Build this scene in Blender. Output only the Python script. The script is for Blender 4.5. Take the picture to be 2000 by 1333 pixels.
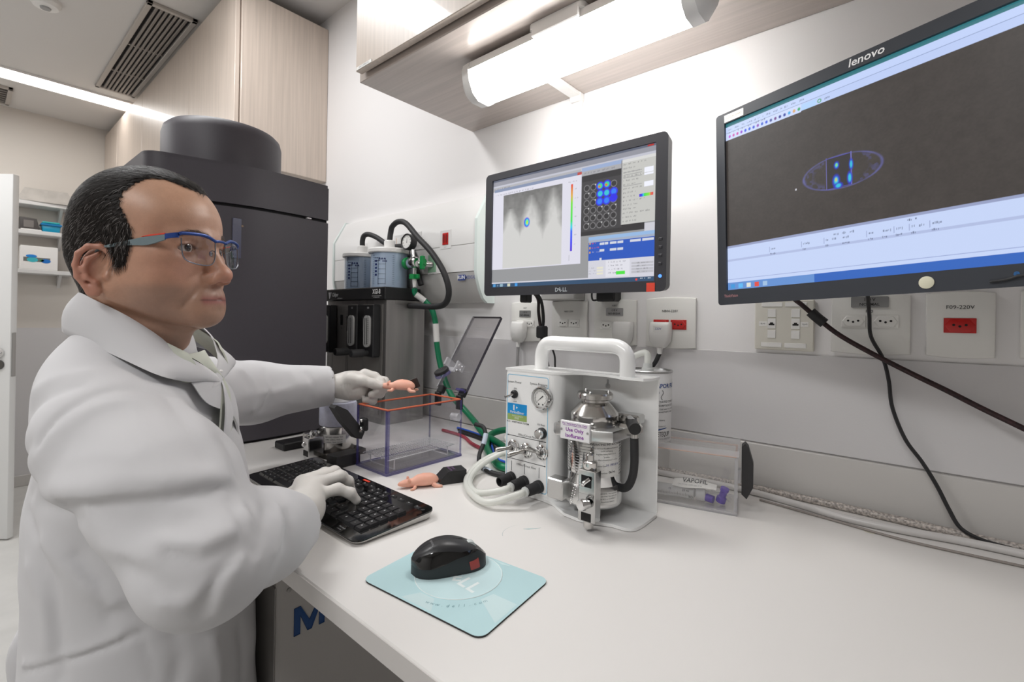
import bpy, bmesh, math, random
import numpy as np
from mathutils import Vector, Matrix
for _o in list(bpy.data.objects): bpy.data.objects.remove(_o, do_unlink=True)
SC = bpy.context.scene
COL = SC.collection
R = math.radians
random.seed(7); RNG = np.random.default_rng(7)

# ---------------------------------------------------------------- camera
AZ = R(40.6); ROLL = R(1.0)
fwd = Vector((-math.sin(AZ), math.cos(AZ), 0)); rgt = Vector((math.cos(AZ), math.sin(AZ), 0)); up = Vector((0, 0, 1))
cr = rgt * math.cos(ROLL) + up * math.sin(ROLL); cu = up * math.cos(ROLL) - rgt * math.sin(ROLL)
cam_d = bpy.data.cameras.new('camera'); cam = bpy.data.objects.new('camera', cam_d); COL.objects.link(cam)
cam.matrix_world = Matrix(((cr.x, cu.x, -fwd.x, 0.0), (cr.y, cu.y, -fwd.y, -1.152), (cr.z, cu.z, -fwd.z, 1.11), (0, 0, 0, 1)))
cam_d.sensor_width = 36.0; cam_d.lens = 16.74; cam_d.shift_y = -0.02075; cam_d.clip_start = 0.02
cam_d.dof.use_dof = True; cam_d.dof.focus_distance = 0.85; cam_d.dof.aperture_fstop = 9.0
SC.camera = cam
# ---------------------------------------------------------------- world, lights, exposure
W = bpy.data.worlds.new('world'); SC.world = W; W.use_nodes = True
W.node_tree.nodes['Background'].inputs[0].default_value = (1.0, 0.985, 0.97, 1)
W.node_tree.nodes['Background'].inputs[1].default_value = 0.13
def area_light(name, loc, rot, sx, sy, power, col=(1, 1, 1)):
    l = bpy.data.lights.new(name, 'AREA'); l.shape = 'RECTANGLE'; l.size = sx; l.size_y = sy; l.energy = power; l.color = col
    o = bpy.data.objects.new(name, l); COL.objects.link(o); o.location = loc; o.rotation_euler = rot
    return o
area_light('ceiling_lamp_left', (-1.80, -1.0, 2.53), (0, 0, 0), 0.25, 0.9, 16)
area_light('rear_fill_light', (-.2, -2.3, 2.53), (0, 0, 0), 1.4, 0.25, 24)  # unseen fill light, added to brighten the white machine's front and the bench
area_light('far_fill_light', (-3.4, -2.1, 2.53), (0, 0, 0), 0.25, 1.6, 17)  # added fill for the far end of the room, no fitting behind it
SC.view_settings.view_transform = 'Standard'; SC.view_settings.look = 'None'
SC.view_settings.gamma = 1.0; SC.view_settings.use_curve_mapping = False
SC.view_settings.exposure = 0.2
SC.cycles.max_bounces = 10; SC.cycles.transparent_max_bounces = 24; SC.cycles.transmission_bounces = 10
SC.cycles.caustics_reflective = False; SC.cycles.caustics_refractive = False
SC.cycles.sample_clamp_indirect = 6.0
try: SC.cycles.use_denoising = True
except Exception: pass

# ---------------------------------------------------------------- materials
MATS = {}
def mat(name, col=(.8, .8, .8), rough=.5, metal=0.0, spec=.5, coat=0.0, alpha=1.0, emit=None, estr=1.0,
        noise=None, bump=None, stretch=(1, 1, 1), sss=0.0, attr=None, trans=0.0, ior=1.5, aniso=0.0, emit_attr=None):
    if name in MATS: return MATS[name]
    m = bpy.data.materials.new(name); m.use_nodes = True; nt = m.node_tree; N = nt.nodes; L = nt.links
    b = N['Principled BSDF']; I = b.inputs
    I['Base Color'].default_value = (*col, 1); I['Roughness'].default_value = rough; I['Metallic'].default_value = metal
    I['Specular IOR Level'].default_value = spec; I['Coat Weight'].default_value = coat; I['Coat Roughness'].default_value = .05
    I['Alpha'].default_value = alpha; I['IOR'].default_value = ior; I['Transmission Weight'].default_value = trans
    if aniso: I['Anisotropic'].default_value = aniso
    if sss:
        I['Subsurface Weight'].default_value = sss; I['Subsurface Radius'].default_value = (.012, .005, .003); I['Subsurface Scale'].default_value = .6
    src = None
    if attr:
        a = N.new('ShaderNodeAttribute'); a.attribute_name = attr; src = a.outputs['Color']
        L.new(src, I['Base Color'])
    if emit is not None:
        I['Emission Color'].default_value = (*emit, 1); I['Emission Strength'].default_value = estr
    if emit_attr:
        a = N.new('ShaderNodeAttribute'); a.attribute_name = emit_attr
        L.new(a.outputs['Color'], I['Emission Color']); I['Emission Strength'].default_value = estr
    if noise or bump:
        tc = N.new('ShaderNodeTexCoord'); mp = N.new('ShaderNodeMapping'); mp.inputs['Scale'].default_value = stretch
        L.new(tc.outputs['Object'], mp.inputs['Vector'])
    if noise:  # (scale, amount, detail)
        n = N.new('ShaderNodeTexNoise'); n.inputs['Scale'].default_value = noise[0]; n.inputs['Detail'].default_value = noise[2] if len(noise) > 2 else 3
        L.new(mp.outputs[0], n.inputs['Vector'])
        r = N.new('ShaderNodeMapRange'); r.inputs['From Min'].default_value = .3; r.inputs['From Max'].default_value = .7
        r.inputs['To Min'].default_value = 1 - noise[1]; r.inputs['To Max'].default_value = 1 + noise[1]
        L.new(n.outputs['Fac'], r.inputs['Value'])
        mx = N.new('ShaderNodeMix'); mx.data_type = 'RGBA'; mx.blend_type = 'MULTIPLY'; mx.inputs['Factor'].default_value = 1
        if src is not None: L.new(src, mx.inputs['A'])
        else: mx.inputs['A'].default_value = (*col, 1)
        L.new(r.outputs[0], mx.inputs['B']); L.new(mx.outputs['Result'], I['Base Color'])
    if bump:  # (scale, strength, distance)
        n2 = N.new('ShaderNodeTexNoise'); n2.inputs['Scale'].default_value = bump[0]; n2.inputs['Detail'].default_value = 4
        L.new(mp.outputs[0], n2.inputs['Vector'])
        bp = N.new('ShaderNodeBump'); bp.inputs['Strength'].default_value = bump[1]; bp.inputs['Distance'].default_value = bump[2] if len(bump) > 2 else .001
        L.new(n2.outputs['Fac'], bp.inputs['Height']); L.new(bp.outputs['Normal'], I['Normal'])
    MATS[name] = m
    return m
def sheet_glass(name, tint=(.93, .94, .97), refl=1.0, rough=.02, ior=1.45):
    """thin clear sheet: tinted see-through plus Fresnel reflection"""
    m = bpy.data.materials.new(name); m.use_nodes = True; nt = m.node_tree; N = nt.nodes; L = nt.links
    N.remove(N['Principled BSDF']); out = N['Material Output']
    t = N.new('ShaderNodeBsdfTransparent'); t.inputs[0].default_value = (*tint, 1)
    g = N.new('ShaderNodeBsdfGlossy'); g.inputs['Roughness'].default_value = rough; g.inputs[0].default_value = (refl, refl, refl, 1)
    f0 = ((ior - 1) / (ior + 1)) ** 2
    lw = N.new('ShaderNodeLayerWeight'); lw.inputs[0].default_value = .5
    pw = N.new('ShaderNodeMath'); pw.operation = 'POWER'; pw.inputs[1].default_value = 4.0; L.new(lw.outputs['Facing'], pw.inputs[0])
    f = N.new('ShaderNodeMath'); f.operation = 'MULTIPLY_ADD'; f.inputs[1].default_value = .5; f.inputs[2].default_value = f0; L.new(pw.outputs[0], f.inputs[0])
    mx = N.new('ShaderNodeMixShader'); L.new(f.outputs[0], mx.inputs[0]); L.new(t.outputs[0], mx.inputs[1]); L.new(g.outputs[0], mx.inputs[2])
    L.new(mx.outputs[0], out.inputs[0]); MATS[name] = m
    return m
def cloudy_sheet(name, col, opac, tint=(1, 1, 1), rough=.3):
    """milky plastic: part diffuse, part see-through"""
    m = bpy.data.materials.new(name); m.use_nodes = True; nt = m.node_tree; N = nt.nodes; L = nt.links
    b = N['Principled BSDF']; out = N['Material Output']; b.inputs['Base Color'].default_value = (*col, 1); b.inputs['Roughness'].default_value = rough
    t = N.new('ShaderNodeBsdfTransparent'); t.inputs[0].default_value = (*tint, 1)
    mx = N.new('ShaderNodeMixShader'); mx.inputs[0].default_value = opac
    L.new(t.outputs[0], mx.inputs[1]); L.new(b.outputs[0], mx.inputs[2]); L.new(mx.outputs[0], out.inputs[0]); MATS[name] = m
    return m

# ---------------------------------------------------------------- mesh building
class MB:
    """collects simple shapes into one bmesh"""
    def __init__(s): s.bm = bmesh.new(); s.mi = 0
    def _add(s, verts, faces):
        vs = [s.bm.verts.new(v) for v in verts]
        for f in faces:
            try:
                fc = s.bm.faces.new([vs[i] for i in f]); fc.material_index = s.mi
            except ValueError: pass
        return vs
    def raw(s, verts, faces): s._add(verts, faces); return s
    def box(s, x0, x1, y0, y1, z0, z1, bev=0, M=None, seg=1):
        t = bmesh.new()
        vs = [t.verts.new((x, y, z)) for x in (x0, x1) for y in (y0, y1) for z in (z0, z1)]
        for f in ((0, 1, 3, 2), (4, 6, 7, 5), (0, 4, 5, 1), (2, 3, 7, 6), (0, 2, 6, 4), (1, 5, 7, 3)): t.faces.new([vs[i] for i in f])
        if bev > 0:
            bev = min(bev, .49 * min(x1 - x0, y1 - y0, z1 - z0))
            bmesh.ops.bevel(t, geom=list(t.edges), offset=bev, segments=seg, profile=.5, affect='EDGES')
        s._merge(t, M); return s
    def _merge(s, t, M=None):
        if M is not None: bmesh.ops.transform(t, matrix=M, verts=list(t.verts))
        t.verts.index_update()
        s._add([v.co.copy() for v in t.verts], [[v.index for v in f.verts] for f in t.faces]); t.free()
    def lathe(s, prof, o=(0, 0, 0), ax=(0, 0, 1), n=24, ang=None):
        """prof: (radius, height) pairs turned about axis ax through o"""
        az = Vector(ax).normalized(); t = Vector((1, 0, 0)) if abs(az.x) < .9 else Vector((0, 1, 0))
        e1 = az.cross(t).normalized(); e2 = az.cross(e1); o = Vector(o); vs = []; rings = []
        for r, h in prof:
            if r < 1e-6: rings.append([len(vs)]); vs.append(o + az * h)
            else:
                rings.append(list(range(len(vs), len(vs) + n)))
                for k in range(n):
                    a = 2 * math.pi * k / n; vs.append(o + az * h + (e1 * math.cos(a) + e2 * math.sin(a)) * r)
        fs = []
        for A, B in zip(rings, rings[1:]):
            if len(A) == 1 and len(B) == 1: continue
            for k in range(n):
                k2 = (k + 1) % n
                if len(A) == 1: fs.append((A[0], B[k2], B[k]))
                elif len(B) == 1: fs.append((A[k], A[k2], B[0]))
                else: fs.append((A[k], A[k2], B[k2], B[k]))
        s._add(vs, fs); return s
    def cyl(s, a, b, r0, r1=None, n=16, bev=0):
        a = Vector(a); b = Vector(b); r1 = r0 if r1 is None else r1; L = (b - a).length
        p = [(0, 0), (r0 - bev, 0), (r0, bev), (r1, L - bev), (r1 - bev, L), (0, L)] if bev else [(0, 0), (r0, 0), (r1, L), (0, L)]
        return s.lathe(p, a, b - a, n)
    def prism(s, pts, z0, z1, M=None, bev=0):
        t = bmesh.new(); n = len(pts)
        lo = [t.verts.new((x, y, z0)) for x, y in pts]; hi = [t.verts.new((x, y, z1)) for x, y in pts]
        t.faces.new(lo[::-1]); t.faces.new(hi)
        for k in range(n): t.faces.new((lo[k], lo[(k + 1) % n], hi[(k + 1) % n], hi[k]))
        bmesh.ops.recalc_face_normals(t, faces=list(t.faces))
        if bev: bmesh.ops.bevel(t, geom=[e for e in t.edges if abs(e.verts[0].co.z - e.verts[1].co.z) < 1e-7], offset=bev, segments=2, profile=.5, affect='EDGES')
        s._merge(t, M); return s
    def sphere(s, c, r, n=16, sc=(1, 1, 1)):
        t = bmesh.new(); bmesh.ops.create_uvsphere(t, u_segments=n, v_segments=max(6, n // 2), radius=r)
        s._merge(t, Matrix.Translation(c) @ Matrix.Diagonal((*sc, 1))); return s
    def tube(s, pts, r, n=10, smooth=True, cap=True, flat=1.0, sub=6, upv=None):
        P = spline(pts, sub) if smooth else [Vector(p) for p in pts]
        rr = r if callable(r) else (lambda u: r)
        T = [(P[min(i + 1, len(P) - 1)] - P[max(i - 1, 0)]).normalized() for i in range(len(P))]
        u0 = Vector(upv) if upv else (Vector((0, 0, 1)) if abs(T[0].z) < .9 else Vector((1, 0, 0)))
        nrm = (u0 - T[0] * u0.dot(T[0])).normalized(); vs = []
        for i, p in enumerate(P):
            nrm = (nrm - T[i] * nrm.dot(T[i])).normalized(); bn = T[i].cross(nrm); q = rr(i / (len(P) - 1))
            for k in range(n):
                a = 2 * math.pi * k / n; vs.append(p + nrm * (math.cos(a) * q * flat) + bn * (math.sin(a) * q))
        fs = [(i * n + k, i * n + (k + 1) % n, (i + 1) * n + (k + 1) % n, (i + 1) * n + k) for i in range(len(P) - 1) for k in range(n)]
        if cap: fs += [tuple(range(n))[::-1], tuple(range((len(P) - 1) * n, len(P) * n))]
        s._add(vs, fs); return s
    def ring(s, c, r, rt, ax=(0, 0, 1), n=24, m=8):
        az = Vector(ax).normalized(); t = Vector((1, 0, 0)) if abs(az.x) < .9 else Vector((0, 1, 0)); e1 = az.cross(t).normalized(); e2 = az.cross(e1); c = Vector(c)
        vs = []; fs = []
        for i in range(n):
            a = 2 * math.pi * i / n; d = e1 * math.cos(a) + e2 * math.sin(a)
            for k in range(m):
                b = 2 * math.pi * k / m; vs.append(c + d * (r + rt * math.cos(b)) + az * (rt * math.sin(b)))
        for i in range(n):
            for k in range(m): fs.append((i * m + k, ((i + 1) % n) * m + k, ((i + 1) % n) * m + (k + 1) % m, i * m + (k + 1) % m))
        s._add(vs, fs); return s
    def grid(s, rows):
        n = len(rows[0]); vs = [p for r in rows for p in r]
        fs = [(i * n + k, i * n + k + 1, (i + 1) * n + k + 1, (i + 1) * n + k) for i in range(len(rows) - 1) for k in range(n - 1)]
        s._add(vs, fs); return s
    def mat(s, i): s.mi = i; return s
    def build(s, name, mats, parent=None, loc=None, rot=None, ang=32, flat=False, recalc=True):
        if recalc: bmesh.ops.recalc_face_normals(s.bm, faces=list(s.bm.faces))
        me = bpy.data.meshes.new(name); s.bm.to_mesh(me); s.bm.free()
        return finish(name, me, mats, parent, loc, rot, ang, flat)
def finish(name, me, mats, parent=None, loc=None, rot=None, ang=32, flat=False):
    for m in (mats if isinstance(mats, (list, tuple)) else [mats]): me.materials.append(m)
    if not flat:
        me.shade_smooth()
        if ang < 179: me.set_sharp_from_angle(angle=R(ang))
    o = bpy.data.objects.new(name, me); COL.objects.link(o)
    if parent is not None: o.parent = parent
    if loc is not None: o.location = loc
    if rot is not None: o.rotation_euler = rot
    return o
def spline(pts, sub=6):
    P = [Vector(p) for p in pts]
    if len(P) < 3: return P
    out = []; Q = [P[0] * 2 - P[1]] + P + [P[-1] * 2 - P[-2]]
    for i in range(1, len(Q) - 2):
        a, b, c, d = Q[i - 1:i + 3]
        for k in range(sub):
            t = k / sub; out.append(.5 * ((2 * b) + (c - a) * t + (2 * a - 5 * b + 4 * c - d) * t * t + (3 * b - a - 3 * c + d) * t ** 3))
    out.append(P[-1]); return out
def rrect(x0, x1, y0, y1, r, n=5):
    pts = []
    for cx, cy, a0 in ((x1 - r, y1 - r, 0), (x0 + r, y1 - r, 90), (x0 + r, y0 + r, 180), (x1 - r, y0 + r, 270)):
        for k in range(n + 1): a = R(a0 + 90 * k / n); pts.append((cx + r * math.cos(a), cy + r * math.sin(a)))
    return pts
def basis(o, ex, ey):
    ex = Vector(ex).normalized(); ey = Vector(ey).normalized(); ez = ex.cross(ey).normalized(); ey = ez.cross(ex)
    return Matrix(((ex.x, ey.x, ez.x, o[0]), (ex.y, ey.y, ez.y, o[1]), (ex.z, ey.z, ez.z, o[2]), (0, 0, 0, 1)))
def empty(name, loc=(0, 0, 0), rz=0):
    o = bpy.data.objects.new(name, None); COL.objects.link(o); o.location = loc; o.rotation_euler = (0, 0, rz); o.empty_display_size = .05
    return o
def tag(o, label, cat, group=None):
    o['label'] = label; o['category'] = cat
    if group: o['group'] = group
    return o
def struct(o): o['kind'] = 'structure'; return o
def thing(name, label, cat, loc=(0, 0, 0), rz=0, group=None): return tag(empty(name, loc, rz), label, cat, group)
def text_mesh(s, size, bold=0, shear=0, align='CENTER', spacing=1):
    c = bpy.data.curves.new('tmp', 'FONT'); c.body = s; c.size = size; c.align_x = align; c.align_y = 'CENTER'; c.offset = bold * size
    c.resolution_u = 2; c.shear = shear; c.space_character = spacing
    ob = bpy.data.objects.new('tmp', c); me = ob.to_mesh(); v = np.array([x.co[:] for x in me.vertices]).reshape(-1, 3); f = [tuple(p.vertices) for p in me.polygons]
    ob.to_mesh_clear(); bpy.data.objects.remove(ob); bpy.data.curves.remove(c)
    return v, f
def text(s, size, o, ex, ey, m, parent=None, bold=0, align='CENTER', name='lettering', shear=0, sx=1, spacing=1):
    """flat lettering as a mesh, lying in the plane ex, ey at o"""
    v, f = text_mesh(s, size, bold, shear, align, spacing); v[:, 0] *= sx
    M = basis(o, ex, ey); me = bpy.data.meshes.new(name); me.from_pydata([M @ Vector(p) for p in v], [], f)
    return finish(name, me, m, parent, flat=True)
def copy_tree(o, parent=None):
    c = o.copy(); COL.objects.link(c)
    if parent is not None: c.parent = parent
    for ch in list(o.children): copy_tree(ch, c)
    return c
def painted(name, img, w, h, m, parent, M, thick=0.0):
    """a flat printed or lit face: img[row, col, rgb] (row 0 at the bottom) becomes vertex colours of a fine grid w x h"""
    ny, nx = img.shape[:2]
    X, Y = np.meshgrid(np.linspace(-w / 2, w / 2, nx), np.linspace(-h / 2, h / 2, ny))
    co = np.stack([X, Y, np.zeros_like(X)], -1).reshape(-1, 3)
    i = np.arange(nx * ny).reshape(ny, nx); q = np.stack([i[:-1, :-1], i[:-1, 1:], i[1:, 1:], i[1:, :-1]], -1).reshape(-1, 4)
    me = np_mesh(name, co, q); a = me.color_attributes.new('paint', 'FLOAT_COLOR', 'POINT')
    c4 = np.ones((nx * ny, 4), np.float32); c4[:, :3] = img.reshape(-1, 3); a.data.foreach_set('color', c4.ravel())
    o = finish(name, me, m, parent, flat=True); o.matrix_local = M
    return o
def np_mesh(name, co, quads):
    me = bpy.data.meshes.new(name); n = len(quads); k = quads.shape[1]
    me.vertices.add(len(co)); me.vertices.foreach_set('co', np.asarray(co, np.float32).ravel())
    me.loops.add(n * k); me.loops.foreach_set('vertex_index', np.asarray(quads, np.int32).ravel())
    me.polygons.add(n); me.polygons.foreach_set('loop_start', np.arange(0, n * k, k, dtype=np.int32))
    me.update(calc_edges=True); me.validate(); return me
def srgb(h):
    v = np.array([int(h[i:i + 2], 16) for i in (0, 2, 4)]) / 255.0
    return tuple(np.where(v <= .04045, v / 12.92, ((v + .055) / 1.055) ** 2.4))

# shared materials
white_paint = mat('white_paint', srgb('eceae8'), .55)
wall_paint = mat('wall_laminate', srgb('ebe9e9'), .5, bump=(220, .12, .0006))
counter_m = mat('counter_laminate', srgb('e4e1de'), .42, bump=(180, .05, .0004))
ceil_m = mat('ceiling_paint', srgb('d9d7d5'), .7)
black_pl = mat('black_plastic', srgb('1b1b1d'), .45)
black_gl = mat('black_gloss', srgb('080809'), .08, coat=.6)
black_rub = mat('black_rubber', srgb('232325'), .6)
steel = mat('brushed_steel', srgb('a9a7a5'), .38, 1.0, noise=(40, .10, 4), stretch=(1, 1, .05))
chrome = mat('chrome', srgb('dedede'), .12, 1.0)
white_pl = mat('white_plastic', srgb('efeeec'), .35)
socket_m = mat('wall_plate_plastic', srgb('e9e8e4'), .4)
dark_txt = mat('dark_print', srgb('2b2b2e'), .6)
grey_txt = mat('grey_print', srgb('8a8a8c'), .6)
white_txt = mat('white_print', srgb('f3f3f3'), .6)
red_pl = mat('red_plastic', srgb('c01f1c'), .4)
green_pl = mat('green_plastic', srgb('0a8a45'), .35)
green_hose = mat('green_hose', srgb('0b7a52'), .35)
red_sticker = mat('red_sticker', srgb('e0452f'), .5)
acrylic = sheet_glass('acrylic_sheet', (.955, .952, .968))
acrylic_edge = cloudy_sheet('acrylic_edge', srgb('57518f'), .55, (.8, .8, .95), .1)
acrylic_edge_clear = cloudy_sheet('acrylic_edge_clear', srgb('dcdcdf'), .35, (.95, .95, .97), .15)
milky = cloudy_sheet('milky_tube', srgb('eeefea'), .72, (.95, .96, .93), .25)
label_m = mat('paper_label', srgb('f0efec'), .6)
def oak(name, stretch):
    return mat(name, srgb('cdbfb3'), .38, coat=.25, noise=(26, .085, 6), stretch=stretch, bump=(60, .05, .0005))
oak_v = oak('pale_oak_vertical', (4, 4, .12)); oak_h = oak('pale_oak_horizontal', (.12, 4, 4))
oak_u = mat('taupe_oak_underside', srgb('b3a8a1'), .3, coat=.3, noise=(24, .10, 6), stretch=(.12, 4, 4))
# ================================================================ the room
floor_m = mat('floor_vinyl', srgb('d3d2cf'), .35, noise=(9, .05, 5))
struct(MB().box(-4.9, 1.9, -3.6, 0, -.25, -.15).build('floor', floor_m))
struct(MB().box(-4.9, 1.9, -3.6, 0, 2.55, 2.65).build('ceiling', ceil_m))
struct(MB().box(-5.0, 1.9, 0, .1, -.15, 2.55).build('wall_back', wall_paint))
struct(MB().box(-5.0, -4.9, -3.6, 0, -.15, 2.55).build('wall_far', mat('wall_warm', srgb('d9d3cc'), .6)))
far_p = mat('wall_grey', srgb('a9a6a3'), .6)
struct(MB().box(1.9, 2.0, -3.6, 0, -.15, 2.55).build('wall_right', far_p))
struct(MB().box(-5.0, 2.0, -3.7, -3.6, -.15, 2.55).build('wall_front', mat('wall_light', srgb('dcdad7'), .6)))
# laminate bands on the back wall: the middle band and the low upstand stand a little proud, with open joints
mid_m = mat('wall_laminate_textured', srgb('cfcdce'), .42, bump=(400, .25, .0005))
ups_m = mat('upstand_laminate', srgb('c6c3c0'), .42)
struct(MB().box(-2.3, 1.9, -.004, 0, .8505, 1.0475, .001).build('trim_1', mid_m))
struct(MB().box(-2.3, 1.9, -.012, 0, .751, .8485, .0015).build('trim_2', ups_m))
struct(MB().box(-4.9, -4.89, -3.0, -.4, -.15, .99, .001).build('trim_3', mid_m))
struct(MB().box(-4.9, -4.885, -3.0, -.4, -.15, -.07, .003).build('baseboard_far', ups_m))

# ceiling light strip
lamp_glow = mat('lamp_diffuser', (1, 1, 1), .4, emit=(1, .985, .96), estr=15.0)
t = thing('ceiling_light', 'long glowing strip light recessed in the ceiling ending at the oak cabinets', 'ceiling light', (-4.2, -1.7, 2.545))
MB().box(-.085, .085, -1.4, 1.30, -.004, 0, .001).build('diffuser', mat('strip_diffuser', (1, 1, 1), .4, emit=(1, .985, .96), estr=9.0), t)
f = MB()
for a, b in ((-.1, -.085), (.085, .1)): f.box(a, b, -1.42, 1.32, -.007, .004, .001)
f.build('frame', white_paint, t)
# air vents
vent_fr = mat('vent_frame', srgb('b9b3ad'), .5); slat_m = mat('vent_slat', srgb('8d8884'), .45, .4); vent_dk = mat('vent_void', srgb('1d1a19'), .9)
def vent(label, x0, x1, y0, y1, n, along, bars):
    t = thing('ceiling_vent', label, 'air vent', ((x0 + x1) / 2, (y0 + y1) / 2, 2.55)); w, h = (x1 - x0) / 2, (y1 - y0) / 2
    MB().box(-w + .01, w - .01, -h + .01, h - .01, -.003, 0).build('duct_opening', vent_dk, t)
    f = MB()
    for a in ((-w, w, -h, -h + .022), (-w, w, h - .022, h), (-w, -w + .022, -h, h), (w - .022, w, -h, h)): f.box(*a, -.016, 0, .002)
    f.build('frame', vent_fr, t)
    me = None
    for k in range(n):
        u = (k + 1.0) / (n + 1)
        if me is None:
            L = w if along == 'x' else h
            s = MB().box(-L + .022, L - .022, -.006, .006, -.016, -.003, .002) if along == 'x' else MB().box(-.006, .006, -L + .022, L - .022, -.016, -.003, .002)
            o = s.build('slat', slat_m, t); me = o.data
        else:
            o = bpy.data.objects.new('slat', me); COL.objects.link(o); o.parent = t
        o.location = (0, -h + .022 + (2 * h - .044) * u, 0) if along == 'x' else (-w + .022 + (2 * w - .044) * u, 0, 0)
    for u in bars: MB().box(w * u - .006, w * u + .006, -h + .02, h - .02, -.013, -.002).build('cross_bar', slat_m, t)
vent('large ceiling vent of long grey slats beside the oak cabinets', -3.97, -2.70, -.60, -.40, 7, 'x', (-.45, .2))
vent('small ceiling vent at the left edge beyond the strip light', -4.82, -4.46, -1.32, -.93, 6, 'y', ())
t = thing('smoke_detector', 'white round smoke detector on the ceiling', 'smoke detector', (-3.09, -.90, 2.55))
MB().lathe([(.055, 0), (.055, -.015), (.045, -.03), (.02, -.034), (0, -.034)], n=28).build('housing', white_pl, t)
MB().lathe([(.02, -.034), (.018, -.04), (0, -.041)], n=20).build('sensor_cap', mat('grey_plastic', srgb('a3a3a3'), .5), t)

# oak wall cabinets at the left
t = thing('oak_wall_cabinet', 'tall pale oak wall cabinets up to the ceiling above the dark imaging machine', 'cabinet', (0, 0, 0))
MB().box(-4.895, -2.18, -.385, -.001, 1.757, 2.49, .002).build('carcass', oak_v, t)
MB().box(-4.895, -2.23, -.37, -.35, 2.49, 2.549).build('top_filler', oak_v, t)
xs = [-4.895, -4.45, -3.727, -2.793, -2.186]
for a, b in zip(xs, xs[1:]): MB().box(a + .0025, b - .0025, -.407, -.389, 1.757, 2.50, .0015).build('door', oak_v, t)

# upper cabinet over the bench
t = thing('upper_cabinet', 'pale oak upper cabinet with a taupe underside hung over the bench', 'cabinet', (0, 0, 0))
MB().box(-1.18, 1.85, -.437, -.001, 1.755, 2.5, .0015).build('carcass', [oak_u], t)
for a, b in ((-1.16, -.44), (-.44, .28), (.28, 1.0), (1.0, 1.72)): MB().box(a + .0015, b - .0015, -.462, -.443, 1.768, 2.5, .0015).build('door', oak_v, t)
o = MB().box(-1.153, -1.083, -.4635, -.462, 1.7695, 1.7775).build('label_strip', label_m, t); o['label'] = 'white printed label strip on the cabinet door'
text('MAT. LIMPO 01', .007, (-1.118, -.4637, 1.7735), (1, 0, 0), (0, 0, 1), grey_txt, t)

# lamp under the upper cabinet
t = thing('under_cabinet_lamp', 'bright white batten lamp fixed beneath the upper cabinet', 'lamp', (-.59, -.285, 1.755))
sec = [(-.05, -.012), (-.054, -.03), (-.05, -.055), (-.036, -.082), (-.018, -.094), (.018, -.094), (.036, -.082), (.05, -.055), (.054, -.03), (.05, -.012)]
def ext_sec(sec, x0, x1, s0=1, s1=1, cz=-.05):
    m = MB(); rows = []
    for x, s in ((x0, s0), (x1, s1)): rows.append([(x, y * s, cz + (z - cz) * s) for y, z in sec])
    n = len(sec); vs = rows[0] + rows[1]
    m.raw(vs, [(k, (k + 1) % n, n + (k + 1) % n, n + k) for k in range(n)] + [tuple(range(n))[::-1], tuple(range(n, 2 * n))])
    return m
lo = [p for p in sec]
ext_sec([(y, z) for y, z in sec if z <= -.03] , -.262, .262).build('diffuser', lamp_glow, t, ang=40)
ext_sec([(-.0545, -.031), (-.0505, -.011), (.0505, -.011), (.0545, -.031)], -.262, .262).build('housing', white_pl, t)
for sx in (-1, 1):
    m = ext_sec([(y * 1.05, z * 1.02) for y, z in sec], sx * .262, sx * .285, 1, .97)
    m2 = ext_sec([(y * 1.05 * .97, z) for y, z in sec], sx * .285, sx * .305, 1, .6)
    m2.build('lamp_end', white_pl, t, ang=50); m.build('end_cap', white_pl, t, ang=50)
MB().prism(rrect(-.07, .07, -.026, .03, .012), -.012, -.0005).build('mounting_bracket', white_pl, t, loc=(0, -.035, 0))
MB().box(-.06, .06, -.012, .03, -.03, -.002, .002).build('clip', white_pl, t, loc=(0, -.05, 0))
# cable raceway along the cabinet bottom and down the wall
t = thing('cable_raceway', 'white cable raceway from the batten lamp down the back wall', 'cable raceway', (-.749, 0, 1.755))
MB().box(-.016, .016, -.235, -.0005, -.011, -.0005, .001).build('ceiling_run', white_pl, t)
MB().box(-.014, .014, -.011, -.0005, -.50, -.011, .001).build('wall_run', white_pl, t)
MB().box(-.0175, .0175, -.022, -.0005, -.024, -.0002, .002).build('corner_piece', white_pl, t)

# ================================================================ far corner: door and shelves
t = struct(empty('door_1', (-3.79, -.945, -.15), R(40.6)))
door_m = mat('door_white', srgb('dededd'), .4)
MB().box(-.86, 0, -.018, .018, .008, 2.012, .006, seg=2).build('door_leaf', door_m, t)
MB().lathe([(0, 0), (.026, 0), (.026, .008), (.012, .012), (0, .012)], (-.055, -.018, 1.03), (0, -1, 0), 24).build('rose', chrome, t)
MB().tube([(-.055, -.028, 1.03), (-.055, -.06, 1.03), (-.075, -.066, 1.029), (-.17, -.066, 1.026)], .009, 12).build('door_handle', chrome, t)
MB().lathe([(0, 0), (.025, 0), (.025, .009), (0, .011)], (-.055, -.018, .965), (0, -1, 0), 24).build('lock_cylinder', mat('dark_metal', srgb('6a6866'), .35, 1), t)
MB().box(0, .003, -.011, .011, .90, 1.14, .001).build('strike_plate', steel, t)
o = MB().prism(rrect(-.43, -.075, .13, .82, .03), 0, .004, basis((0, -.018, 0), (1, 0, 0), (0, 0, 1))).build('sign_panel', mat('sign_blue', srgb('0f78bd'), .5), t); o['label'] = 'blue rounded panel on the white door'

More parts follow.
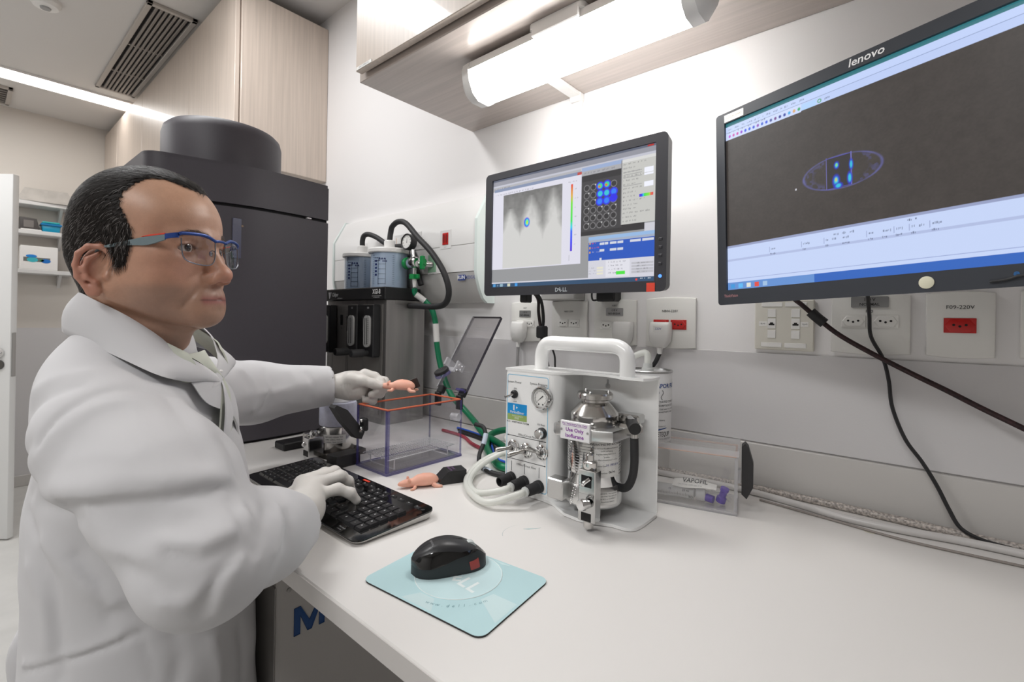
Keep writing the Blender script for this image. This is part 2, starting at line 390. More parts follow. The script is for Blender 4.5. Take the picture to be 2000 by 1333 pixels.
shelf_m = mat('shelf_white', srgb('dad9d8'), .45)
for z, lb in ((1.885, 'white wall shelf carrying the paper box, topmost of three'), (1.68, 'white wall shelf carrying the blue box, middle of three'), (1.405, 'white wall shelf carrying the white carton, lowest of three')):
    s = thing('wall_shelf', lb, 'shelf', (-4.898, -.83, z), 0, 'wall shelves behind the man')
    MB().box(0, .17, -.30, .235, -.028, 0, .003).build('board', shelf_m, s)
    for y in (-.2, .17): MB().prism([(0, 0), (.13, 0), (0, -.09)], -.008, .008, basis((0, y, -.028), (1, 0, 0), (0, 0, 1))).build('bracket', shelf_m, s)
t = thing('paper_box', 'grey box with a dark slot on the topmost shelf', 'box', (-4.79, -.74, 1.885), R(-4))
MB().prism([(-.15, 0), (.15, 0), (.11, .088), (-.11, .088)], -.07, .07, basis((0, 0, 0), (0, 1, 0), (0, 0, 1))).build('body', mat('wrapped_grey', srgb('bdb8b2'), .6, noise=(18, .12)), t)
MB().box(-.02, .02, -.11, .09, .088, .094, .002).build('slot', mat('slot_brown', srgb('3b2a26'), .7), t)
t = thing('dark_device', 'small dark grey device leaning back on the middle shelf', 'device', (-4.79, -.825, 1.68), R(0))
MB().prism([(-.05, 0), (.055, 0), (.035, .085), (-.05, .09)], -.04, .04, basis((0, 0, 0), (0, 1, 0), (0, 0, 1)), .006).build('body', mat('device_grey', srgb('4b4746'), .5), t)
MB().box(.041, .043, -.03, .02, .02, .07).build('display', mat('device_face', srgb('77726f'), .4), t)
MB().box(-.02, .055, -.045, .06, 0, .008, .003).build('base', white_pl, t)
t = thing('blue_tub', 'translucent blue plastic tub with a lid on the middle shelf', 'tub', (-4.79, -.715, 1.68))
tub = mat('tub_blue', srgb('1793b8'), .25)
MB().prism([(-.045, 0), (.045, 0), (.05, .05), (-.05, .05)], -.04, .04, basis((0, 0, 0), (0, 1, 0), (0, 0, 1)), .006).build('body', tub, t)
MB().box(-.05, .05, -.056, .056, .045, .06, .004).build('lid', mat('tub_lid', srgb('0a76b0'), .3), t)
MB().box(-.04, .04, -.048, .048, .06, .075, .006).build('lid_top', mat('tub_top', srgb('3fb0b0'), .25), t)
t = thing('white_carton', 'white carton printed with blue shapes on the lowest shelf', 'carton', (-4.79, -.775, 1.405))
MB().box(-.06, .06, -.095, .095, 0, .165, .002).build('box', white_paint, t)
pr = MB(); pr.box(.0602, .0606, -.08, .055, .055, .085); pr.build('grey_print', mat('print_grey', srgb('6f716d'), .6), t)
for nm, c, y, z, a, b in (('blue_print', '1684d6', -.04, .093, .028, .011), ('teal_print', '3bb3bf', -.035, .068, .028, .017), ('blue_print', '1173c8', .033, .063, .025, .015), ('green_print', '3c8a4a', .012, .066, .012, .008)):
    MB().lathe([(0, 0), (1, 0), (1, .0004), (0, .0004)], (0, 0, 0), (0, 0, 1), 16).build(nm, mat('print_' + c, srgb(c), .6), t, loc=(.0607, y, z)).matrix_local = basis((.0607, y, z), (0, a, 0), (0, 0, b)) @ Matrix.Diagonal((a, b, 1, 1))

# ================================================================ bench
t = thing('workbench', 'long pale grey laminate bench top along the back wall', 'worktop', (0, 0, .75))
MB().box(-2.6, 1.85, -.836, -.0125, -.029, 0, .0018).build('slab', counter_m, t)
MB().box(-2.6, 1.85, -.8375, -.836, -.0275, -.0015).build('edge_band', mat('edge_band', srgb('cbc7c4'), .45), t)
st = MB().prism([(-.514, -.513), (-.502, -.500), (-.494, -.489), (-.499, -.497), (-.506, -.508)], .0001, .0003); o = st.build('stain', mat('stain_teal', srgb('8fc0c4'), .5), t); o['label'] = 'small pale teal stain'
pts = [(-.512 - .028 * math.sin(a) + .004, -.528 + .034 * math.cos(a)) for a in np.linspace(.5, 2.6, 14)]
sc = MB()
for (a, b), (c, d) in zip(pts, pts[1:]): sc.raw([(a, b, .0002), (c, d, .0002), (c + .0006, d + .0006, .0002), (a + .0006, b + .0006, .0002)], [(0, 1, 2, 3)])
sc.build('scratch', mat('scratch_grey', srgb('bcc3c3'), .5), t)
MB().lathe([(0, .0001), (.009, .0001), (.009, .0004), (0, .0004)], n=20).build('cover_disc', mat('disc_beige', srgb('d3cfc2'), .5), t, loc=(-.062, -.108, 0))
t = thing('under_bench_cabinet', 'grey cabinet with a dark blue letter M standing under the bench', 'cabinet', (-1.05, -.47, -.15))
enc = mat('enclosure_grey', srgb('b3afac'), .5)
MB().box(-.20, .20, -.31, .31, 0, .80, .006).build('body', enc, t)
MB().box(-.19, .196, -.3125, -.31, .02, .78, .002).build('front_door', mat('enclosure_dark', srgb('8f8b88'), .5), t)
mq = [(-.029, -.025), (-.029, .025), (-.017, .025), (.0, -.006), (.017, .025), (.029, .025), (.029, -.025), (.0185, -.025), (.0185, .008), (.004, -.0248), (-.004, -.0248), (-.0175, .008), (-.0175, -.025)]
o = MB().prism([(a, b) for a, b in mq], 0, .0004, basis((.2001, -.251, .7065), (0, 1, 0), (0, 0, 1)), .0015).build('lettering', mat('letter_blue', srgb('12437c'), .5), t); o['label'] = 'dark blue letter M'
MB().lathe([(0, 0), (.004, 0), (.004, .002), (0, .003)], (.20, -.29, .77), (1, 0, 0), 10).build('screw', steel, t)
t = thing('bench_leg_panel', 'grey end panel holding up the right end of the bench', 'panel', (1.6, 0, -.15))
MB().box(-.02, .02, -.74, -.05, 0, .868, .003).build('panel', mat('panel_grey', srgb('8f8a86'), .6), t)  # one even grey over the whole panel
# ================================================================ wall plates and plugs (each on the back wall, y = 0)
UX, UZ = (1, 0, 0), (0, 0, 1)
hole_m = mat('socket_hole', srgb('1c1a1a'), .8)
def hexpts(w, h): return [(-w, 0), (-w * .62, -h), (w * .62, -h), (w, 0), (w * .62, h), (-w * .62, h)]
def socket(parent, x, y, z, m, w=.0165, h=.0095):
    s = MB().box(x - w - .001, x + w + .001, y - .0012, y, z - h - .0015, z + h + .0015, .0005).build('socket', m, parent)
    rm = MB(); P = hexpts(w, h); Q = hexpts(w * .9, h * .84); n = 6
    vs = [(x + a, y - .0013, z + b) for a, b in P] + [(x + a, y - .0024, z + b) for a, b in Q]
    rm.raw(vs, [(k, (k + 1) % n, n + (k + 1) % n, n + k) for k in range(n)] + [tuple(range(n, 2 * n))]).build('socket_rim', m, s)
    hm = MB()
    for dx, dz in ((-.008, .001), (0, -.0015), (.008, .001)): hm.lathe([(0, 0), (.0021, 0), (.0021, .0003), (0, .0003)], (x + dx, y - .0024, z + dz), (0, -1, 0), 10)
    hm.build('pin_holes', hole_m, s)
def plate(label, x0, x1, z0, z1, d=.009, g='wall plates above the bench'):
    t = thing('wall_plate', label, 'socket plate', ((x0 + x1) / 2, 0, (z0 + z1) / 2), 0, g); w, h = (x1 - x0) / 2, (z1 - z0) / 2
    pts = []
    for k in range(9): u = -1 + k / 4; pts.append((w * u, -h - .0035 * (1 - u * u)))
    for k in range(9): u = 1 - k / 4; pts.append((w * u, h + .0035 * (1 - u * u)))
    MB().prism(pts, .0, d, basis((0, 0, 0), (1, 0, 0), (0, 0, 1)), .004).build('cover', socket_m, t, ang=40)
    return t, w, h
F = -.0095
def badge(t, a, b, z, lines, w=.026):
    bd = MB().prism(rrect(-w, w, -.0105, .0105, .002), 0, .0015, basis((0, F + .0005, z), UX, UZ)).build('metal_badge', mat('badge_silver', srgb('9c9c9c'), .35, .6), t); bd['label'] = 'silver engraved badge'
    for k, l in enumerate(lines): text(l, .0075, (0, F - .0013, z + .0045 - .009 * k), UX, UZ, dark_txt, t, bold=.02)
t, w, h = plate('white socket plate with a plug, furthest left of the row of wall plates', -.985, -.868, 1.047, 1.163)
text('NB07', .006, (-.0, F, .042), UX, UZ, dark_txt, t); badge(t, 0, 0, .024, ('110 V', 'NO-BREAK'), .022)
socket(t, -.019, F, -.006, socket_m); socket(t, .019, F, -.006, socket_m)
t, w, h = plate('white socket plate with two free sockets beneath the smaller monitor', -.826, -.705, 1.054, 1.165)
text('NB03-220V', .0065, (.0, F, .027), UX, UZ, dark_txt, t)
socket(t, -.019, F, -.006, socket_m); socket(t, .019, F, -.006, socket_m)
t, w, h = plate('white socket plate with a silver badge and one white plug behind the handle', -.682, -.557, 1.049, 1.166)
text('NB07', .007, (0, F, .045), UX, UZ, dark_txt, t); badge(t, 0, 0, .028, ('110 V', 'NO-BREAK'), .025)
socket(t, -.024, F, -.008, socket_m); socket(t, .02, F, -.008, socket_m)
t, w, h = plate('white plate lettered NB04-220V with a red socket and a white plug', -.531, -.405, 1.049, 1.169)
text('NB04-220V', .0085, (.0, F, .029), UX, UZ, dark_txt, t)
socket(t, -.022, F, -.004, red_pl, .0185, .0105); socket(t, .022, F, -.004, red_pl, .0185, .0105)
# network plate
t = thing('network_plate', 'cream network plate with two data jacks left of the crossing cables', 'network plate', (-.2205, 0, 1.107), 0, 'wall plates above the bench')
MB().box(-.056, .056, -.008, 0, -.052, .055, .002).build('cover', mat('cream_plastic', srgb('dcd9cf'), .45), t)
for sx in (-1, 1):
    x = sx * .0225
    for z in (.027, -.018): MB().box(x - .008, x + .008, -.0092, -.008, z - .0085, z + .0085, .0005).build('blank_insert', white_pl, t)
    j = MB().box(x - .008, x + .008, -.0092, -.008, -.006, .0155, .0005).build('data_jack', white_pl, t)
    MB().prism([(-.0055, -.003), (.0055, -.003), (.0055, .0005), (.003, .0005), (.003, .003), (-.003, .003), (-.003, .0005), (-.0055, .0005)], 0, .0003, basis((x, -.0092, .004), UX, UZ)).build('jack_opening', hole_m, j)
    o = MB().box(x + sx * .009 - .002 * (sx < 0) - (.014 if sx < 0 else 0), x + sx * .009 + (.014 if sx > 0 else 0), -.0084, -.008, -.001, .009).build('label_strip', label_m, t)
    text('RJ-45', .0042, (x + sx * .017, -.0086, .004), UX, UZ, dark_txt, t)
    MB().box(x - .02, x + .02, -.0092, -.008, -.046, -.036, .0008).build('name_slot', white_pl, t)
    MB().box(x - .02, x + .02, -.0092, -.008, .041, .050, .0008).build('name_slot', white_pl, t)
t, w, h = plate('white plate with a silver badge and two sockets behind the crossing cables', -.136, -.013, 1.058, 1.168)
badge(t, 0, 0, .043, ('110 V', 'NORMAL'), .029); text('F10', .008, (0, F, .025), UX, UZ, dark_txt, t)
socket(t, -.025, F, .006, socket_m, .0185, .0105); socket(t, .025, F, .006, socket_m, .0185, .0105)
t, w, h = plate('white plate lettered F09-220V with a single red socket', .008, .0975, 1.059, 1.170)
text('F09-220V', .0095, (0, F, .031), UX, UZ, dark_txt, t); socket(t, 0, F, -.001, red_pl, .020, .0115)
t, w, h = plate('white wall plate at the right edge of the photograph', .126, .216, 1.061, 1.172)
socket(t, 0, F, 0, socket_m, .020, .0115)

# white plugs with their cords
def plug(label, x, z, cord, cm, r, y=-.012):
    t = thing('power_plug', label, 'plug', (x, y, z), 0, 'white plugs in the wall plates')
    rows = []
    for zz, ww, d0 in ((.027, .0255, .016), (.02, .0265, .021), (.0, .0265, .024), (-.02, .024, .0235), (-.033, .015, .018), (-.038, .008, .012)):
        rows.append([(a, b, zz) for a, b in ((-ww, 0), (-ww, -d0 * .7), (-ww * .8, -d0), (ww * .8, -d0), (ww, -d0 * .7), (ww, 0), (0, .0))])
    m = MB(); vs = [p for r_ in rows for p in r_]; n = 7
    m.raw(vs, [(i * n + k, i * n + (k + 1) % n, (i + 1) * n + (k + 1) % n, (i + 1) * n + k) for i in range(5) for k in range(n)] + [tuple(range(n)), tuple(range(5 * n, 6 * n))[::-1]])
    m.build('body', white_pl, t, ang=60)
    MB().cyl((0, -.010, -.036), (0, -.010, -.052), .0075, .006, 12).build('strain_relief', white_pl, t)
    MB().tube([(0, -.010, -.050)] + cord, r, 10).build('cord', cm, t)
    return t
cord_grey = mat('cord_grey', srgb('9c9b9b'), .5)
plug('white plug with a grey cord beside the open acrylic lid', -.942, 1.078, [(-.001, -.012, -.12), (-.006, -.012, -.2), (-.012, -.010, -.27), (-.008, -.014, -.314)], cord_grey, .0048)
plug('white plug in the plate with the silver badge', -.589, 1.083, [(.001, -.014, -.085), (.003, -.02, -.12), (.004, -.02, -.22), (.004, -.018, -.3185)], mat('cord_pale', srgb('c9c8c6'), .5), .0052)
p = plug('white plug marked 220V in the plate with red sockets', -.487, 1.084, [(-.010, -.014, -.075), (-.03, -.014, -.10), (-.055, -.016, -.14), (-.07, -.016, -.22), (-.07, -.02, -.318)], black_rub, .0055)
MB().box(-.012, .014, -.0243, -.0238, .003, .017).build('sticker', label_m, p); text('220V', .008, (.001, -.0245, .010), UX, UZ, mat('ink_blue', srgb('3a4a9a'), .6), p)
# junction boxes under the smaller monitor
t = thing('junction_box', 'grey cable box on the wall under the smaller monitor', 'junction box', (-.775, 0, 1.168))
MB().box(-.058, .058, -.055, -.0005, 0, .075, .003).build('box', mat('box_grey', srgb('b9b8b6'), .45), t); MB().lathe([(0, 0), (.003, 0), (.003, .001), (0, .001)], (-.02, -.055, .02), (0, -1, 0), 10).build('screw', dark_txt, t)
t = thing('black_adapter', 'small black adapter on the wall under the smaller monitor', 'adapter', (-.632, 0, 1.163))
MB().box(-.028, .028, -.04, -.0005, 0, .06, .004).build('body', black_pl, t)
MB().tube([(-.03, -.03, .04), (-.042, -.035, .025), (-.04, -.035, .005), (-.026, -.034, 0.004)], .0025, 8).build('strap', black_rub, t)

# ================================================================ medical gas rail
rail_w = mat('rail_white', srgb('e4e3e2'), .3); rail_g = mat('rail_grey', srgb('c9c7c5'), .35); rail_end = mat('rail_end_mint', srgb('dfe9e6'), .3)
t = thing('medical_rail', 'long white medical gas rail on the wall behind the blue canisters', 'wall rail', (-1.5, 0, 1.165))
def ext(sec, x0, x1, m, nm, ang=30):
    n = len(sec); vs = [(x0, y, z) for y, z in sec] + [(x1, y, z) for y, z in sec]
    return MB().raw(vs, [(k, (k + 1) % n, n + (k + 1) % n, n + k) for k in range(n)] + [tuple(range(n))[::-1], tuple(range(n, 2 * n))]).build(nm, m, t, ang=ang)
low = [(-.0005, 0), (-.03, 0), (-.046, .012), (-.06, .035), (-.072, .065), (-.08, .098), (-.0005, .098)]
mid = [(-.0005, .0995), (-.0815, .0995), (-.0815, .187), (-.0005, .187)]
upp = [(-.0005, .1885), (-.0815, .1885), (-.0815, .263), (-.03, .356), (-.0005, .36)]
ext(low, -.44, .424, rail_g, 'lower_cover'); ext(mid, -.44, .424, rail_w, 'middle_channel'); ext(upp, -.44, .424, rail_w, 'upper_cover')
endp = [(-.0005, -.002), (-.034, -.002), (-.052, .012), (-.068, .04), (-.081, .075), (-.086, .1), (-.086, .265), (-.032, .362), (-.0005, .362)]
ext(endp, .424, .436, rail_end, 'end_cap', 20); ext(endp, -.452, -.44, rail_end, 'end_cap', 20)
def onrail(x, z, w, h, m, nm, d=.002, par=None):
    return MB().box(x - w, x + w, -.0815 - d, -.0815, z - h, z + h, .0006).build(nm, m, par or t)
wx = 1.5
for x in (-1.218, -1.715): 
    o = onrail(x + wx, .212, .028, .032, rail_w, 'cover_plate', .001); MB().box(x + wx - .0145, x + wx + .0145, -.0845, -.0825, .194, .234, .001).build('red_socket', red_pl, o)
    sl = MB()
    for dx in (-.007, .007): sl.prism([(a * .5, b) for a, b in ((-.009, -.011), (0, -.016), (.009, -.011), (.009, .011), (0, .016), (-.009, .011))], 0, .0004, basis((x + wx + dx, -.0845, .214), UX, UZ))
    sl.build('socket_slots', mat('red_dark', srgb('7d1512'), .5), o)
    text('220 V', .005, (x + wx, -.0827, .186), UX, UZ, grey_txt, o)
peach = mat('peach_plastic', srgb('d9b9a2'), .5)
for x in (-1.478, -1.375):
    o = onrail(x + wx, .222, .03, .032, rail_w, 'cover_plate', .001); MB().box(x + wx - .013, x + wx + .013, -.084, -.0825, .203, .243, .001).build('white_socket', white_pl, o)
    MB().box(x + wx - .017, x + wx - .013, -.084, -.0825, .203, .243, .001).build('peach_edge', peach, o)
gas = onrail(-1.285 + wx, .131, .026, .033, rail_w, 'gas_plate', .001)
MB().box(-1.285 + wx - .021, -1.285 + wx + .021, -.0835, -.0825, .104, .165, .001).build('green_panel', mat('gas_green', srgb('8fb79a'), .5), gas)
text('OXIGENIO', .0055, (-1.287 + wx, -.0827, .0985), UX, UZ, dark_txt, gas)
o = MB().box(.345, .378, -.0815, -.0795, .071, .089).build('logo_plate', mat('logo_blue', srgb('23408f'), .5), t)
o['label'] = 'blue logo plate'
tilt = Vector((0, -.22, .975))
text('RUN', .017, (.3615, -.0825, .080), UX, UZ, white_txt, t, bold=.02); text('MEDICAL', .015, (.404, -.0825, .079), UX, UZ, mat('logo_grey', srgb('4b5890'), .5), t, bold=.01, sx=.72)

# oxygen regulator plugged into the rail
t = thing('oxygen_regulator', 'chrome and green oxygen regulator with a round gauge on the medical rail', 'regulator', (-1.31, -.13, 1.30))
MB().cyl((.025, .046, -.004), (.005, .0, -.004), .011, n=14).build('inlet', chrome, t)
MB().lathe([(0, -.020), (.019, -.020), (.0205, -.017), (.0205, .014), (.016, .022), (0, .022)], (-.016, 0, 0), (1, 0, 0), 24).build('valve_body', chrome, t)
MB().lathe([(0, -.016), (.018, -.016), (.0205, -.013), (.0205, .0), (.017, .003), (0, .003)], (-.042, -.002, 0), (1, 0, 0), 20).build('adjusting_knob', green_pl, t)
w_ = MB().lathe([(0, 0), (.013, 0), (.013, .014), (0, .014)], (.018, .008, -.001), (1, .6, 0), 6)
w_.box(.018, .032, -.002, .012, -.024, .022, .002).build('wing_nut', green_pl, t)
MB().cyl((-.02, 0, .018), (-.025, 0, .045), .008, n=12).build('gauge_stem', chrome, t)
gax = Vector((.08, -.99, .05)).normalized(); gc = Vector((-.035, -.005, .072))
g = MB().lathe([(0, -.012), (.026, -.012), (.028, -.009), (.028, .014), (.026, .016), (.0235, .015), (.0235, .0115), (0, .0115)], gc, gax, 32).build('gauge', black_pl, t)
MB().lathe([(0, .0118), (.0233, .0118), (.0233, .0121), (0, .0121)], gc, gax, 32).build('dial', label_m, g)
gx = Vector((0, 0, 1)).cross(gax).normalized(); gy = gax.cross(gx); c0 = gc + gax * .0124
dm = MB()
for k in range(9):
    a = R(225 - 270 * k / 8); d = gx * math.cos(a) + gy * math.sin(a); p = gx * -math.sin(a) + gy * math.cos(a)
    dm.raw([c0 + d * .016 - p * .0008, c0 + d * .021 - p * .0008, c0 + d * .021 + p * .0008, c0 + d * .016 + p * .0008], [(0, 1, 2, 3)])
dm.raw([c0 - gy * .004 - gx * .0015, c0 - gy * .004 + gx * .0015, c0 + gy * .017 + gx * .001], [(0, 1, 2)])
dm.build('dial_marks', dark_txt, g, recalc=False)
MB().cyl((-.012, 0, -.018), (-.012, 0, -.05), .008, n=12).build('outlet', chrome, t)
MB().lathe([(0, 0), (.017, 0), (.017, .016), (0, .016)], (-.012, 0, -.056), (0, 0, 1), 8).box(-.012, .014, -.005, .005, -.055, -.040, .002).build('flow_nut', green_pl, t)
MB().cyl((-.012, 0, -.056), (-.008, 0, -.085), .0075, .006, n=12).build('hose_tail', white_pl, t)

# green oxygen hose
pts = [(-1.3185, -.13, 1.212), (-1.318, -.125, 1.192), (-1.30, -.10, 1.17), (-1.279, -.085, 1.14), (-1.266, -.078, 1.09), (-1.263, -.075, 1.03), (-1.25, -.072, .965), (-1.225, -.07, .905), (-1.185, -.07, .85), (-1.13, -.068, .815), (-1.06, -.09, .79), (-.98, -.13, .772), (-.87, -.17, .763), (-.80, -.21, .761), (-.75, -.24, .7605), (-.72, -.27, .7605), (-.725, -.298, .7605), (-.755, -.305, .7605), (-.80, -.28, .7605), (-.86, -.235, .7605), (-.92, -.18, .762), (-.95, -.12, .775), (-.91, -.075, .785), (-.82, -.07, .782), (-.72, -.09, .777), (-.66, -.13, .77)]
t = thing('oxygen_hose', 'green oxygen hose hanging from the regulator and coiled behind the acrylic chamber', 'hose', (0, 0, 0))
MB().tube(pts, .0095, 12, sub=8).build('hose', green_hose, t)
MB().tube(pts[1:3], .0105, 12, smooth=False).build('collar', white_pl, t)
MB().tube([(-1.2665, -.078, 1.092), (-1.2645, -.0765, 1.06), (-1.263, -.075, 1.03)], .0108, 12).build('printed_sleeve', label_m, t)

# ================================================================ anaesthesia delivery unit (steel cabinet with flow meters)
t = thing('gas_anaesthesia_unit', 'steel gas unit with a black header and black flow meters beside the dark machine', 'gas unit', (-1.35, -.22, .75))
MB().prism([(-.385, 0), (-.02, 0), (-.006, .004), (0, .018), (0, .16), (-.385, .16)], 0, .419, None).build('body', steel, t, ang=25)
MB().box(-.40, .002, -.008, .142, .4195, .463, .003).build('header', black_pl, t)
MB().box(-.001, .0012, .035, .14, .405, .4195).build('side_flange', steel, t)
o = MB().box(-.372, -.02, -.0012, 0, .02, .405).build('front_panel', mat('panel_steel', srgb('b5b2ae'), .42, .85), t)
ln = MB()
for x in (-.345, -.245, -.235, -.137, -.127, -.035):
    ln.box(x - .0007, x + .0007, -.0016, -.0011, .03, .385)
ln.build('panel_lines', mat('line_grey', srgb('565350'), .6), t)
text('XGI-8', .023, (-.048, -.0083, .447), UX, UZ, white_txt, t, bold=.012, sx=.8); MB().box(-.075, -.02, -.0085, -.008, .4325, .4335).build('underline', white_txt, t)
text('Gas Anesthesia System', .0042, (-.048, -.0083, .4285), UX, UZ, white_txt, t, sx=.95)
text('Caliper', .020, (-.318, -.0083, .442), UX, UZ, white_txt, t, bold=.02, sx=.75, shear=.15); text('LifeSciences', .0075, (-.283, -.0083, .4285), UX, UZ, white_txt, t)
lg = MB()
for q in (((-.366, .452), (-.357, .452), (-.355, .430), (-.360, .426)), ((-.353, .452), (-.345, .452), (-.352, .430))): lg.raw([(a, -.0083, b) for a, b in q], [tuple(range(len(q)))])
lg.build('logo_mark', white_txt, t, recalc=False)
tube_m = sheet_glass('clear_flow_tube', (.86, .87, .88), 1.0, .05)
def flowmeter(x):
    f = MB().box(x - .0, x + .062, -.030, -.0015, .226, .404, .003).build('flow_meter', black_pl, t)
    MB().prism(rrect(x + .012, x + .048, .259, .366, .015), 0, .006, basis((0, -.030, 0), UX, UZ)).build('clear_tube', mat('flow_acrylic', srgb('b7b7b5'), .12, .0, coat=1.0, spec=.8), f)
    m = MB()
    for dx in (.022, .033): m.box(x + dx - .0012, x + dx + .0012, -.0372, -.036, .268, .358)
    for k in range(12): m.box(x + .036, x + .042, -.0370, -.036, .272 + k * .007, .273 + k * .007)
    m.build('scale', mat('scale_dark', srgb('3d3d3d'), .4), f)
    MB().lathe([(0, 0), (.008, 0), (.008, .012), (.0125, .014), (.0135, .02), (.0135, .058), (.0115, .062), (0, .062)], (x + .03, -.03, .240), (0, -1, 0), 20).build('flow_knob', black_rub, f)
    m = MB().prism([(-.004, .0), (.005, 0), (.008, .02), (.001, .052), (-.007, .052), (-.004, .02)], 0, .012, basis((x - .010, -.012, .310), UX, UZ)); m.build('lever', black_rub, f)
    text('O2', .008, (x + .03, -.0303, .392), UX, UZ, white_txt, f)
for x in (-.092, -.192, -.375): flowmeter(x)
MB().box(-.286, -.272, -.004, -.0012, .330, .368, .001).build('rocker_switch', black_pl, t)
for x, s in ((-.279, 'ON'), (-.205, 'FLOW'), (-.06, 'FLOW'), (-.30, 'PURGE')): text(s, .006, (x, -.0015, .318 if s == 'ON' else .09), UX, UZ, dark_txt, t)

# scavenging canisters on the unit
can_body = mat('canister_blue', srgb('bccde0'), .12, coat=.6, spec=.6)
def canister(label, x, y, hose):
    t = thing('charcoal_canister', label, 'canister', (x, y, 1.214), 0, 'blue charcoal canisters on the steel gas unit')
    z = .128 if x > -1.5 else .13
    MB().lathe([(0, 0), (.064, 0), (.064, z), (.0, z)], n=40).build('body', can_body, t)
    MB().lathe([(.0655, .001), (.0655, z)], n=40).build('clear_shell', sheet_glass('canister_shell', (.93, .95, .98)) if 'canister_shell' not in MATS else MATS['canister_shell'], t)
    MB().lathe([(0, z - .006), (.071, z - .006), (.073, z - .003), (.073, z + .007), (.07, z + .011), (0, z + .012)], n=40).build('lid', white_pl, t)
    MB().lathe([(.019, z + .011), (.019, z + .040), (.017, z + .043), (0, z + .043)], n=20).build('nozzle', white_pl, t)
    rg = np.random.default_rng(int(-x * 1000)); ink = MB(); blu = MB()
    def patch(mb, a0, a1, z0, z1, rr=.0647):
        n = max(1, int((a1 - a0) / 8)); 
        vs = [(rr * math.cos(R(a0 + (a1 - a0) * k / n)), rr * math.sin(R(a0 + (a1 - a0) * k / n)), zz) for zz in (z0, z1) for k in range(n + 1)]
        mb.raw(vs, [(k, k + 1, n + 2 + k, n + 1 + k) for k in range(n)])
    for base in (-55, -150, 60):
        for k in range(6): patch(ink, base - 14, base + 10, .012 + k * .017, .013 + k * .017)
        patch(ink, base - 15, base - 13.6, .01, .1); patch(ink, base + 9, base + 10, .01, .1)
        for k in range(3):
            patch(blu, base - 12 + k * 8, base - 7 + k * 8, .096, .102); patch(ink, base - 28 + k * 7, base - 23 + k * 7, .101, .1035); patch(ink, base - 30 + k * 8, base - 24 + k * 8, .091, .0935)
            patch(blu, base + k * 5, base + 3.4 + k * 5, .088, .093)
    for k in range(16): patch(ink, -92, -84, .012 + k * .0065, .0128 + k * .0065); patch(ink, -25, -19, .012 + k * .0065, .0128 + k * .0065)
    for k in range(5): patch(blu, -82, -74, .04 + k * .012, .047 + k * .012)
    ink.build('graduations', mat('ink_dark', srgb('3b4258'), .6), t, recalc=False); blu.build('printed_labels', mat('ink_navy', srgb('26366f'), .6), t, recalc=False)
    MB().tube([(0, 0, z + .04)] + hose, .0098, 12, sub=8).build('hose', black_rub, t)
canister('blue graduated canister at the right with a long looping black hose', -1.443, -.148, [(.0, .004, .20), (.01, .004, .222), (.045, .004, .234), (.09, .004, .222), (.17, -.008, .165), (.245, -.012, .11), (.305, -.012, .045), (.325, -.005, -.015), (.305, .0, -.055), (.25, .005, -.066), (.17, .01, -.064), (.096, .02, -.062)])
canister('blue graduated canister at the left with a short black hose bent behind the other', -1.655, -.125, [(0, 0, .195), (.008, .002, .213), (.03, .008, .217), (.07, .016, .203), (.115, .024, .178), (.16, .029, .161), (.21, .0295, .1575), (.255, .0295, .150), (.283, .0295, .120), (.296, .0295, .085), (.310, .030, .05), (.322, .034, .012)])
# ================================================================ dark imaging machine
img_m = mat('machine_charcoal', srgb('3f3b41'), .5, noise=(300, .04)); img_d = mat('machine_gap', srgb('141316'), .8)
t = thing('imaging_machine', 'large charcoal imaging machine with a round drum on top behind the man', 'machine', (-1.43, -.62, .7505))
def plan(front, inset=0):
    P = []
    for k in range(13):
        u = k / 12; y = .232 - .40 * u; x = .0 + .012 * math.sin(math.pi * min(1, u * 1.15)) - .035 * max(0, u - .55) ** 1.5 / .3
        P.append((x - inset, y))
    for k in range(1, 7): a = R(15 * k); P.append((-.075 - .01 + .048 * math.cos(a) - inset, -.168 - .06 * math.sin(a)))
    P += [(-.70, -.235), (-.70, .232)]
    return P
MB().prism(plan(0), .008, .655, None).build('body', img_m, t, ang=25)
MB().prism(plan(0, .012), 0, .008, None).build('foot', img_d, t)
MB().prism(plan(0, .01), .655, .664, None).build('seam', img_d, t)
MB().prism(plan(0), .664, .765, None).build('hood', img_m, t, ang=25)
MB().prism(plan(0, .006), .765, .775, None).build('hood_top', img_m, t, ang=25)
dr = MB().lathe([(.165, .775), (.165, .905), (.160, .925), (.150, .935), (0, .938)], (-.27, .02, 0), n=56); dr.build('drum', img_m, t, ang=40)
pl = MB().box(.004, .0095, -.045, .0, .515, .625, .001, M=Matrix.Translation((-.004, 0, 0))).build('window_plate', mat('plate_blue_grey', srgb('46465a'), .35), t)
MB().lathe([(0, 0), (.003, 0), (.003, .001), (0, .001)], (.0057, -.021, .605), (1, 0, 0), 10).build('screw', mat('bronze', srgb('75604a'), .5), t)
MB().box(-.004, .010, .16, .173, .657, .661, .0005).build('latch', mat('latch_pale', srgb('cfc9cc'), .4), t)
